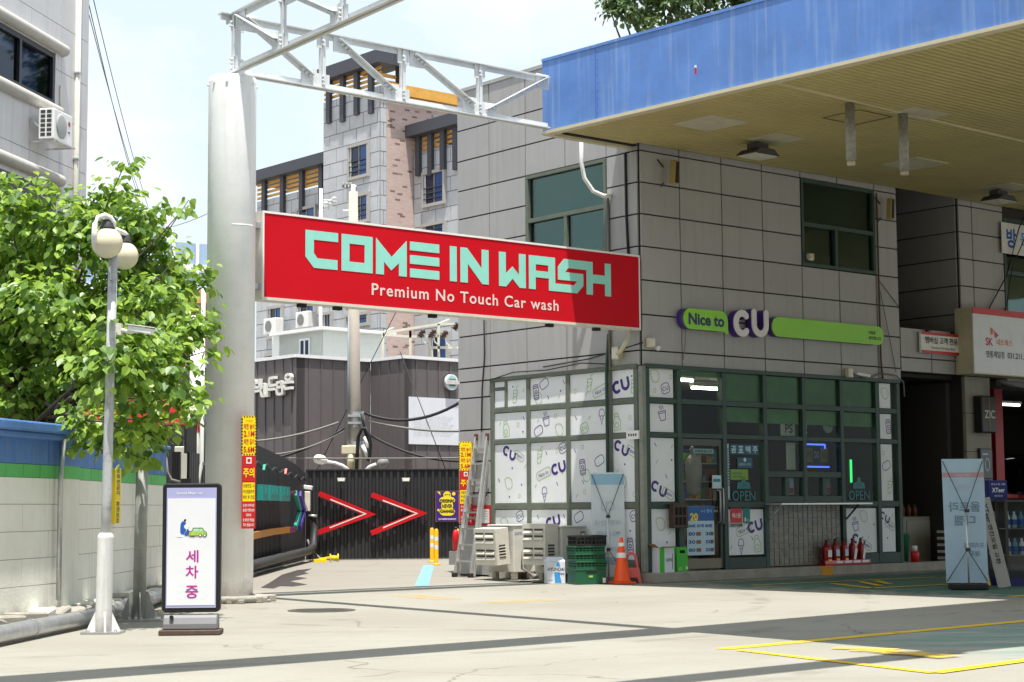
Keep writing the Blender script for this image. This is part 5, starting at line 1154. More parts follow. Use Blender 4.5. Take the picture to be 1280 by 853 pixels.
# fire extinguishers in a tray
M_ext = flat('extinguisher_red', (165, 20, 26), .3)
q = gd(1052, 711); tu = PF.p(1052, 700)[0]
t = thing('extinguisher_tray', 'low pink red tray holding the row of fire extinguishers', 'tray', fr(4.78, -.15, .167), SA); L_ = 1.24
mb = MB(); mb.box(-L_ / 2, L_ / 2, -.11, .08, 0, .03, M_ext); mb.box(-L_ / 2, L_ / 2, -.112, -.10, .031, .09, flat('pink_labels', (214, 130, 150), .5)); mb.build('body', t, bevel=.005)
for k in range(5): mb = MB(); mb.box(-L_ / 2 + .24 * k + .05, -L_ / 2 + .24 * k + .22, -.116, -.1125, .04, .08, M_white if k else M_pink); mb.build('label_plate', t)
for k in range(5):
    big = k == 0; lab = ['stout red fire extinguisher at the door end of the tray', 'red fire extinguisher second in the tray beside the stout one', 'red fire extinguisher in the middle of the tray', 'red fire extinguisher with white paper tag beside the middle one', 'red fire extinguisher with white tag at the far tray end'][k]
    e = thing('fire_extinguisher', lab, 'fire extinguisher', fr(4.32 + .235 * k, -.15, .198), SA - 8 + 5 * k, 'fire extinguishers in the tray'); r_ = .088 if big else .066; h = .36 if not big else .34
    mb = MB(); mb.lathe([(r_ * .9, 0), (r_, .02), (r_, h * .8), (r_ * .75, h * .93), (.025, h), (.022, h + .04)], M_ext, n=18); mb.build('cylinder', e)
    mb = MB(); mb.box(-.015, .015, -.02, .02, h + .04, h + .075, M_black); mb.bar((0, 0, h + .07), (.07, -.02, h + .10), .016, .012, M_black); mb.bar((0, 0, h + .06), (.075, -.02, h + .05), .016, .01, M_black); mb.build('handle', e)
    mb = MB(); mb.tube([(-.01, 0, h + .05), (-.06, -.03, h + .02), (-r_ - .012, -.03, h * .6), (-r_ - .01, -.02, .1)], .010, M_black, 6); mb.build('hose', e)
    mb = MB(); mb.X = Matrix.Translation((0, -r_ - .002, h * .45))
    if k >= 3: mb.X = mb.X @ Matrix.Rotation(R(18), 4, 'Y'); mb.box(-.035, .035, -.006, .0, -.10, .10, M_white)
    else: mb.box(-.045, .045, -.004, .0, -.03, .09, M_white if big else M_posterw); mb.box(-.04, .04, -.006, -.0042, -.13, -.07, M_yellow)
    mb.build('label_plate', e)
# green cartons on the step
M_cgreen = flat('green_carton_print', (60, 185, 40), .5)
def carton(label, u, b, rz, wl, flap, m, word):
    t = thing('carton', label, 'carton', fr(u, b, .167), SA + rz); w, h = wl, .40
    mb = MB()
    for (x0, x1, y0, y1) in ((-w, w, -.12, -.116), (-w, w, .116, .12), (-w, -w + .004, -.115, .115), (w - .004, w, -.115, .115)): mb.box(x0, x1, y0, y1, 0, h, m)
    mb.box(-w + .005, w - .005, -.115, .115, .002, .006, M_cardin); mb.build('box', t)
    if flap:
        mb = MB(); mb.face([(-w, .12, h), (w, .12, h), (w, .2, h + .12), (-w, .2, h + .12)], M_cardin); mb.face([(-w, -.115, h), (-w, .115, h), (-w - .1, .115, h + .06), (-w - .1, -.115, h + .06)], M_cardin); mb.face([(-w, -.12, h), (w, -.12, h), (w, -.2, h + .02), (-w, -.2, h + .02)], flat('card_flap', (205, 160, 125), .8)); mb.build('top_flap', t)
    mb = MB()
    if flap: mb.box(-w + .001, -w * .35, -.1225, -.1205, .002, h - .002, M_cgreen); mb.text(word, M_navy, w * .3, h * .5, -.122, .05, w * .9, bold=.02); mb.box(w * .7, w * .8, -.1222, -.1205, .05, h - .1, M_grey)
    else: mb.box(-.06, .06, -.1225, -.1205, h - .10, h - .05, M_dark); mb.text(word, M_white, -.05, .05, -.1225, .04, .08); mb.disc(.1, .06, .025, -.1225, M_white); mb.box(-w + .01, w - .01, -.1222, -.1205, h - .12, h - .115, M_lime)
    mb.build('lettering', t)
carton('open white and green carton with brown flaps on the shop step', .27, -.13, -3, .16, True, M_card, 'CARTON')
carton('closed bright green carton beside the open one on the step', .63, -.11, 4, .13, False, M_cgreen, 'ECO')
# passage beside the shop: cabinet, tray rack, bin
q = fr(7.35, .6, .0)
t = thing('cabinet', 'low grey two door cabinet in the dark passage', 'cabinet', fr(7.75, .75, .0), SA); mb = MB(); mb.box(-.75, .75, 0, .45, .05, 1.0, flat('cabinet_grey', (150, 146, 136), .6)); mb.build('body', t, bevel=.01)
for s_ in (-1, 1): mb = MB(); mb.box(s_ * .37 - .36, s_ * .37 + .36, -.016, -.001, .10, .92, flat('cabinet_door', (160, 156, 146), .6)); d = mb.build('door', t); mb = MB(); mb.box(s_ * .06 - .02, s_ * .06 + .02, -.035, -.017, .62, .68, M_steel); mb.build('handle', d)
mb = MB()
for k in range(6): mb.box(-.28, .28, -.2, .2, .04 + k * .125, .04 + k * .125 + .05, M_beigeplas); mb.box(-.26, .26, -.18, .18, .09 + k * .125, .165 + k * .125, M_dkgrey)
mb.build('tray_stack', None, 'stack of pale flat trays at the passage mouth before the pier', 'trays', loc=fr(8.32, .05, .02), rz=SA)
mb = MB(); mb.lathe([(.14, 0), (.18, .5), (.19, .52)], flat('green_bin', (30, 110, 70), .5), n=16); mb.build('waste_bin', None, 'green plastic bin just past the shop window frame', 'bin', loc=fr(6.98, .3, .17), rz=SA)
mb = MB(); mb.lathe([(.07, 0), (.08, .18), (.05, .2)], M_red, n=14); mb.lathe([(.05, .2), (.05, .3)], M_white, n=14); mb.build('paint_pot', None, 'small red and white pot below the green bin', 'pot', loc=fr(6.95, -.05, .166), rz=SA)
mb = MB(); rr = random.Random(5)
for k in range(7): x = -.6 + k * .19; mb.lathe([(.05, 0), (.05, .16), (.02, .2), (.02, .24)], rr.choice([M_black, M_dkgrey, goods[5]]), (x, .2, .0), 10)
mb.build('bottle_row', None, 'dark bottles lined up on the grey cabinet', 'bottles', loc=fr(7.75, .75, 1.001), rz=SA)
# signs on the pier
t = thing('oil_sign', 'black square lightbox with pale lettering on the beige pier', 'sign', fr(9.16, -.14, 2.98), SA); mb = MB(); mb.box(-.24, .24, -.10, .09, -.36, .36, M_black); mb.build('box', t, bevel=.02); mb = MB(); mb.text('ZIC', flat('pale_print', (190, 190, 180), .5), .02, -.0, -.104, .16, .34, bold=.02); mb.box(-.01, .01, -.106, -.1045, -.34, .33, flat('ochre_line', (150, 120, 60), .5)); mb.build('lettering', t)
t = thing('framed_notice', 'grey framed notice with an oval figure under the black lightbox', 'notice', fr(9.22, -.07, 2.02), SA); mb = MB(); mb.box(-.20, .20, -.03, .02, -.30, .30, M_black); mb.build('frame', t); mb = MB(); mb.box(-.175, .175, -.036, -.031, -.275, .275, flat('notice_grey', (110, 112, 116), .5)); mb.ribbon(arc(.02, -.02, .07, 0, 360, 16, .12), .02, -.038, M_posterw, True); mb.box(-.13, .05, -.039, -.0365, .17, .2, M_posterw); mb.build('sheet', t)
# garage: car with raised bonnet line, red post, tube light, display cases
t = thing('tube_light', 'lit tube light high in the dark garage', 'light', fr(13.35, 2.2, 3.42), SA); mb = MB(); mb.box(-.45, .45, -.05, .05, .03, .08, M_white); mb.build('housing', t); mb = MB(); mb.box(-.42, .42, -.03, .03, -.02, .029, mat('garage_tube', (.9, .9, .9), emit=(1, 1, 1), estr=2.0)); mb.build('tube', t)
M_lift = flat('lift_red', (178, 22, 24), .5)
for u_, s_, lab in ((10.95, 1, 'upright red lift post just inside the garage beside the pier'), (15.75, -1, 'upright red lift post at the far side of the raised car')):
    t = thing('car_lift', lab, 'car lift', fr(u_, 2.6 if s_ < 0 else .9, 0), SA, 'red lift posts in the garage'); mb = MB(); mb.box(-.14, .14, -.12, .12, .031, 3.6, M_lift); mb.box(-.25, .25, -.25, .25, 0.001, .03, M_dkgrey); mb.build('post', t)
    for e in ((2.0, .9), (2.0, 3.0)) if s_ > 0 else ((-2.0, -.6), (-2.0, 1.4)): mb = MB(); mb.bar((s_ * .14, 0, 1.40), (e[0], e[1], 1.40), .10, .08, M_lift); mb.box(e[0] - .08, e[0] + .08, e[1] - .08, e[1] + .08, 1.441, 1.495, M_rubber); mb.build('arm', t)
t = thing('awning', 'pale sloping awning below the large white garage sign', 'awning', fr(9.75, -.10, 3.68), SA); mb = MB(); mb.X = Matrix.Rotation(R(16), 4, 'X'); mb.box(0, 4.5, -1.3, 0, -.03, 0, flat('awning_cloth', (176, 178, 186), .7)); mb.build('cloth', t); mb = MB(); mb.bar((.02, -.02, -.1), (.02, -1.2, -.42), .03, .03, M_dkgrey); mb.bar((4.48, -.02, -.1), (4.48, -1.2, -.42), .03, .03, M_dkgrey); mb.build('frame', t)
M_carp = flat('black_car_paint', (14, 15, 17), .15, coat=.6); M_chrome = mat('chrome', (.75, .75, .76), .12, 1.0, var=.02); M_cglass = flat('car_glass', (30, 36, 40), .1)
t = thing('parked_car', 'black car raised on the red lift inside the dark garage', 'car', fr(13.35, 1.2, 1.25), SA + 90)
def loft(mb, secs, m):
    k = mb.mi(m); rows = [[mb.v(c) for c in s_] for s_ in secs]
    for a, b in zip(rows, rows[1:]):
        for i in range(len(a) - 1): f = mb.bm.faces.new((a[i], a[i + 1], b[i + 1], b[i])); f.material_index = k; f.smooth = True
    mb.bm.faces.new(rows[0]).material_index = k; mb.bm.faces.new(rows[-1][::-1]).material_index = k
def sec(x, zl, zs, zt, w): return [(x, -w, zl), (x, -w, zs), (x, -w * .93, zs + (zt - zs) * .6), (x, -w * .72, zt), (x, 0, zt + .02), (x, w * .72, zt), (x, w * .93, zs + (zt - zs) * .6), (x, w, zs), (x, w, zl)]
mb = MB(); loft(mb, [sec(-.0, .35, .55, .72, .78), sec(.15, .25, .70, .92, .88), sec(.7, .25, .82, 1.02, .91), sec(1.4, .25, .86, 1.08, .91), sec(2.0, .25, .88, 1.42, .90), sec(2.6, .25, .88, 1.50, .90), sec(3.6, .25, .88, 1.46, .90), sec(4.2, .25, .88, 1.12, .88), sec(4.5, .35, .7, .9, .8)], M_carp); mb.build('body', t)
mb = MB(); mb.face([(1.42, -.62, 1.10), (1.42, .62, 1.10), (1.98, .55, 1.42), (1.98, -.55, 1.42)], M_cglass); mb.build('windscreen', t)
for x in (.85, 3.6):
    for s_ in (-1, 1):
        mb = MB(); mb.lathe([(.2, -.1), (.31, -.1), (.32, -.08), (.32, .08), (.31, .1), (.2, .1)], M_rubber, (x, s_ * .82, .32), 24, (0, 1, 0)); wl = mb.build('wheel', t); mb = MB(); mb.lathe([(.02, s_ * .11), (.19, s_ * .105), (.2, s_ * .09)], M_alu, (x, s_ * .82, .32), 16, (0, 1, 0), cap=False); mb.build('rim', wl)
for s_ in (-1, 1): mb = MB(); mb.face([(-.005, s_ * .42, .60), (-.005, s_ * .74, .60), (.06, s_ * .80, .74), (.04, s_ * .45, .74)], flat('headlight', (200, 205, 210), .15)); mb.build('headlight', t)
mb = MB(); mb.box(-.03, -.01, -.35, .35, .45, .62, M_chrome); mb.tube([(.72, -.66, 1.035), (.9, -.67, 1.06), (1.4, -.66, 1.09)], .012, M_chrome, 6); mb.tube([(.72, .66, 1.035), (.9, .67, 1.06), (1.4, .66, 1.09)], .012, M_chrome, 6); mb.build('trim', t)
M_case = flat('dark_case_frame', (66, 62, 58), .5); M_caseg = glass('case_glass', (.8, .85, .85), .4)
def case(label, u, b, W_, H_):
    t = thing('display_case', label, 'display case', fr(u, b, 0), 6, 'glass display cases before the garage'); mb = MB()
    for x in (-W_ / 2, W_ / 2 - .04):
        for y in (-.2, .16): mb.box(x, x + .04, y, y + .04, .12, H_, M_case)
    mb.box(-W_ / 2, W_ / 2, -.2, .2, .0, .119, M_navy); mb.box(-W_ / 2, W_ / 2, -.2, .2, H_, H_ + .03, M_case); mb.box(-W_ / 2 + .04, W_ / 2 - .04, .17, .19, .12, H_, M_dkgrey)
    for z in (.45, .85): mb.box(-W_ / 2 + .045, W_ / 2 - .045, -.15, .165, z, z + .015, M_grey)
    mb.build('frame', t); mb = MB(); mb.face([(-W_ / 2 + .04, -.185, .12), (W_ / 2 - .04, -.185, .12), (W_ / 2 - .04, -.185, H_), (-W_ / 2 + .04, -.185, H_)], M_caseg); mb.build('pane', t)
    mb = MB(); rr = random.Random(int(u * 10))
    for z in (.466, .866):
        for k in range(int(W_ / .11)): x = -W_ / 2 + .09 + k * .105; c = rr.choice([M_posterw, goods[7], M_white]); mb.lathe([(.04, 0), (.04, .17), (.018, .21), (.018, .25)], c, (x, -.05, z), 10); mb.lathe([(.041, .05), (.041, .13)], M_blue, (x, -.05, z), 10, cap=False)
    mb.build('goods', t)
q = gd(1252, 738); iv = FR.inverted() @ q
iv = FR.inverted() @ at(1247, 700, 27.0); iv2 = FR.inverted() @ at(1277, 700, 26.6)
case('dark framed display case half hidden behind the leaning board', iv.x, iv.y, .50, 1.26)
case('dark framed display case of blue white bottles at the garage edge', iv2.x, iv2.y, .62, 1.26)
q = fr(iv.x + .02, iv.y, 1.292); t = thing('oil_box', 'blue box with white lettering on top of the display case', 'box', q, 4); mb = MB(); mb.box(-.14, .14, -.1, .1, 0, .30, flat('deep_blue_box', (28, 40, 110), .5)); mb.build('box', t); mb = MB(); mb.text('XTeer', M_white, 0, .15, -.103, .07, .2, bold=.02); mb.text('엔진오일 교환', M_white, 0, .24, -.103, .03, .22); mb.text('엔진오일', M_white, 0, .06, -.103, .03, .12); mb.build('lettering', t)
q = gd(1256, 736); t = thing('leaning_board', 'narrow pale board with dark lettering leaning beside the blue white banner', 'board', (q.x + .10, q.y + .35, 0), 8); mb = MB(); mb.X = Matrix.Rotation(R(-9), 4, 'Y') @ Matrix.Rotation(R(-8), 4, 'X'); mb.box(-.10, .10, 0, .015, .003, 1.35, flat('pale_board', (176, 172, 164), .6)); mb.build('board', t)
mb = MB(); mb.X = Matrix.Rotation(R(-9), 4, 'Y') @ Matrix.Rotation(R(-8), 4, 'X'); mb.text('XTeer', M_navy, 0, 1.12, -.003, .07, .30, rot=R(-90), bold=.02); mb.text('엔진오일 교환', M_ink, 0, .65, -.003, .07, .6, rot=R(-90), bold=.02); mb.build('lettering', t)
q = gd(1244, 741); t = thing('caution_stand', 'small yellow folding caution stand at the banner foot', 'caution sign', (q.x + .10, q.y + 1.15, 0), 10)
for s_ in (-1, 1):
    mb = MB(); mb.X = Matrix.Rotation(R(s_ * 13), 4, 'X') @ Matrix.Translation((0, 0, 0)); mb.prism([(-.12, .03), (-.08, .03), (-.06, .10), (.06, .10), (.08, .03), (.12, .03), (.09, .30), (-.09, .30)], s_ * .100 - .008, s_ * .100 + .008, flat('caution_yellow', (225, 190, 25), .5)); mb.build('leaf', t)
# ------------------------------------------------------------------ boundary wall, posts and sign on the other side of the drive
def wall_mat():
    m = mat('cream_painted_block', (.87, .855, .775), .75, var=.06, scale=1.2, bump=.3, bscale=30, streak=.30, dirt=.14, base=.22, dirtcol=(.45, .40, .31)); return m
M_wallc = wall_mat(); M_wallb = mat('blue_painted_block', (.08, .20, .50), .65, var=.16, scale=2, bump=.25, bscale=30, streak=.35, island=.12, dirt=.2, dirtcol=(.26, .34, .46)); M_wallg = mat('green_painted_block', (.11, .50, .13), .65, var=.10, scale=2, bump=.25, streak=.25, island=.06, dirt=.12, dirtcol=(.3, .45, .28))
M_mortar = flat('painted_joint', (150, 140, 118), .85); M_mortarb = flat('blue_joint', (30, 62, 130), .85); M_mortarg = flat('green_joint', (50, 128, 56), .85)
WX = -5.06
t = thing('boundary_wall', 'block wall painted cream with green and blue bands along the drive', 'wall', (WX, 12, 0), 90)
mb = MB(); L_ = 13.6; rr = random.Random(11)
lev = [(.0, .14, M_wallc), (.14, .43, M_wallc), (.43, .72, M_wallc), (.72, 1.01, M_wallc), (1.01, 1.30, M_wallc), (1.30, 1.585, M_wallc), (1.585, 1.73, M_wallg), (1.73, 2.10, M_wallb)]
for (p0, p1, X_) in ((8.25, L_, Matrix.Identity(4)), (-1.5, 7.55, Matrix.Translation((7.55, 0, 0)) @ Matrix.Rotation(R(-11), 4, 'Z') @ Matrix.Translation((-7.55, 0, 0)))):
    mb.X = X_; mb.box(p0, p1, .012, .20, 0, 1.585, M_mortar); mb.box(p0, p1, .012, .20, 1.585, 1.73, M_mortarg); mb.box(p0, p1, .012, .20, 1.73, 2.10, M_mortarb)
mb.X = Matrix.Identity(4)
XA = 7.55; XK = Matrix.Translation((XA, 0, 0)) @ Matrix.Rotation(R(-11), 4, 'Z') @ Matrix.Translation((-XA, 0, 0))
for i, (z0, z1, m) in enumerate(lev):
    x = -.2 * (i % 2) if m is not M_wallc else -.55 * (i % 2); st = .39 if m is not M_wallc else 1.17
    x -= 1.5
    while x < L_:
        for (p0, p1, X_) in ((8.25, L_, Matrix.Identity(4)), (-1.5, 7.55, XK)):
          a, b = max(x, p0), min(x + st, p1); mb.X = X_
          if b - a > .05: mb.box(a + .003, b - .003, rr.uniform(-.002, .002), .0119, z0 + .003, z1 - .003, m)
        x += st
# corner pilaster
for (z0, z1, m) in ((0, 1.585, M_wallc), (1.586, 1.73, M_wallg), (1.731, 2.10, M_wallb)): mb.X = Matrix.Identity(4); mb.box(7.56, 8.30, -.045, .20, z0, z1, m)
mb.build('wall', t)
mb = MB()
mb.X = XK; mb.box(-1.52, 7.54, -.10, .26, 2.002, 2.07, M_wallb); mb.box(-1.52, 7.54, -.13, .28, 2.071, 2.18, M_wallb); mb.X = Matrix.Identity(4); mb.box(7.55, L_ + .02, -.06, .22, 2.102, 2.16, M_wallb); mb.build('coping', t, bevel=.02, seg=2)
mb = MB(); rr = random.Random(2)
for k in range(34):
    x = .1 + k * .4; mb.X = (XK if x < 7.5 else Matrix.Identity(4)) @ Matrix.Translation((x, -.13, .08)) @ Matrix.Rotation(rr.uniform(-.2, .2), 4, 'Y') @ Matrix.Rotation(rr.uniform(-.3, .3), 4, 'Z'); mb.box(-.22, .22, -.10 - rr.uniform(0, .07), .12, -.07, .05 + rr.uniform(0, .06), M_wallc if rr.random() < .5 else M_concrete)
mb.build('rough_footing', t, bevel=.02)
mb = MB(); mb.tube([(7.42, -.05, .25), (7.42, -.05, 1.6), (7.42, -.08, 2.02)], .03, M_steel); mb.build('drain_pipe', None, 'thin upright grey drain pipe on the cream wall', 'pipe', loc=(WX, 12, 0), rz=90)
t = thing('ground_pipe', 'thick galvanised pipe running along the foot of the cream wall', 'pipe', (WX, 12, 0), 90)
mb = MB(); pp = [(0, -.02, .10), (4.1, -.34, .10), (6.85, -.56, .10), (8.0, -.60, .13), (9.2, -.56, .14), (10.7, -.46, .12), (13.0, -.28, .11)]; mb.tube(pp, .085, M_steel, 16); mb.build('pipe', t)
for x, y_, z_ in ((2.05, -.18, .10), (5.0, -.412, .10), (7.4, -.58, .114), (10.0, -.507, .129)): mb = MB(); mb.tube([(x - .02, y_, z_), (x + .02, y_, z_)], .095, M_steel, 16); mb.build('clamp', t)
t = thing('wall_notice', 'narrow yellow sign with upright dark lettering on the cream wall', 'sign', (WX + .06, 0, 0), 90); PL = Fm((WX + .06, 0, 0), 90)
x0, z1 = PL.p(141.5, 585); x1, z0 = PL.p(149.5, 654); x1 = x0 + .46
t.location = (WX + .06, (x0 + x1) / 2, z0); w_ = .16
mb = MB(); mb.box(-w_, w_, -.012, .05, 0, z1 - z0, M_boardy); mb.build('board', t)
mb = MB()
for i, ch in enumerate('공회전금지 환경보호'):
    if ch != ' ': mb.text(ch, M_ink, 0, (z1 - z0) * (.95 - i * .1), -.014, .06, .18, bold=.02)
mb.build('lettering', t)
# globe street lamp
M_lampp = mat('patched_lamp_pole', (.50, .51, .51), .5, .2, var=.2, scale=3, dirt=.85, dirtcol=(.20, .21, .21)); M_globe = mat('yellowed_globe', (.72, .65, .47), .35, var=.05, dirt=.18, dirtcol=(.4, .34, .22))
q = gd(129, 792); YL = q.y; t = thing('street_lamp', 'old leaning lamp post with two yellowed globe lamps', 'street lamp', q, 0)
top = at(141.5, 318, YL) - q
ln = lambda z, dx=0, dy=0: Vector((top.x * z / top.z + dx, dy, z))
mb = MB(); mb.tube([ln(.62), ln(1.35), ln(2.4), ln(top.z + .10)], lambda k: .052 - .006 * k, M_lampp, 16); mb.build('pole', t)
mb = MB(); mb.tube([ln(.02), ln(.03), ln(.95), ln(.97), ln(1.0)], lambda k: .082 if k < .9 else .06, mat('worn_white_sleeve', (.74, .74, .72), .5, var=.06, scale=3, streak=.75, base=.25, dirtcol=(.36, .36, .35), dirt=.35), 16); mb.build('sleeve', t)
mb = MB(); mb.box(-.19, .19, -.17, .17, .002, .022, M_steel)
for a in (0, 90, 180, 270): mb.X = Matrix.Rotation(R(a + 20), 4, 'Z'); mb.prism([(.08, .022), (.17, .022), (.08, .22)], -.006, .006, M_white); mb.lathe([(.016, .022), (.016, .05)], M_steel, (.16, .10, 0), 6)
mb.build('base_plate', t)
def globe(px, py, rpx, dy, hook):
    c = at(px, py, YL + dy) - q; r_ = rpx / FPX * (YL + dy)
    h = MB(); h.ball(c, r_, M_globe, 28); g_ = h.build('globe', t)
    n = MB(); n.lathe([(r_ * .5, 0), (r_ * .5, .02), (r_ * .42, .05), (r_ * .38, .09), (.03, .11)], M_dkgrey, c + Vector((0, 0, r_ * .88)), 18); n.lathe([(r_ * .36, .06), (r_ * .30, .10), (.03, .115)], M_alu, c + Vector((0, 0, r_ * .9)), 18); n.build('cap', t)
    a = MB(); pk = [Vector((c.x + x * r_, c.y + y * r_, c.z + z * r_)) for x, y, z in hook]; a.tube(pk, .028, M_white, 10); a.build('arm', t)
globe(134, 304, 19.5, -.06, [(-.62, -.95, -.15), (-.62, -.98, .5), (-.60, -.9, 1.1), (-.45, -.7, 1.55), (-.1, -.4, 1.75), (.22, -.2, 1.62), (.40, .0, 1.3), (.4, .1, .9)])
globe(155.5, 320, 17.5, .75, [(-1.0, -1.9, 1.0), (-.75, -1.4, 1.55), (-.4, -.9, 1.75), (.05, -.3, 1.6), (.12, .0, 1.25), (.1, .0, .95)])
c = at(150, 412, YL + .05) - q; t2 = thing('security_camera', 'white security camera on a short arm on the leaning lamp post', 'camera', q + c, 0)
mb = MB(); mb.box(-.06, .02, -.04, .04, -.06, .06, M_beigeplas); mb.tube([(.0, 0, .0), (.10, -.02, -.03), (.18, -.03, -.02)], .02, M_white, 8); mb.build('bracket', t2)
mb = MB(); mb.bar((.10, -.04, .01), (.36, -.10, -.04), .07, .06, M_white); mb.build('body', t2, bevel=.01); mb = MB(); mb.bar((.08, -.04, .048), (.39, -.11, .0), .085, .008, M_white); mb.build('hood', t2)
mb = MB(); mb.tube([(0, 0, 0), (0, -.06, .02), (.0, -.07, .12), (0, -.02, .16)], .012, M_steel, 6); mb.build('padlock_bracket', None, 'small metal bracket on the lamp post just under the globes', 'bracket', loc=(q + ln(top.z - .28)) + Vector((0, -.06, 0)))
# second post
M_postg = mat('grey_green_post', (.30, .31, .28), .55, .2, var=.14, scale=3, dirt=.5, dirtcol=(.14, .13, .11)); q2 = gd(173.5, 776)
t = thing('steel_post', 'grey green steel post with gusseted base plate standing before the tree', 'post', q2, 12)
mb = MB(); mb.cyl((0, 0, .02), (.02, 0, 2.15), .073, M_postg, .066, 20); mb.build('pole', t)
mb = MB(); mb.box(-.24, .24, -.22, .22, .002, .024, M_steel)
for a in (0, 90, 180, 270): mb.X = Matrix.Rotation(R(a + 5), 4, 'Z'); mb.prism([(.07, .024), (.20, .024), (.19, .07), (.10, .32), (.07, .32)], -.006, .006, M_postg)
mb.build('base_plate', t)
# standing light-box sign
M_lbf = flat('sign_print_white', (228, 229, 232), .35, var=.02); M_lbl = flat('lavender_print', (172, 172, 214), .4); M_magen = flat('magenta_print', (178, 38, 148), .45)
q = gd(235, 795); q.y += .17
t = thing('standing_sign', 'black framed standing sign with magenta lettering and a small car wash picture', 'standing sign', q, 3)
mb = MB(); mb.prism(capsule(0, .855, .575, 1.27, 5, .045), -.055, .055, M_black); mb.build('frame', t, bevel=.012, seg=2)
mb = MB(); mb.box(-.245, .245, -.060, -.0555, .265, 1.445, M_lbl); mb.box(-.235, .235, -.063, -.0605, .29, 1.34, M_lbf); mb.build('face', t)
mb = MB(); y = -.065
mb.text('Special Magic car', M_white, -.02, 1.39, y + .003, .03, .26, bold=.01)
for ch, z, h in (('세', .77, .12), ('차', .615, .125), ('중', .42, .125)): mb.text(ch, M_magen, .01, z, y, h, .125, bold=.018)
mb.build('lettering', t)
mb = MB(); k = .08; cx0, cz0 = .0, 1.0      # printed worker in blue washing a green car
def sq(pts, m, yy=y): mb.poly([(cx0 + (px - 380) * .00063, cz0 + (620 - py) * .00063) for px, py in pts], yy, m)
M_pgreen = flat('print_green', (165, 205, 80), .5); M_pcyan = flat('print_cyan', (170, 215, 220), .5)
sq([(205, 610), (210, 480), (235, 440), (285, 445), (300, 480), (285, 530), (300, 580), (260, 645), (225, 640)], M_blue)
sq([(262, 420), (275, 402), (298, 410), (292, 440), (258, 438)], M_ink); sq([(265, 650), (325, 555), (345, 590), (350, 640), (300, 672)], M_blue, y - .0006)
sq([(262, 520), (300, 470), (340, 470), (345, 500), (330, 560), (285, 560)], M_white, y - .001); sq([(150, 680), (165, 635), (190, 620), (215, 640), (240, 670), (240, 684)], M_white, y - .0006)
sq([(330, 665), (345, 600), (385, 595), (410, 545), (550, 545), (590, 600), (615, 610), (625, 655), (610, 668)], M_pgreen, y - .0012)
sq([(405, 595), (425, 558), (495, 558), (498, 595)], M_pcyan, y - .0018); sq([(515, 595), (510, 560), (540, 560), (568, 598)], M_pcyan, y - .0018)
for px in (518, 588): mb.disc(cx0 + (px - 380) * .00063, cz0 + (620 - 660) * .00063, .0165, y - .002, M_ink); mb.disc(cx0 + (px - 380) * .00063, cz0 + (620 - 660) * .00063, .010, y - .0026, M_white)
for px in (362, 455): mb.disc(cx0 + (px - 380) * .00063, cz0 + (620 - 628) * .00063, .008, y - .002, flat('print_orange', (225, 130, 40), .5))
sq([(360, 680), (360, 668), (435, 668), (435, 684)], M_ink, y - .002)
mb.ribbon([(cx0 + (px - 380) * .00063, cz0 + (620 - py) * .00063) for px, py in [(330, 665), (345, 600), (385, 595), (410, 545), (550, 545), (590, 600), (615, 610), (625, 655), (610, 668)]], .004, y - .0024, M_ink, True)
mb.build('picture', t)
mb = MB()
prof = [(-.115, .055), (-.11, .11), (-.08, .17), (-.05, .20), (.05, .20), (.08, .17), (.11, .11), (.115, .055)]
mb.X = Matrix.Rotation(R(90), 4, 'Z'); mb.prism(prof, -.265, .265, flat('grey_moulded_base', (112, 112, 114), .5, dirt=.2)); mb.build('base', t, bevel=.01)
mb = MB(); mb.box(-.30, .30, -.16, .16, .002, .053, flat('rusty_tray', (84, 66, 56), .8, dirt=.5, dirtcol=(.16, .15, .14))); mb.build('tray', t, bevel=.008)
mb = MB(); mb.cyl((-.18, -.09, .175), (-.18, -.12, .178), .02, M_black); mb.build('filler_cap', t)

# ------------------------------------------------------------------ tree over the wall
def leaf_mat(name, c1, c2, tr=.35):
    m = D.materials.new(name); m.use_nodes = True; n, l = m.node_tree.nodes, m.node_tree.links; b = n['Principled BSDF']
    b.inputs['Roughness'].default_value = .42; b.inputs['Specular IOR Level'].default_value = .6
    g_ = n.new('ShaderNodeNewGeometry'); rp_ = n.new('ShaderNodeValToRGB'); e = rp_.color_ramp.elements; e[0].color = (*c1, 1); e[1].color = (*c2, 1)
    l.new(g_.outputs['Random Per Island'], rp_.inputs['Fac']); l.new(rp_.outputs['Color'], b.inputs['Base Color'])
    tl = n.new('ShaderNodeBsdfTranslucent'); hs = n.new('ShaderNodeHueSaturation'); hs.inputs['Value'].default_value = 2.0; hs.inputs['Hue'].default_value = .485; l.new(rp_.outputs['Color'], hs.inputs['Color']); l.new(hs.outputs['Color'], tl.inputs['Color'])
    ms = n.new('ShaderNodeMixShader'); ms.inputs['Fac'].default_value = tr; l.new(b.outputs[0], ms.inputs[1]); l.new(tl.outputs[0], ms.inputs[2]); l.new(ms.outputs[0], n['Material Output'].inputs['Surface']); return m
M_leaf = leaf_mat('broad_leaf', (.05, .13, .016), (.30, .45, .06)); M_leafd = leaf_mat('distant_leaf', (.05, .10, .028), (.12, .19, .06), .3)
M_bark = mat('bark', (.10, .085, .065), .9, var=.3, scale=8, bump=.8, bscale=20)
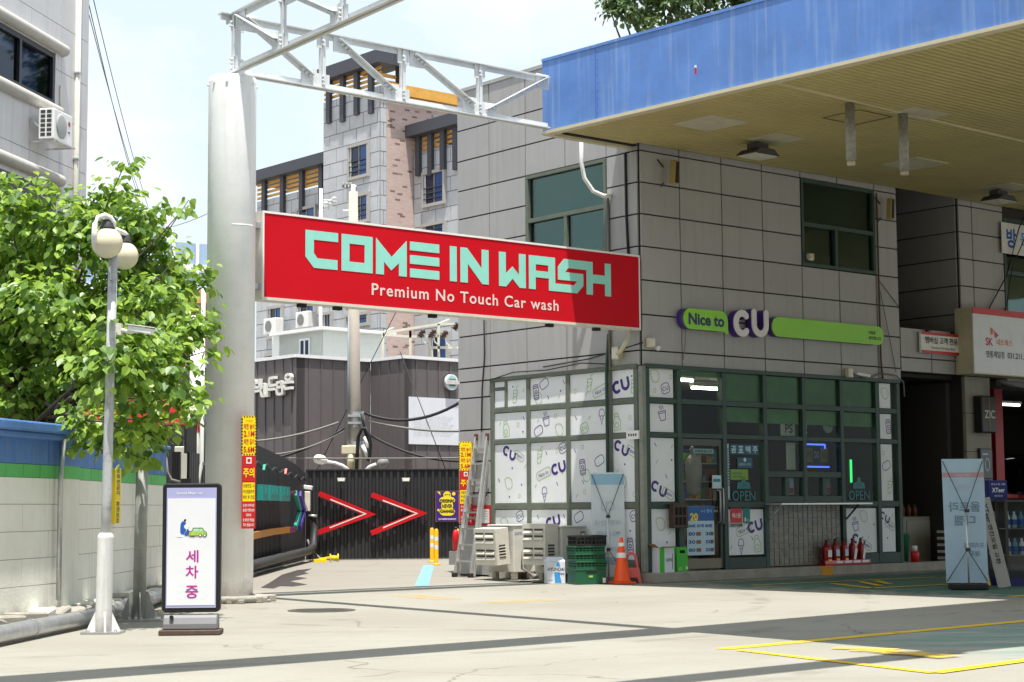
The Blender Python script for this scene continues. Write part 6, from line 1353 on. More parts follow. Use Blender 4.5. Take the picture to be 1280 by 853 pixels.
def leaves(mb, centres, size, per, rr, m, sq_=.75):
    k = mb.mi(m)
    for c, r_ in centres:
        n = int(per * r_ * r_)
        # twig ends inside the clump, each carrying a drooping spray of leaves
        for j in range(max(1, n // 7)):
            d = Vector((rr.gauss(0, 1), rr.gauss(0, 1), rr.gauss(0, 1))).normalized() * r_ * (rr.random() ** .45)
            p = c + Vector((d.x, d.y, d.z * sq_)); out = (d.normalized() + Vector((0, 0, .25))).normalized()
            side = out.cross(Vector((0, 0, 1))); side = side.normalized() if side.length > .01 else Vector((1, 0, 0))
            for i in range(7):
                q_ = p + out * (i * size * .42 - size) + side * ((-1) ** i) * size * .42 + Vector((rr.uniform(-1, 1), rr.uniform(-1, 1), rr.uniform(-1, 1))) * size * .35
                s_ = size * rr.uniform(.6, 1.15)
                ax = (out * rr.uniform(.2, .8) + side * ((-1) ** i) * .6 + Vector((rr.uniform(-.5, .5), rr.uniform(-.5, .5), -rr.uniform(.3, 1.1)))).normalized()
                nn = (Vector((rr.uniform(-.6, .6), rr.uniform(-.9, .4), 1.0)) + out * .5).normalized(); wv = ax.cross(nn); wv = wv.normalized() if wv.length > .01 else side; nn = wv.cross(ax)
                fold = s_ * rr.uniform(.05, .18)
                A = q_; B1 = q_ + ax * s_ * .28 + wv * s_ * .48 + nn * fold; C1_ = q_ + ax * s_ * .72 + wv * s_ * .32 + nn * fold * .5; T_ = q_ + ax * s_ * 1.05 - nn * s_ * .12
                B2 = q_ + ax * s_ * .28 - wv * s_ * .48 + nn * fold; C2_ = q_ + ax * s_ * .72 - wv * s_ * .32 + nn * fold * .5; Mm = q_ + ax * s_ * .5
                N1, N2 = q_ - ax * s_ * .06 + wv * s_ * .28 + nn * fold * .7, q_ - ax * s_ * .06 - wv * s_ * .28 + nn * fold * .7
                D1, D2 = q_ + ax * s_ * .52 + wv * s_ * .46 + nn * fold * .8, q_ + ax * s_ * .52 - wv * s_ * .46 + nn * fold * .8
                vs = [mb.bm.verts.new(x) for x in (A, N1, B1, D1, C1_, T_, C2_, D2, B2, N2)]
                for f in ((0, 1, 2, 3, 4, 5), (0, 5, 6, 7, 8, 9)): ff = mb.bm.faces.new([vs[x] for x in f]); ff.material_index = k
def limb(mb, p, q_, r0, r1, rr, n=6):
    p, q_ = Vector(p), Vector(q_); L = (q_ - p).length; pts = [p.lerp(q_, i / n) + Vector((rr.uniform(-1, 1), rr.uniform(-1, 1), rr.uniform(-.4, .8))) * L * .04 * math.sin(math.pi * i / n) for i in range(n + 1)]
    mb.tube(pts, lambda k: r0 + (r1 - r0) * k, M_bark, 7)
rr = random.Random(21)
cl = [(20, 255, 44), (0, 225, 22), (-30, 320, 80), (35, 320, 60), (80, 285, 44), (110, 255, 32), (146, 240, 30), (155, 208, 14), (165, 275, 38), (120, 310, 45), (60, 380, 66), (130, 385, 62), (182, 292, 28), (200, 375, 40), (222, 340, 28), (240, 355, 22), (256, 352, 12), (228, 262, 10), (236, 250, 7), (215, 430, 40), (236, 408, 26), (252, 395, 12), (150, 460, 66), (80, 460, 66), (10, 430, 64), (20, 495, 40), (195, 490, 40), (228, 500, 26), (240, 520, 16), (120, 525, 42), (165, 545, 34), (90, 545, 22), (200, 535, 24), (172, 560, 22), (178, 530, 30), (185, 575, 12), (210, 470, 36), (150, 425, 50), (195, 440, 40), (-40, 470, 60), (60, 235, 12), (-10, 540, 14), (262, 438, 12), (205, 255, 10), (225, 318, 14)]
base_t = Vector((-6.2, 21.4, 0)); crown = []
for i, (px, py, rp_) in enumerate(cl):
    Y = (21.3 + rr.uniform(-1.0, 1.0) if rp_ > 20 else 21.0 + rr.uniform(-.5, .5)) - (2.2 if py > 400 and px > 100 else 0); crown.append((at(px, py, Y), rp_ / FPX * Y))
for i in range(22):
    px, py = rr.uniform(-60, 200), rr.uniform(290, 500); Y = 22.2 + rr.uniform(-.6, 1.4); crown.append((at(px, py, Y), 45 / FPX * Y))
t = thing('broadleaf_tree', 'bright green broadleaf tree spilling over the blue topped wall', 'tree', base_t)
mb = MB()
for p_, r_ in crown: pass
leaves(mb, [(p_ - base_t, r_) for p_, r_ in crown], .108, 1650, rr, M_leaf); mb.build('crown', t)
mb = MB(); fork = Vector((.1, 0, 2.3)); limb(mb, (0, 0, 0), fork, .14, .10, rr)
for p_, r_ in crown: limb(mb, fork + Vector((0, 0, rr.uniform(-.3, .5))), p_ - base_t, .032, .005, rr)
mb.build('trunk', t)
# tree behind the station roof
rr = random.Random(8); base_t = Vector((4.4, 47, 0)); t = thing('poplar_tree', 'tall grey green tree rising behind the blue station roof', 'tree', base_t)
crown = []
for px, py, rp_ in ((775, 12, 20), (800, 20, 22), (805, 38, 14), (830, 5, 26), (860, -10, 30), (890, -20, 34), (850, 25, 18), (780, -15, 26), (760, 5, 9), (830, -40, 45), (900, -60, 45), (930, 0, 25), (850, 60, 40), (900, 60, 50)):
    Y = 47 + rr.uniform(-1.2, 1.2); crown.append((at(px, py, Y) - base_t, rp_ / FPX * Y))
mb = MB(); leaves(mb, crown, .155, 1100, rr, M_leafd, .9); mb.build('crown', t)
mb = MB(); limb(mb, (0, 0, 0), (0, 0, 11.5), .3, .16, rr)
for p_, r_ in crown: limb(mb, (0, 0, rr.uniform(9, 11.5)), p_, .08, .015, rr)
mb.build('trunk', t)
# ------------------------------------------------------------------ building beyond the boundary wall
M_stone = mat('grey_stone_cladding', (.62, .61, .62), .6, var=.06, scale=1.5, bump=.1, bscale=40, streak=.25, dirtcol=(.24, .22, .20)); M_stoneb = flat('stone_joint', (105, 102, 100), .8); M_sill = mat('stone_sill', (.50, .475, .44), .6, var=.08, streak=.2)
M_darkfr = flat('dark_window_frame', (34, 36, 42), .4); M_winb = glass('blue_window_glass', (.12, .2, .34), .5)
LB0 = at(107, 200, 30.0); LB0.z = 0
t = thing('stone_building', 'grey stone clad building behind the tree with a wide dark window', 'building', LB0, 79.5); PB_ = Fm(LB0, 79.5)
w0, w1 = PB_.p(-40, 60), PB_.p(66, 140); sill_t = PB_.p(74, 60); sx0 = PB_.p(77, 60)[0]
zt1 = PB_.p(66, 67)[1]; zb1 = PB_.p(66, 132)[1]; wx1 = PB_.p(67, 100)[0]
wx0 = wx1 - 3.0
mb = MB(); zs = [0, 1.0, 2.0, 3.0, 4.0, 5.0]; zz = [0.02 + .78 * k for k in range(16)]; xs = [-9 + 1.13 * k for k in range(8)] + [-.42, -.012]
xs = [x for x in xs if x < -.5 or x > -.5]
for a, b in zip(xs, xs[1:]):
    for c, d_ in zip(zz, zz[1:]):
        if a < wx1 - .02 and b > wx0 and c < zt1 + .05 and d_ > zb1 - .05:
            for (p0, p1, r0, r1) in ((a, min(b, wx0), c, d_), (max(a, wx1), b, c, d_), (max(a, wx0), min(b, wx1), c, min(d_, zb1)), (max(a, wx0), min(b, wx1), max(c, zt1), d_)):
                if p1 - p0 > .03 and r1 - r0 > .03: mb.box(p0 + .005, p1 - .005, -.03, -.001, r0 + .005, r1 - .005, M_stone)
            continue
        mb.box(a + .005, b - .005, -.03, -.001, c + .005, d_ - .005, M_stone)
mb.box(-9, wx0, 0, .3, 0, 11.7, M_stoneb); mb.box(wx1, -.01, 0, .3, 0, 11.7, M_stoneb); mb.box(wx0, wx1, 0, .3, 0, zb1, M_stoneb); mb.box(wx0, wx1, 0, .3, zt1, 11.7, M_stoneb); mb.box(-.3, -.01, .31, 6, 0, 11.7, M_stone)
mb.box(-9, -.31, 3, 3.2, 0, 11.7, M_stoneb)
mb.build('wall', t)
def half_round(mb, x0, x1, z, r_): mb.tube([(x0, -.06, z), (x1 - .02, -.06, z), (x1, -.06, z)], r_, M_sill, 14)
mb = MB(); half_round(mb, wx0 - .3, wx1 + .28, zt1 + .12, .10); half_round(mb, wx0 - .3, wx1 + .1, zb1 - .10, .10); half_round(mb, wx0 - .3, wx1 + .22, PB_.p(60, 222)[1] + .0, .10); mb.build('sill', t)
f = MB()
for (a, b, c, d_) in ((wx0, wx1, zb1, zb1 + .08), (wx0, wx1, zt1 - .08, zt1), (wx1 - .07, wx1, zb1 + .08, zt1 - .08), (wx1 - 1.28, wx1 - 1.20, zb1 + .08, zt1 - .08)): f.box(a, b, -.02, .08, c, d_, M_darkfr)
w = f.build('window', t); g = MB(); g.box(wx0, wx1 - .07, .03, .04, zb1 + .08, zt1 - .08, M_winb); g.build('pane', w)
mb = MB(); mb.box(wx0, wx1, .6, .65, zb1, zt1, flat('dark_room', (22, 24, 28), .9)); mb.build('window_backing', w)  # dark sheet behind the pane stands in for the unlit room
f = MB(); zl = PB_.p(60, 232)[1]; f.box(wx0, wx1 + .1, -.035, -.031, zl - 1.6, zl - .05, M_darkfr); f.build('window', t)
x, _ = PB_.p(92.5, 90); mb = MB(); mb.tube([(x, -.07, 2), (x, -.07, 11.7)], .045, M_beigeplas, 10)
for z in (3.5, 5.3, 7.2, 8.7): mb.box(x - .06, x + .06, -.12, -.02, z, z + .03, M_steel)
mb.build('drain_pipe', t)
cable('thin pale conduit rising beside the dark window', [PB_.w(PB_.p(73, 140)[0], -.05, 7.55), PB_.w(PB_.p(73, 90)[0], -.05, 8.2), PB_.w(PB_.p(73, 88)[0], -.05, 8.35)], .022, M_beigeplas, 'conduit')
a0, a1 = PB_.p(56, 140), PB_.p(92, 178); axc = PB_.p(71, 159, -.36)
t = thing('ac_unit', 'white wall hung air conditioner with round fan under the dark window', 'air conditioner', PB_.w(axc[0], -.34, axc[1] - .27), 79.5); t.scale = (.82, .9, .88)
mb = MB(); mb.box(-.42, .42, -.15, .15, 0, .58, M_white); mb.build('casing', t, bevel=.02, seg=2)
mb = MB(); mb.lathe([(.22, 0), (.23, .012), (.20, .02), (.02, .022)], flat('fan_grey', (165, 165, 165), .5), (-.10, -.152, .29), 28, (0, -1, 0)); mb.build('fan_grille', t)
mb = MB()
for j in range(6):
    for i in range(2): mb.box(-.424, -.421, -.10 + i * .12, -.01 + i * .12, .06 + j * .085, .12 + j * .085, M_dkgrey)
mb.build('fin_opening', t); mb = MB(); mb.disc(.26, .40, .05, -.154, flat('dull_red_badge', (170, 50, 70), .5)); mb.box(.20, .30, -.154, -.152, .22, .26, M_grey); mb.build('badge', t)
mb = MB()
for s_ in (-.38, .38): mb.bar((s_, -.22, -.03), (s_, .34, -.03), .035, .03, M_alu); mb.bar((s_, -.15, -.03), (s_, .34, .42), .03, .03, M_alu)
mb.bar((-.42, -.2, -.03), (.42, -.2, -.03), .03, .03, M_alu); mb.build('bracket', t)
# overhead wires
for i, (p0, p1, lab, m) in enumerate((((108, -8), (178, 262), 'thin power line dropping beside the stone building', M_cable), ((107, 2), (186, 275), 'second power line close along the first', flat('blue_grey_wire', (90, 110, 140), .5)), ((115, -8), (192, 280), 'power line a little apart from the other two', flat('blue_grey_wire', (90, 110, 140), .5)))):
    cable(lab, catenary(at(*p0, 32), at(*p1, 60), .25), .010, m, 'power line')
cable('faint wire passing behind the round column', catenary(at(180, 290, 55), at(262, 266, 55), .1), .012, M_greycable)

# ------------------------------------------------------------------ alley end: dark fences, arrows, lamps
M_fence = mat('charcoal_fence_sheet', (.028, .029, .032), .5, .1, var=.15, scale=2, dirt=.2, dirtcol=(.07, .065, .06))
F0 = Vector((-5.03, 42.6, 0)); FRZ = 6.0; PFN = Fm(F0, FRZ)
def corr(mb, x0, x1, z0, z1, m, pitch=.17, dep=.035, y=0.0):
    x = x0; 
    while x < x1 - .01:
        e = min(x + pitch, x1); a = x + pitch * .34; b = x + pitch * .5; c = x + pitch * .84
        pr = [(x, 0), (a, 0), (b, dep), (c, dep), (e, 0)]
        for (p, yp), (q_, yq) in zip(pr, pr[1:]): mb.face([(p, y + yp, z0), (q_, y + yq, z0), (q_, y + yq, z1), (p, y + yp, z1)], m)
        x += pitch
    mb.face([(x0, y + dep + .002, z1), (x1, y + dep + .002, z1), (x1, y + dep + .002, z0), (x0, y + dep + .002, z0)], m)
t = thing('metal_fence', 'charcoal corrugated metal fence closing the end of the alley', 'fence', F0, FRZ)
zt_ = PFN.p(480, 588)[1]
mb = MB(); corr(mb, 0, 5.2, .02, zt_, M_fence); mb.build('sheet', t); mb = MB(); mb.box(-.0, 5.2, -.012, .06, zt_, zt_ + .03, M_fence); mb.build('cap_rail', t)
M_chev = mat('red_arrow_box', (.58, .008, .014), .5, var=.05, spec=.25); M_led = flat('white_led_strip', (235, 225, 220), .4)
cx4 = lambda x, y: PFN.p(300 + x / 4, 560 + y / 4, -.12)
for lab, pts, led in (('red arrow shaped bar with white strip nearest the fence corner', [(395, 228), (645, 332), (385, 425)], [(452, 258), (628, 330), (448, 400)]), ('red arrow shaped bar with white strip beside the purple poster', [(658, 234), (903, 327), (655, 427)], [(714, 263), (885, 328), (715, 400)])):
    P3 = [cx4(*q_) for q_ in pts]; t = thing('arrow_sign', lab, 'arrow sign', PFN.w(P3[1][0], -.12, P3[1][1]), FRZ, 'red arrows on the end fence')
    o = Vector((P3[1][0], P3[1][1])); mb = MB(); w_ = .125
    A, B, C_ = (Vector(q_) - o for q_ in P3)
    def n_(v): v = v.normalized(); return Vector((-v.y, v.x))
    na, nc = n_(B - A), n_(C_ - B); mt = (na + nc).normalized() / max(.35, (na + nc).normalized().dot(na)) * w_ / 2
    mb.prism([tuple(A - na * w_ / 2), tuple(B - mt), tuple(C_ - nc * w_ / 2), tuple(C_ + nc * w_ / 2), tuple(B + mt), tuple(A + na * w_ / 2)], 0, .075, M_chev); mb.build('bar', t)
    mb = MB(); mb.ribbon([tuple(Vector(cx4(*q_)) - o) for q_ in led], .03, -.003, M_led); mb.build('light_strip', t)
    mb = MB(); 
    for q_ in (A, C_): mb.box(q_.x - .02, q_.x + .02, .076, .12, q_.y - .02, q_.y + .02, M_dkgrey)
    mb.build('bracket', t)
for lab, px, py in (('small square floodlight above the arrow nearest the corner', 506, 150), ('small square floodlight above the arrow beside the poster', 829, 150)):
    a = cx4(px, py); t = thing('floodlight', lab, 'floodlight', PFN.w(a[0], -.16, a[1]), FRZ, 'floodlights on the end fence')
    mb = MB(); mb.prism([(-.10, .0), (.10, .0), (.08, -.09), (-.08, -.09)], -.05, .0, M_cream); mb.build('housing', t); mb = MB(); mb.box(-.075, .075, -.055, -.0505, -.08, -.01, M_white); mb.build('lens', t); mb = MB(); mb.bar((0, .0, -.04), (0, .15, -.10), .02, .02, M_dkgrey); mb.tube([(0, .12, -.12), (.02, .13, -.3), (-.02, .13, -.45)], .012, M_cable, 6); mb.build('bracket', t)
PFN2 = lambda x, y, d=-.05: PFN.p(535 + x / 15.5, 605 + y / 15.5, d)
a, b = PFN2(140, 135), PFN2(600, 735); t = thing('purple_poster', 'framed purple poster with yellow lettering shape on the end fence', 'poster', PFN.w((a[0] + b[0]) / 2, -.05, b[1]), FRZ); w_, h_ = b[0] - a[0], a[1] - b[1]
mb = MB(); mb.box(-w_ / 2, w_ / 2, -.02, .04, 0, h_, flat('brown_frame', (120, 82, 60), .5)); mb.build('frame', t)
M_pp = flat('poster_purple', (66, 30, 120), .5); M_py = flat('poster_yellow', (240, 220, 40), .5)
mb = MB(); mb.box(-w_ / 2 + .02, w_ / 2 - .02, -.025, -.0205, .02, h_ - .02, M_pp); mb.build('sheet', t)
mb = MB(); y = -.027
mb.disc(0, h_ * .86, w_ * .16, y, M_py); mb.poly(capsule(0, h_ * .69, w_ * .68, h_ * .22, 5, .1), y - .0004, M_py); mb.poly(capsule(0, h_ * .52, w_ * .5, h_ * .2, 5, .06), y - .0008, M_py); mb.poly(capsule(0, h_ * .33, w_ * .66, h_ * .26, 5, .12), y - .0012, M_py)
mb.disc(w_ * .28, h_ * .9, w_ * .075, y, M_py); mb.poly([(-w_ * .42, h_ * .97), (-w_ * .30, h_ * .97), (-w_ * .28, h_ * .85)], y, M_py); mb.disc(-w_ * .37, h_ * .38, w_ * .05, y, M_py)
for i, s_ in enumerate(('ORIGINAL', 'NEVER', 'CHANGE')): mb.text(s_, M_ink, 0, h_ * (.67 - .165 * i), y - .003, h_ * .12, w_ * (.62, .44, .58)[i], bold=.04)
mb.text('COMEINWASH', M_white, 0, h_ * .09, y - .001, h_ * .05, w_ * .74, bold=.02)
for k in range(3): mb.box(-.06 + k * .05, -.03 + k * .05, y - .004, y - .003, h_ * .87 - .01 * abs(k - 1), h_ * .89 + .0, M_ink)
mb.build('lettering', t)
# side fence of the alley
SF0 = Vector((-4.98, 27.0, 0)); SL = F0.y - SF0.y - .05; srz = 90.2; PSF = Fm(SF0, srz)
t = thing('metal_fence', 'black corrugated fence along the alley side with a dark cover above', 'fence', SF0, srz)
z0f = PSF.p(380, 592)[1]; mb = MB(); corr(mb, 0, SL, .02, 2.12, M_fence, .2, .04); mb.build('sheet', t)
mb = MB(); n = 22; loftp = [(SL * i / n, 2.12 + .55 * (1 - i / n) ** .55 * (1 if i < n else 0)) for i in range(n + 1)]; mb.prism([(0, 2.1)] + [(SL, 2.1)] + loftp[::-1], .05, .09, flat('black_tarp', (20, 20, 22), .7)); mb.build('cover', t)
t = thing('teal_boxes', 'row of teal metal panels mounted on the black alley fence', 'panels', (0, 0, 0), srz); PT = lambda x, y, d=-.2: PSF.p(310 + x / 7.755, 590 + y / 7.755, d)
a, b = PT(128, 115), PT(396, 285); t.location = PSF.w(a[0], -.2, b[1]); w_, h_ = b[0] - a[0], a[1] - b[1]; M_tealp = mat('teal_metal', (.03, .36, .33), .35, .2, var=.15, scale=1)
zz1 = (PT(128, 275)[1], PT(396, 285)[1])
mb = MB()
for k in range(5): mb.box(w_ * k / 5 + .02, w_ * (k + 1) / 5 - .02, -.03 - .03 * (k % 2), .10, .0, h_ * .96, M_tealp); mb.box(w_ * k / 5 + .3, w_ * (k + 1) / 5 - .3, -.05 - .03 * (k % 2), -.031 - .03 * (k % 2), .12, h_ * .84, M_tealp)
mb.build('panel', t)
mb = MB(); mb.box(-.1, w_ + .1, .11, .19, h_ * .2, h_ * .3, M_dkgrey); mb.box(-.1, w_ + .1, .11, .19, h_ * .7, h_ * .8, M_dkgrey); mb.build('rail', t)
M_tl = flat('teal_bar', (40, 150, 130), .4); M_pl = flat('purple_bar', (86, 70, 170), .4); M_ol = flat('ochre_bar', (200, 130, 40), .45); M_ml = flat('magenta_bar', (120, 40, 90), .45)
def barthing(label, pts, m, w_=.09, th=.07):
    P3 = [PSF.w(*((lambda q_: (q_[0], -.14, q_[1]))(PT(x, y, -.14)))) for x, y in pts]; o = P3[0]; mb = MB()
    for p_, q_ in zip(P3, P3[1:]): mb.bar(p_ - o, q_ - o, th, w_, m)
    mb.build('light_bar', None, label, 'light bar', 'coloured bars on the alley fence', loc=o)
barthing('teal angled bar on the alley fence beside the teal panels', [(460, 205), (505, 380), (458, 545)], M_tl, .12)
barthing('purple angled bar on the alley fence next to the teal angled bar', [(503, 210), (545, 380), (500, 545)], M_pl, .12)
barthing('long ochre bar running low along the black alley fence', [(20, 625), (240, 580), (390, 562)], M_ol, .13)
barthing('short magenta bar joining the ochre bar to the teal bar', [(390, 570), (448, 556)], M_ml, .12)
barthing('thin dark purple bar joining the teal panels to the angled bars', [(396, 205), (450, 198)], M_ml, .06)
a = PT(562, 290, -.1); mb = MB(); mb.box(-.12, .12, -.08, .08, -.24, .24, M_beigeplas); o = mb.build('control_box', None, 'white control box at the corner where the two dark fences meet', 'box', loc=PFN.w(-.0 + PFN.p(381, 627)[0], -.1, PFN.p(381, 627)[1]), rz=FRZ + 20, bevel=.015)
pq = PFN.p(382, 608, -.2); t = thing('security_camera', 'white security camera over the corner of the dark fences', 'camera', PFN.w(PFN.p(376, 609, -.3)[0], -.3, PFN.p(376, 609, -.3)[1]), 0); mb = MB(); mb.bar((-.05, 0, .02), (.28, -.06, -.03), .11, .10, M_white); mb.build('body', t, bevel=.015); mb = MB(); mb.box(-.10, -.0, -.02, .2, -.10, .08, M_beigeplas); mb.build('bracket', t, bevel=.01)
t = thing('alley_pipe', 'fat black wrapped pipe along the foot of the alley fence', 'pipe', SF0, srz); mb = MB(); mb.tube([(2, -.2, .18), (6, -.22, .22), (10, -.2, .24), (14.2, -.24, .26), (14.9, -.26, .34), (15.15, -.26, .8), (15.2, -.22, 1.05)], .095, flat('black_wrap', (44, 43, 42), .6, dirt=.4, dirtcol=(.12, .12, .12)), 12); mb.build('pipe', t); mb = MB(); mb.lathe([(.105, 0), (.105, .06)], M_alu, (15.2, -.22, 1.04), 12); mb.build('clamp', t)
cable('pale hose trailing from the fence corner to the yellow reel', [PFN.w(.05, -.3, .5), PFN.w(.15, -.4, .25), PFN.w(.35, -.6, .06), PFN.w(.8, -.8, .03)], .03, M_greycable, 'hose')
q = gd(408, 703); t = thing('hose_reel', 'small yellow hose reel lying at the foot of the end fence', 'hose reel', (q.x, q.y, 0), 10); mb = MB(); mb.lathe([(.03, -.10), (.095, -.10), (.095, -.08), (.05, -.07), (.05, .07), (.095, .08), (.095, .10), (.03, .10)], M_yellow, (.18, 0, .099), 18, (1, 0, 0)); mb.build('drum', t); mb = MB(); mb.box(-.3, .0, -.1, .1, .003, .07, M_yellow); mb.bar((-.25, 0, .05), (.18, 0, .14), .04, .04, M_yellow); mb.build('frame', t)
cable('tangled wire strung over the alley fence', [PSF.w(x_, -.12, 2.25 + .05 * math.sin(x_ * 5) - .35 * (x_ / SL)) for x_ in [4 + .35 * k for k in range(31)]], .022, M_cable)
for (px, py, lab, m) in ((330, 580 + 5, 'teal flag peg on the tangled wire', M_tl), (357, 590, 'pink flag peg on the tangled wire', M_pink)):
    a = PSF.p(px, py, -.16); mb = MB(); mb.bar((-.06, 0, -.05), (.08, 0, .06), .05, .03, m); mb.build('peg', None, lab, 'peg', loc=PSF.w(a[0], -.16, a[1]), rz=srz)
# flexible bollards
M_bol = flat('bollard_yellow', (250, 170, 5), .4)
def bollard(label, px, py, h):
    q_ = gd(px, py); t = thing('bollard', label, 'bollard', (q_.x, q_.y, 0), 0, 'yellow bollards in the alley')
    mb = MB(); mb.lathe([(.10, .003), (.10, .02), (.055, .03), (.045, .05), (.045, h - .03), (.025, h), (.01, h + .005)], M_bol, n=16); mb.build('post', t)
    for z in (.34, .52): mb = MB(); mb.lathe([(.0465, z), (.0465, z + .09)], M_white, n=16, cap=False); mb.build('band', t)
bollard('yellow bollard with white bands, taller of the pair by its top', 540, 703, .78); bollard('yellow bollard with white bands standing nearer in the pair', 545.5, 706.5, .78)
bollard('yellow bollard half hidden behind the ladder', 572, 704, .76)
q_ = gd(570, 706); mb = MB(); mb.lathe([(.07, 0), (.08, .3), (.06, .42), (.03, .46)], M_red, n=14); mb.lathe([(.03, .46), (.03, .52)], M_black, n=10); mb.build('fire_extinguisher', None, 'red fire extinguisher half hidden behind the ladder foot', 'fire extinguisher', loc=(q_.x, q_.y, .30)); mb = MB(); mb.box(-.15, .15, -.12, .12, .001, .29, M_grey); mb.build('stand_block', None, 'grey block under the red extinguisher behind the ladder', 'block', loc=(q_.x, q_.y, 0))
# ------------------------------------------------------------------ dark clad shop behind the fence
M_seam = mat('mauve_grey_cladding', (.135, .116, .118), .6, var=.06, scale=.8, streak=.15, dirtcol=(.05, .045, .045)); M_cap = flat('white_parapet_cap', (232, 232, 234), .5)
DK0 = at(370, 447, 48.0); zt_ = DK0.z; DK0.z = 0; PD = Fm(DK0, 43.0)
t = thing('dark_shop', 'low mauve grey clad building with white parapet edge behind the fence', 'building', DK0, 43.0)
xa = PD.p(463, 500)[0]; # inner corner along the front
Xs = Matrix.Rotation(R(-90), 4, 'Z')
def seamwall(mb, x0, x1, zt, pitch=.42, X=Matrix.Identity(4)):
    mb.X = X; mb.box(x0, x1, 0, .3, 0, zt, M_seam); x = x0 + pitch
    while x < x1: mb.box(x - .012, x + .012, -.03, -.0005, 0, zt - .02, M_seam); x += pitch
    mb.box(x0 - .06, x1 + .02, -.06, .3, zt + .001, zt + .09, M_cap); mb.X = Matrix.Identity(4)
mb = MB(); seamwall(mb, 0.02, xa, zt_); seamwall(mb, -9, .0, zt_, X=Xs)
# the wing that steps forward
Psf = Fm(PD.w(xa, 0, 0), 43 - 90); yb = Psf.p(505, 446)[0]
seamwall(mb, 0.02, yb, zt_ + .004, X=Matrix.Translation((xa, 0, 0)) @ Xs); seamwall(mb, xa + .01, xa + 7, zt_ + .008, X=Matrix.Translation((0, -yb, 0)))
mb.build('wall', t)
mb = MB(); mb.box(.3, xa + 6, .31, 8, zt_ - .3, zt_ - .2, M_grey); mb.build('roof', t)
# channel letters on the side face
PDs = Fm(DK0, 43.0 - 90); lx = lambda x, y: PDs.p(310 + x / 14.2, 450 + y / 14.2, -.12)
t = thing('shop_letters', 'raised white outline lettering on the dark shop flank', 'lettering sign', DK0, 43.0 - 90)
M_chl = flat('channel_letters', (228, 226, 218), .45); mb = MB()
def st(pts, w=.075, closed=False):
    P3 = [lx(*q_) for q_ in pts]
    if closed: P3.append(P3[0])
    for a, b in zip(P3, P3[1:]): mb.bar((a[0], -.10, a[1]), (b[0], -.10, b[1]), .10, w, M_chl, up=(0, 0, 1))
for L_ in ([(30, 345), (30, 500), (120, 495), (210, 485), (210, 335)], [(30, 415), (200, 405)], [(125, 340), (125, 495)], [(95, 565), (225, 545), (290, 430), (240, 430)], [(235, 545), (245, 645), (365, 630)], [(350, 415), (350, 630)], [(292, 430), (300, 640)], [(490, 310), (385, 330), (390, 465), (495, 445)], [(365, 530), (490, 515)], [(510, 410), (600, 390), (600, 480), (515, 490)], [(620, 385), (615, 615)], [(515, 505), (520, 610), (610, 605)], [(640, 405), (780, 390)], [(640, 450), (660, 515), (775, 495)]): st(L_)
c = lx(718, 310); r1 = abs(lx(718, 260)[1] - c[1]); w_ = abs(lx(765, 310)[0] - c[0]); ring = [(c[0] + w_ * math.cos(2 * math.pi * k / 16), c[1] + r1 * math.sin(2 * math.pi * k / 16)) for k in range(17)]
for a, b in zip(ring, ring[1:]): mb.bar((a[0], -.10, a[1]), (b[0], -.10, b[1]), .10, .07, M_chl)
mb.build('lettering', t)
mb = MB(); a, b = lx(90, 520), lx(790, 440); mb.bar((a[0], -.03, a[1]), (b[0], -.03, b[1]), .03, .05, M_dkgrey); mb.build('rail', t)
# round mint sign and white banner on the forward wing
WG = PD.w(xa, -yb, 0); PG = Fm(WG, 43.0); rx = lambda x, y: PG.p(540 + x / 28.4, 460 + y / 28.4, -.15); c = rx(720, 510); r_ = rx(720, 230)[1] - c[1]
t = thing('round_sign', 'round mint and white sign with a middle band on the dark shop', 'sign', PG.w(c[0], -.15, c[1]), 43.0)
M_mintp = flat('mint_print', (160, 212, 212), .5); mb = MB(); mb.lathe([(r_, 0), (r_, .10)], M_cap, (0, .10, 0), 32, (0, -1, 0)); mb.build('disc', t); mb = MB(); mb.disc(0, 0, r_ * .82, -.003, M_mintp, n=28); mb.disc(0, 0, r_ * .45, -.005, M_cap, n=24); mb.box(-.12, .12, -.012, -.008, r_ * .28, r_ * .42, M_dkgrey); mb.box(-.10, .10, -.012, -.008, -r_ * .48, -r_ * .32, M_dkgrey); mb.build('face', t)
mb = MB(); mb.box(-r_ * 1.12, r_ * 1.12, -.03, -.012, -r_ * .25, r_ * .25, M_cap); mb.build('band', t); mb = MB(); mb.text('PREMIUM BURGER', flat('tan_print', (180, 165, 150), .5), 0, 0, -.032, .16, r_ * 1.9); mb.build('lettering', t)
a, b = PG.p(511, 496, -.04), PG.p(578, 557, -.04); t = thing('wall_banner', 'large white banner sheet on the dark shop wall', 'banner', PG.w(a[0], -.04, b[1]), 43.0); mb = MB(); mb.box(0, 3.2, 0, .012, 0, a[1] - b[1], flat('white_banner', (222, 224, 232), .6)); mb.build('cloth', t)
mb = MB(); M_fnt = flat('faint_print', (205, 206, 214), .6)
for k in range(8): mb.text('세차장 이용 안내 및 주의사항', M_fnt, .15, (a[1] - b[1]) * (.58 - .055 * k), -.003, .06, 1.5 - .1 * (k % 3), 'l')
mb.build('lettering', t)
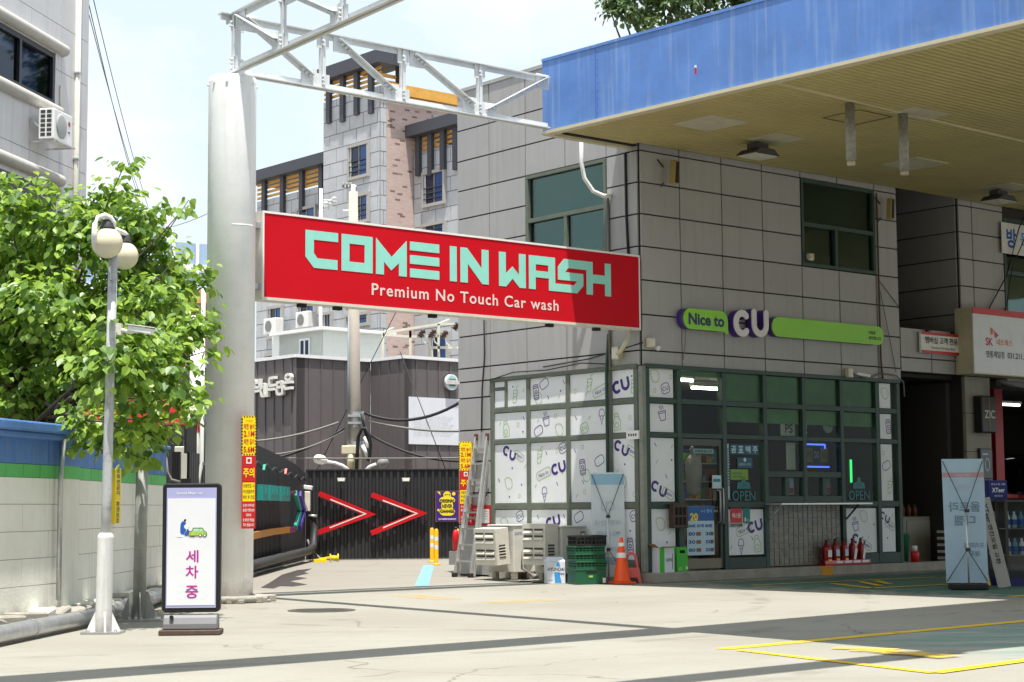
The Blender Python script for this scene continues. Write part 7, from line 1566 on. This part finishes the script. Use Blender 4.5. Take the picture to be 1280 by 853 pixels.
# white cabin on its roof
PC0 = at(402, 448, 53.0); PC0.z = 0; PCm = Fm(PC0, 43.0); zc = PCm.p(402, 413)[1]; xr = PCm.p(480, 430)[0]; PCs = Fm(PC0, -47.0); xl = PCs.p(349, 430)[0]
t = thing('roof_cabin', 'white cabin with pitched edge roof standing on the dark shop roof', 'cabin', PC0 + Vector((0, 0, zt_ - .19)), 43.0); zb = zt_ - .19; M_cabin = mat('white_cabin_panel', (.86, .88, .82), .5, var=.04)
mb = MB(); mb.box(0, xr, 0, 2.6, 0, zc - zb, M_cabin); mb.X = Xs; mb.box(xl, -.0, .0, .05, 0, zc - zb - .003, M_cabin); mb.X = Matrix.Identity(4); mb.build('wall', t)
mb = MB(); mb.slab([(-.18, -.25), (xr + .3, -.25), (xr + .3, -xl + .3), (-.18, -xl + .3)], zc - zb, zc - zb + .10, M_white); mb.build('roof', t)
a, b = PCs.p(375, 424), PCs.p(388, 447); f = MB(); f.X = Xs; f.box(a[0], b[0], -.03, -.001, b[1] - zb, a[1] - zb, M_white); w = f.build('window', t); g = MB(); g.X = Xs; m_ = (a[0] + b[0]) / 2; g.box(a[0] + .07, m_ - .04, -.035, -.031, b[1] - zb + .07, a[1] - zb - .07, M_winb); g.box(m_ + .04, b[0] - .07, -.035, -.031, b[1] - zb + .07, a[1] - zb - .07, M_winb); g.build('pane', w)
# pipe frame with insulators on the roof
t = thing('pipe_frame', 'cream steel frame carrying insulators on the dark shop roof', 'frame', (0, 0, 0)); Yf = 50.5; O = at(520, 450, Yf); O.z = zt_ - .02; t.location = O
pp = lambda x, y, d=0: at(310 + x / 4.74, 360 + y / 4.74, Yf + d) - O
M_fr = flat('cream_frame', (214, 210, 190), .5)
mb = MB()
for (p_, q_) in (((800, 268), (800, 420)), ((962, 255), (962, 410)), ((1130, 215), (1130, 410)), ((1075, 285), (1075, 405)), ((800, 268), (1130, 215)), ((800, 278), (962, 290)), ((1130, 215), (1290, 215)), ((1085, 355), (1290, 352)), ((962, 255), (962, 290)), ((960, 290), (1130, 285))): mb.bar(pp(*p_), pp(*q_), .07, .07, M_fr, up=(0, 1, 0))
for (p_, q_) in (((800, 268), (860, 240)), ((1130, 215), (1190, 190))): mb.bar(pp(*p_), pp(*q_, 2.5), .06, .06, M_fr)
mb.build('frame', t)
for k, (x, y) in enumerate(((1030, 268), (1095, 268), (1165, 275), (1235, 226))): mb = MB(); c = pp(x, y, -.1); mb.lathe([(.03, -.13), (.10, -.12), (.05, -.07), (.10, -.04), (.05, .02), (.10, .05), (.04, .12)], flat('brown_insulator', (70, 45, 35), .3), c, 12, (.6, 0, .8)); mb.build('insulator', t); mb = MB(); mb.tube([c, c + Vector((.05, 0, -.25)), c + Vector((.18, 0, -.38))], .02, M_white, 6); mb.build('jumper_wire', t)
# utility pole with street lights
UP = at(443.5, 588, 46.2); UP.z = 0; t = thing('utility_pole', 'grey concrete utility pole wrapped with cable brackets and coils', 'utility pole', UP); up = lambda x, y, d=0.0: at(400 + x / 8.53, 500 + y / 8.53, UP.y + d) - UP
mb = MB(); zp = (at(443, 240, UP.y)).z; mb.cyl((0, 0, 0), (-.05, 0, zp), .21, flat('pole_concrete', (178, 168, 156), .8, dirt=.2), .12, 18); mb.build('pole', t)
M_gp = flat('blue_grey_pipe', (120, 128, 136), .5); mb = MB(); mb.tube([up(300, 500, -.2), up(308, -900, -.2)], .035, M_gp, 8); mb.build('conduit', t)
mb = MB(); a = up(330, 720, -.22); mb.cyl(a, up(330, 580, -.22), .10, M_cream); mb.build('light_sleeve', t); mb = MB(); b = up(330, 545, -.22); mb.box(b.x - .24, b.x + .24, b.y - .1, b.y + .1, b.z - .08, b.z + .14, M_cream); mb.build('bracket', t, bevel=.02)
for y in (175, 250, 490): mb = MB(); b = up(395, y); mb.lathe([(.20, -.12), (.20, .12)], M_steel, (b.x, 0, b.z), 16, cap=False); mb.box(b.x - .22, b.x + .22, -.26, -.19, b.z - .03, b.z + .03, M_alu); mb.build('clamp', t)
mb = MB(); mb.tube([up(390, 760, -.3), up(400, 520, -.32), up(408, 400, -.33), up(440, 310, -.35), up(490, 300, -.35), up(525, 380, -.35), up(540, 480, -.33), up(525, 620, -.33), up(505, 650, -.33)], .05, M_cable, 8); mb.tube([up(445, 150, -.3), up(460, 240, -.3), up(480, 330, -.3), up(520, 460, -.3), up(515, 560, -.3)], .04, M_cable, 8); mb.build('cable_coil', t)
for (x, y) in ((495, 455), (475, 545)): mb = MB(); b = up(x, y, -.3); mb.cyl(b - Vector((.05, 0, -.15)), b + Vector((.08, 0, -.15)), .05, M_white); mb.build('insulator', t)
for lab, pts, hd in (('street light arm reaching away from the pole over the arrow signs', [(305, 745), (240, 700), (160, 672), (70, 660)], [(-70, 620), (80, 655)]), ('smaller street light with grey oval head beyond the pole', [(490, 745), (530, 710), (600, 685)], [(610, 690), (730, 655)])):
    P3 = [up(*q_, -.4) for q_ in pts]; e = thing('street_light', lab, 'street light', UP + P3[0], 0, 'street lights on the concrete pole'); mb = MB(); mb.tube([q_ - P3[0] for q_ in P3], .04, M_white, 8); mb.build('arm', e)
    mb = MB(); a, b = up(*hd[0], -.4) - P3[0], up(*hd[1], -.4) - P3[0]; d_ = b - a; L_ = d_.length; mb.lathe([(.03, 0), (.10, L_ * .12), (.13, L_ * .4), (.12, L_ * .7), (.05, L_)], M_white if hd[0][0] < 0 else M_grey, a, 14, d_); mb.build('lamp_head', e)
for lab, p0, p1, sag, r_, m in (('silver cable from the pole passing behind the round column', (200, 240), (-900, 450), .12, .03, M_greycable), ('black cable pair below the silver one toward the column', (260, 300), (-900, 660), .25, .035, M_cable), ('second lower silver cable toward the column', (260, 325), (-700, 580), .2, .022, M_greycable), ('thick black cable rising from the pole to the shop wall', (470, 140), (1700, -120), .45, .04, M_cable), ('silver cable from the pole over the white banner', (520, 225), (1600, 330), .10, .03, M_greycable), ('black cable sagging below the white banner', (545, 380), (1700, 640), .25, .035, M_cable), ('thin level wire above the end fence', (-1100, 615), (1600, 618), .02, .018, M_greycable)):
    cable(lab, catenary(UP + up(*p0, -.3), UP + up(*p1, -.9), sag), r_, m)
cable('thin stay wire slanting down past the dark shop', [at(540, 300, 47), at(395, 590, 47)], .012, M_cable); cable('thin stay wire slanting over the white banner', [at(500, 440, 46.5), at(562, 600, 45)], .012, M_cable)

# ------------------------------------------------------------------ stone and brick apartment block
M_apst = mat('pale_blue_stone', (.47, .485, .51), .7, var=.12, scale=.6, dirt=.3, dirtcol=(.26, .27, .29)); M_apj = flat('stone_course_joint', (140, 140, 144), .8)
def brick_mat():
    m = D.materials.new('pink_brick'); m.use_nodes = True; n, l = m.node_tree.nodes, m.node_tree.links; b = n['Principled BSDF']; b.inputs['Roughness'].default_value = .85
    t = n.new('ShaderNodeTexCoord'); mp_ = n.new('ShaderNodeMapping'); mp_.inputs['Rotation'].default_value = (R(90), 0, 0); l.new(t.outputs['Object'], mp_.inputs['Vector'])
    bk = n.new('ShaderNodeTexBrick'); bk.inputs['Scale'].default_value = 1; bk.inputs['Brick Width'].default_value = .26; bk.inputs['Row Height'].default_value = .085; bk.inputs['Mortar Size'].default_value = .008; bk.inputs['Color1'].default_value = (.50, .35, .31, 1); bk.inputs['Color2'].default_value = (.56, .43, .385, 1); bk.inputs['Mortar'].default_value = (.54, .47, .44, 1)
    l.new(mp_.outputs['Vector'], bk.inputs['Vector'])
    b2 = n.new('ShaderNodeTexBrick'); b2.inputs['Scale'].default_value = 1; b2.inputs['Brick Width'].default_value = .26; b2.inputs['Row Height'].default_value = .085; b2.inputs['Mortar Size'].default_value = .0; b2.inputs['Color1'].default_value = (0, 0, 0, 1); b2.inputs['Color2'].default_value = (1, 1, 1, 1); b2.inputs['Bias'].default_value = 0
    l.new(mp_.outputs['Vector'], b2.inputs['Vector']); r_ = n.new('ShaderNodeMapRange'); r_.inputs['From Min'].default_value = .92; r_.inputs['From Max'].default_value = .95; r_.inputs['To Max'].default_value = .8; l.new(b2.outputs['Color'], r_.inputs['Value'])
    x = n.new('ShaderNodeMix'); x.data_type = 'RGBA'; l.new(r_.outputs['Result'], x.inputs['Factor']); l.new(bk.outputs['Color'], x.inputs['A']); x.inputs['B'].default_value = (.10, .055, .05, 1); l.new(x.outputs['Result'], b.inputs['Base Color']); return m
M_brick = brick_mat(); M_roof = flat('dark_roof_fascia', (66, 68, 76), .6); M_slat = mat('orange_wood_slat', (.66, .34, .06), .6, var=.15, scale=3); M_wfr = flat('stone_window_surround', (170, 166, 162), .7)
AQ = at(475, 300, 72.0); AQ.z = 0; ASA = 40.5; PAf = Fm(AQ, ASA); PAs = Fm(AQ, ASA - 90); AX = Matrix.Rotation(R(-90), 4, 'Z')
APT = thing('apartment_block', 'tall grey stone and pink brick apartment block with slatted rooftop frames', 'apartment block', AQ, ASA)
def courses(mb, x0, x1, z0, z1, X, ch=.62, cw=1.0):
    mb.X = X; mb.box(x0, x1, .02, .3, z0, z1, M_apj); r = 0; z = z0
    while z < z1 - .05:
        e = min(z + ch, z1); x = x0 - (cw * .5 if r % 2 else 0)
        while x < x1:
            a, b = max(x, x0), min(x + cw, x1)
            if b - a > .1: mb.box(a + .02, b - .02, 0, .0199, z + .02, e - .02, M_apst)
            x += cw
        z = e; r += 1
    mb.X = Matrix.Identity(4)
def apt_window(X, PM, px0, py0, px1, py1, d=0.0, guard=True):
    a, b = PM.p(px0, py0, d), PM.p(px1, py1, d); zt = PM.p((px0 + px1) / 2, (py0), d)[1]; zb = PM.p((px0 + px1) / 2, (py1), d)[1]
    f = MB(); f.X = X @ Matrix.Translation((0, d, 0)); s_ = .13
    f.box(a[0] - s_, b[0] + s_, -.14, -.001, zt, zt + s_, M_wfr); f.box(a[0] - s_, b[0] + s_, -.14, -.001, zb - s_, zb, M_wfr); f.box(a[0] - s_, a[0], -.13, -.001, zb, zt, M_wfr); f.box(b[0], b[0] + s_, -.13, -.001, zb, zt, M_wfr)
    m_ = (a[0] + b[0]) / 2; f.box(m_ - .04, m_ + .04, -.06, -.03, zb, zt, M_grey); f.box(a[0], a[0] + .06, -.06, -.03, zb, zt, M_white)
    w = f.build('window', APT); g = MB(); g.X = f_X = X @ Matrix.Translation((0, d, 0)); g.box(a[0] + .08, m_ - .05, -.03, -.002, zb, zt, flat('window_dark_blue', (18, 34, 62), .12)); g.box(m_ + .05, b[0], -.03, -.002, zb, zt, flat('window_sky_blue', (30, 72, 130), .10)); g.build('pane', w)
    if guard:
        k = MB(); k.X = f_X
        for j in range(3): k.box(a[0], b[0], -.13, -.10, zb + .2 + j * .22, zb + .24 + j * .22, M_dkgrey)
        k.build('guard_rail', w)
    return a, b, zb
def crown_slats(X, x0, x1, z0, z1, d, nb, fas=.45, over=.7, deep=2.2):
    k = MB(); k.X = X @ Matrix.Translation((0, d, 0)); k.box(x0 - over, x1 + over, -over, deep, z1, z1 + fas, M_roof); k.build('roof', APT)
    k = MB(); k.X = X @ Matrix.Translation((0, d, 0)); z = z0 + .1
    while z < z1 - .1: k.box(x0, x1, .02, .08, z, z + .11, M_slat); z += .21
    k.build('slat_screen', APT)
    k = MB(); k.X = X @ Matrix.Translation((0, d, 0))
    for j in range(nb):
        x = x0 + (x1 - x0) * (j + .5) / nb; k = MB(); k.X = X @ Matrix.Translation((0, d, 0)); k.box(x - .14, x + .14, -.16, .0, z0 - 1.0 - .12 * (j % 2), z1, M_roof); k.build('bracket_post', APT)
# tower: side face from the edge at 405 to the corner, front face in brick
xl = PAs.p(404.5, 200)[0]; zr0 = PAs.p(440, 118)[1]; zr1 = PAs.p(440, 93)[1]; xb = PAf.p(600, 300)[0]; zbk = PAf.p(500, 122)[1]
mb = MB(); courses(mb, xl, -.0, 0, zr0, AX @ Matrix.Translation((0, -.022, 0))); mb.build('wall', APT)
mb = MB(); courses(mb, .0, PAf.p(483, 300)[0], 0, zr0, Matrix.Translation((0, -.025, 0)), cw=PAf.p(483, 300)[0] + .001); mb.build('wall', APT)
mb = MB(); mb.box(PAf.p(483, 300)[0] + .005, xb, .0, .3, 0, zbk, M_brick); mb.build('brick_wall', APT)
mb = MB(); a = PAf.p(541, 200)[0]; b = PAf.p(561, 200)[0]; mb.box(a, b, -.03, -.001, PAf.p(550, 152)[1] - 6, PAf.p(550, 145)[1], M_apst); mb.build('wall', APT)
mb = MB(); mb.box(PAf.p(483, 300)[0], xb, -.4, .5, zbk + .001, zbk + .45, M_slat); mb.build('roof_trim', APT)
crown_slats(AX, xl, 0, zr0, zr1, .0, 4, .55, .4, .48)
k = MB(); pass
for j in range(int((zr1 - zr0 - .2) / .27)): k.box(.05, PAf.p(496, 100)[0], .02, .12, zr0 + .15 + .27 * j, zr0 + .28 + .27 * j, M_slat)
k.build('slat_screen', APT); k = MB(); k.box(PAf.p(496, 100)[0], PAf.p(499, 100)[0], -.3, .1, zr0 - .4, zr1 - .01, M_roof); k.box(.50, PAf.p(501, 100)[0], -.4, 2.0, zr1 + .003, zr1 + .547, M_roof); k.build('roof', APT)
apt_window(AX, PAs, 439, 183, 461, 220); apt_window(AX, PAs, 443, 246, 461, 276); apt_window(AX, PAs, 436, 395, 461, 405)
# low wing behind-left of the tower, and the wing in front-right
PAl = PAs; dl = 1.6; xl0, xl1 = PAs.p(321, 240, dl)[0], xl - .02; zl1 = PAs.p(360, 219.5, dl)[1]; zl0 = PAs.p(360, 243, dl)[1]
mb = MB(); courses(mb, xl0, xl1, 0, zl0, AX @ Matrix.Translation((0, dl, 0))); mb.build('wall', APT); crown_slats(AX, xl0, xl1, zl0, zl1, dl, 5, .5, .45)
apt_window(AX, PAs, 374, 262, 395, 276, dl, False)
dr = PAf.p(517, 250)[0]; WR = PAf.w(dr, 0, 0); PAr = Fm(WR, ASA - 90); XR = Matrix.Translation((dr, 0, 0)) @ AX
xr1 = PAr.p(580, 250)[0]; zr_0, zr_1 = PAr.p(545, 186)[1], PAr.p(545, 166)[1]
mb = MB(); courses(mb, .02, xr1, 0, zr_0, XR); mb.build('wall', APT)
def shiftwin(px0, py0, px1, py1): return apt_window(XR, PAr, px0, py0, px1, py1)
crown_slats(XR, .02, xr1, zr_0, zr_1, .0, 4, .5, .45)
shiftwin(532, 217, 556, 254); shiftwin(532, 282, 556, 300); shiftwin(541, 420, 560, 470)
# windows seen between the sign and the dark shop
wins = [apt_window(AX, PAs, 338, 386, 353, 420, dl, False), apt_window(AX, PAs, 376, 383, 394, 411, dl, False), apt_window(AX, PAs, 406, 394, 415, 410, 0, False), apt_window(AX, PAs, 335, 445, 347, 452, dl, False)]
for lab, px, py in (('white air conditioner hung under the far apartment window', 344, 410), ('white air conditioner hung under the apartment window beside the cabin', 384.5, 402)):
    a = PAs.p(px, py, dl - .5); t = thing('ac_unit', lab, 'air conditioner', PAs.w(a[0], dl - .62, a[1] - .3), ASA - 90, 'air conditioners on the apartment block'); mb = MB(); mb.box(-.5, .5, -.2, .25, 0, .72, M_white); mb.build('casing', t, bevel=.02); mb = MB(); mb.lathe([(.26, 0), (.26, .02)], M_grey, (-.08, -.20, .36), 18, (0, -1, 0)); mb.build('fan_grille', t); mb = MB(); mb.bar((-.4, 0, -.03), (-.4, .6, -.03), .05, .05, M_steel); mb.bar((.4, 0, -.03), (.4, .6, -.03), .05, .05, M_steel); mb.build('bracket', t)
# mast with aerials in front of the block
MA = at(441.5, 300, 60.0); MA.z = 0; t = thing('aerial_mast', 'white aerial mast with small cross arms before the apartment block', 'mast', MA); z_t = at(441, 231, 60).z; mb = MB(); mb.box(-.075, .075, -.075, .075, 0, z_t, M_white); mb.build('pole', t); mb = MB()
for z in (z_t - .05, z_t - .9): mb.bar((-.35, 0, z), (.12, 0, z), .05, .05, M_white)
for x in (-.34, -.22, -.1): mb.lathe([(.05, 0), (.05, .18)], M_grey, (x, 0, z_t - .1), 8)
mb.build('cross_arm', t)
MA = at(401, 300, 60.0); MA.z = 0; t = thing('aerial_mast', 'thin white mast with stacked ring insulators beside the apartment tower', 'mast', MA); z_t = at(401, 236, 60).z; mb = MB(); mb.cyl((0, 0, 0), (0, 0, z_t), .06, M_white); mb.build('pole', t); mb = MB()
for i in range(3): c = at(408 + i * 5, 256 - i * 3, 60) - MA; mb.bar((0, 0, c.z), c, .03, .03, M_white); mb.lathe([(.03, -.18), (.12, -.16), (.05, -.1), (.12, -.05), (.05, .02), (.12, .06), (.03, .1)], M_white, c, 10)
mb.build('cross_arm', t)
# brick house, red shop front and far glass tower seen past the tree
q = at(253, 400, 62.0); q.z = 0; t = thing('brick_house', 'orange brick house with flat cornice behind the tree', 'house', q, 46.0); PH = Fm(q, 46.0 - 90); zt_ = PH.p(240, 382)[1]; x0 = -5.0
mb = MB(); mb.box(0, 1.7, 0, 5, 0, zt_, mat('orange_brick', (.36, .20, .12), .85, var=.12, scale=2)); mb.build('wall', t); mb = MB(); mb.box(-.3, 2.0, -.3, 5.3, zt_, zt_ + .45, flat('orange_cornice', (214, 150, 90), .7)); mb.build('cornice', t)
a, b = PH.p(246, 392), PH.p(250, 412); f = MB(); f.X = AX; f.box(a[0], a[0] + .5, -.04, -.001, b[1], a[1], M_darkfr); f.build('window', t)
q = at(214, 560, 44.0); q.z = 0; t = thing('red_shop', 'low shop with bright red fascia half hidden by leaves', 'shop', q, 8.0); z0, z1 = at(214, 531, 44).z, at(214, 497, 44).z
mb = MB(); mb.box(-5.5, .45, .05, 3, 0, z0, flat('shop_grey', (120, 118, 116), .7)); mb.box(-5.5, .5, .05, 3, z1 + .01, z1 + .4, M_dkgrey); mb.build('wall', t); mb = MB(); mb.box(-5.6, .55, -.05, .0, z0, z1, flat('bright_red_fascia', (214, 50, 52), .5)); mb.build('fascia', t); mb = MB(); mb.box(-1.0, .3, .0, .045, .3, z0 - .3, flat('shop_opening', (40, 40, 44), .5)); mb.build('door', t)
q = at(235, 420, 210.0); q.z = 0; t = thing('glass_tower', 'far white framed glass apartment tower beyond the tree', 'tower', q, 30.0); zt_ = at(235, 304, 210).z
mb = MB(); mb.box(-14, 4, 0, 12, 0, zt_, flat('tower_glass', (150, 172, 200), .2)); mb.build('wall', t); mb = MB()
for z in range(3, int(zt_), 3): mb.box(-14.05, 4.05, -.25, -.01, z, z + .9, flat('tower_white', (225, 228, 232), .6)); mb.box(4.06, 4.3, -.2, 12, z, z + .9, MATS['tower_white'])
for x in range(-14, 5, 3): mb.box(x - .2, x + .2, -.3, -.26, 0, zt_, MATS['tower_white'])
mb.build('facade_grid', t); mb = MB(); mb.box(-8, -3, 3, 8, zt_ + .01, zt_ + 2.5, M_grey); mb.box(-2, -1, 3, 5, zt_ + .01, zt_ + 4, MATS['tower_white']); mb.build('roof', t)
# white pole and meter boxes by the end of the boundary wall
q = gd(240, 735); t = thing('white_pole', 'white pole with a red mark and side conduit beside the round column', 'pole', (q.x, q.y, 0)); zt_ = at(243, 395, q.y).z
mb = MB(); mb.cyl((0, 0, 0), (.04, 0, zt_), .105, M_white, .10, 16); mb.build('pole', t); mb = MB(); mb.lathe([(.107, 0), (.107, .30)], M_pink, (.02, 0, at(240, 541, q.y).z), 16, cap=False); mb.build('red_mark', t)
mb = MB(); e = at(254, 540, q.y).x - q.x; mb.tube([(e, -.1, 4.8), (e, -.1, 2.0), (e - .04, -.12, 1.75), (.08, -.12, 1.5)], .035, M_white, 8); mb.tube([(e - .0, -.02, zt_), (e + .02, -.02, 2)], .02, M_cable, 6)
mb.build('conduit', t); mb = MB()
for py in (525, 582): z = at(240, py, q.y).z; mb.lathe([(.12, 0), (.12, .05)], M_steel, (.02, 0, z), 14); mb.box(-.16, .2, -.13, -.11, z, z + .05, M_steel)
mb.build('clamp', t)
q = at(229, 585, 27.5); mb = MB(); mb.box(-.13, .13, -.08, .08, 0, .52, M_beigeplas); mb.build('meter_box', None, 'pale meter box beside the white pole', 'meter box', loc=(q.x, q.y, at(229, 600, 27.5).z), rz=5, bevel=.01)
q = gd(219, 741); t = thing('steel_gate', 'dark steel gate post between the wall end and the white pole', 'gate post', (q.x, q.y, 0), 0); mb = MB(); mb.box(-.06, .06, -.05, .05, 0, at(219, 565, q.y).z, M_black); mb.build('post', t); mb = MB(); mb.box(.07, .22, .0, .03, .1, 1.7, flat('gate_black', (22, 22, 24), .6)); mb.build('panel', t)
cable('rusty conduit looping from the wall end to the standing sign', [at(207, 572, 26), at(209, 590, 26), at(214, 600, 26), at(225, 603, 26)], .025, M_greycable, 'conduit')

# ------------------------------------------------------------------ unseen blocks added behind the viewpoint to dim low sky and bounce
for i, (x0, x1, h, c, lab) in enumerate(((-46, -14, 14.0, (150, 140, 128), 'long beige building added unseen behind the viewpoint to block low sky'), (-12, 12, 17.0, (120, 116, 112), 'tall grey building added unseen opposite the shop to block low sky'), (14, 52, 14.0, (134, 124, 112), 'brown low building added unseen opposite the station roof to block low sky'))):
    t = thing('sky_blocker', lab, 'building', ((x0 + x1) / 2, -15, 0), 180); w = (x1 - x0) / 2
    mb = MB(); mb.box(-w, w, 0, 8, 0, h, flat('blocker_wall_%d' % i, c, .85, var=.1)); mb.build('wall', t); mb = MB(); mb.box(-w - .2, w + .2, -.2, 8.2, h + .002, h + .4, M_grey); mb.build('roof', t)
    for z in range(1, int(h / 3.3)):
        mb = MB(); mb.box(-w + 1, w - 1, -.06, -.002, z * 3.3 + .8, z * 3.3 + 2.4, flat('blocker_window', (50, 58, 66), .2)); mb.build('window', t)
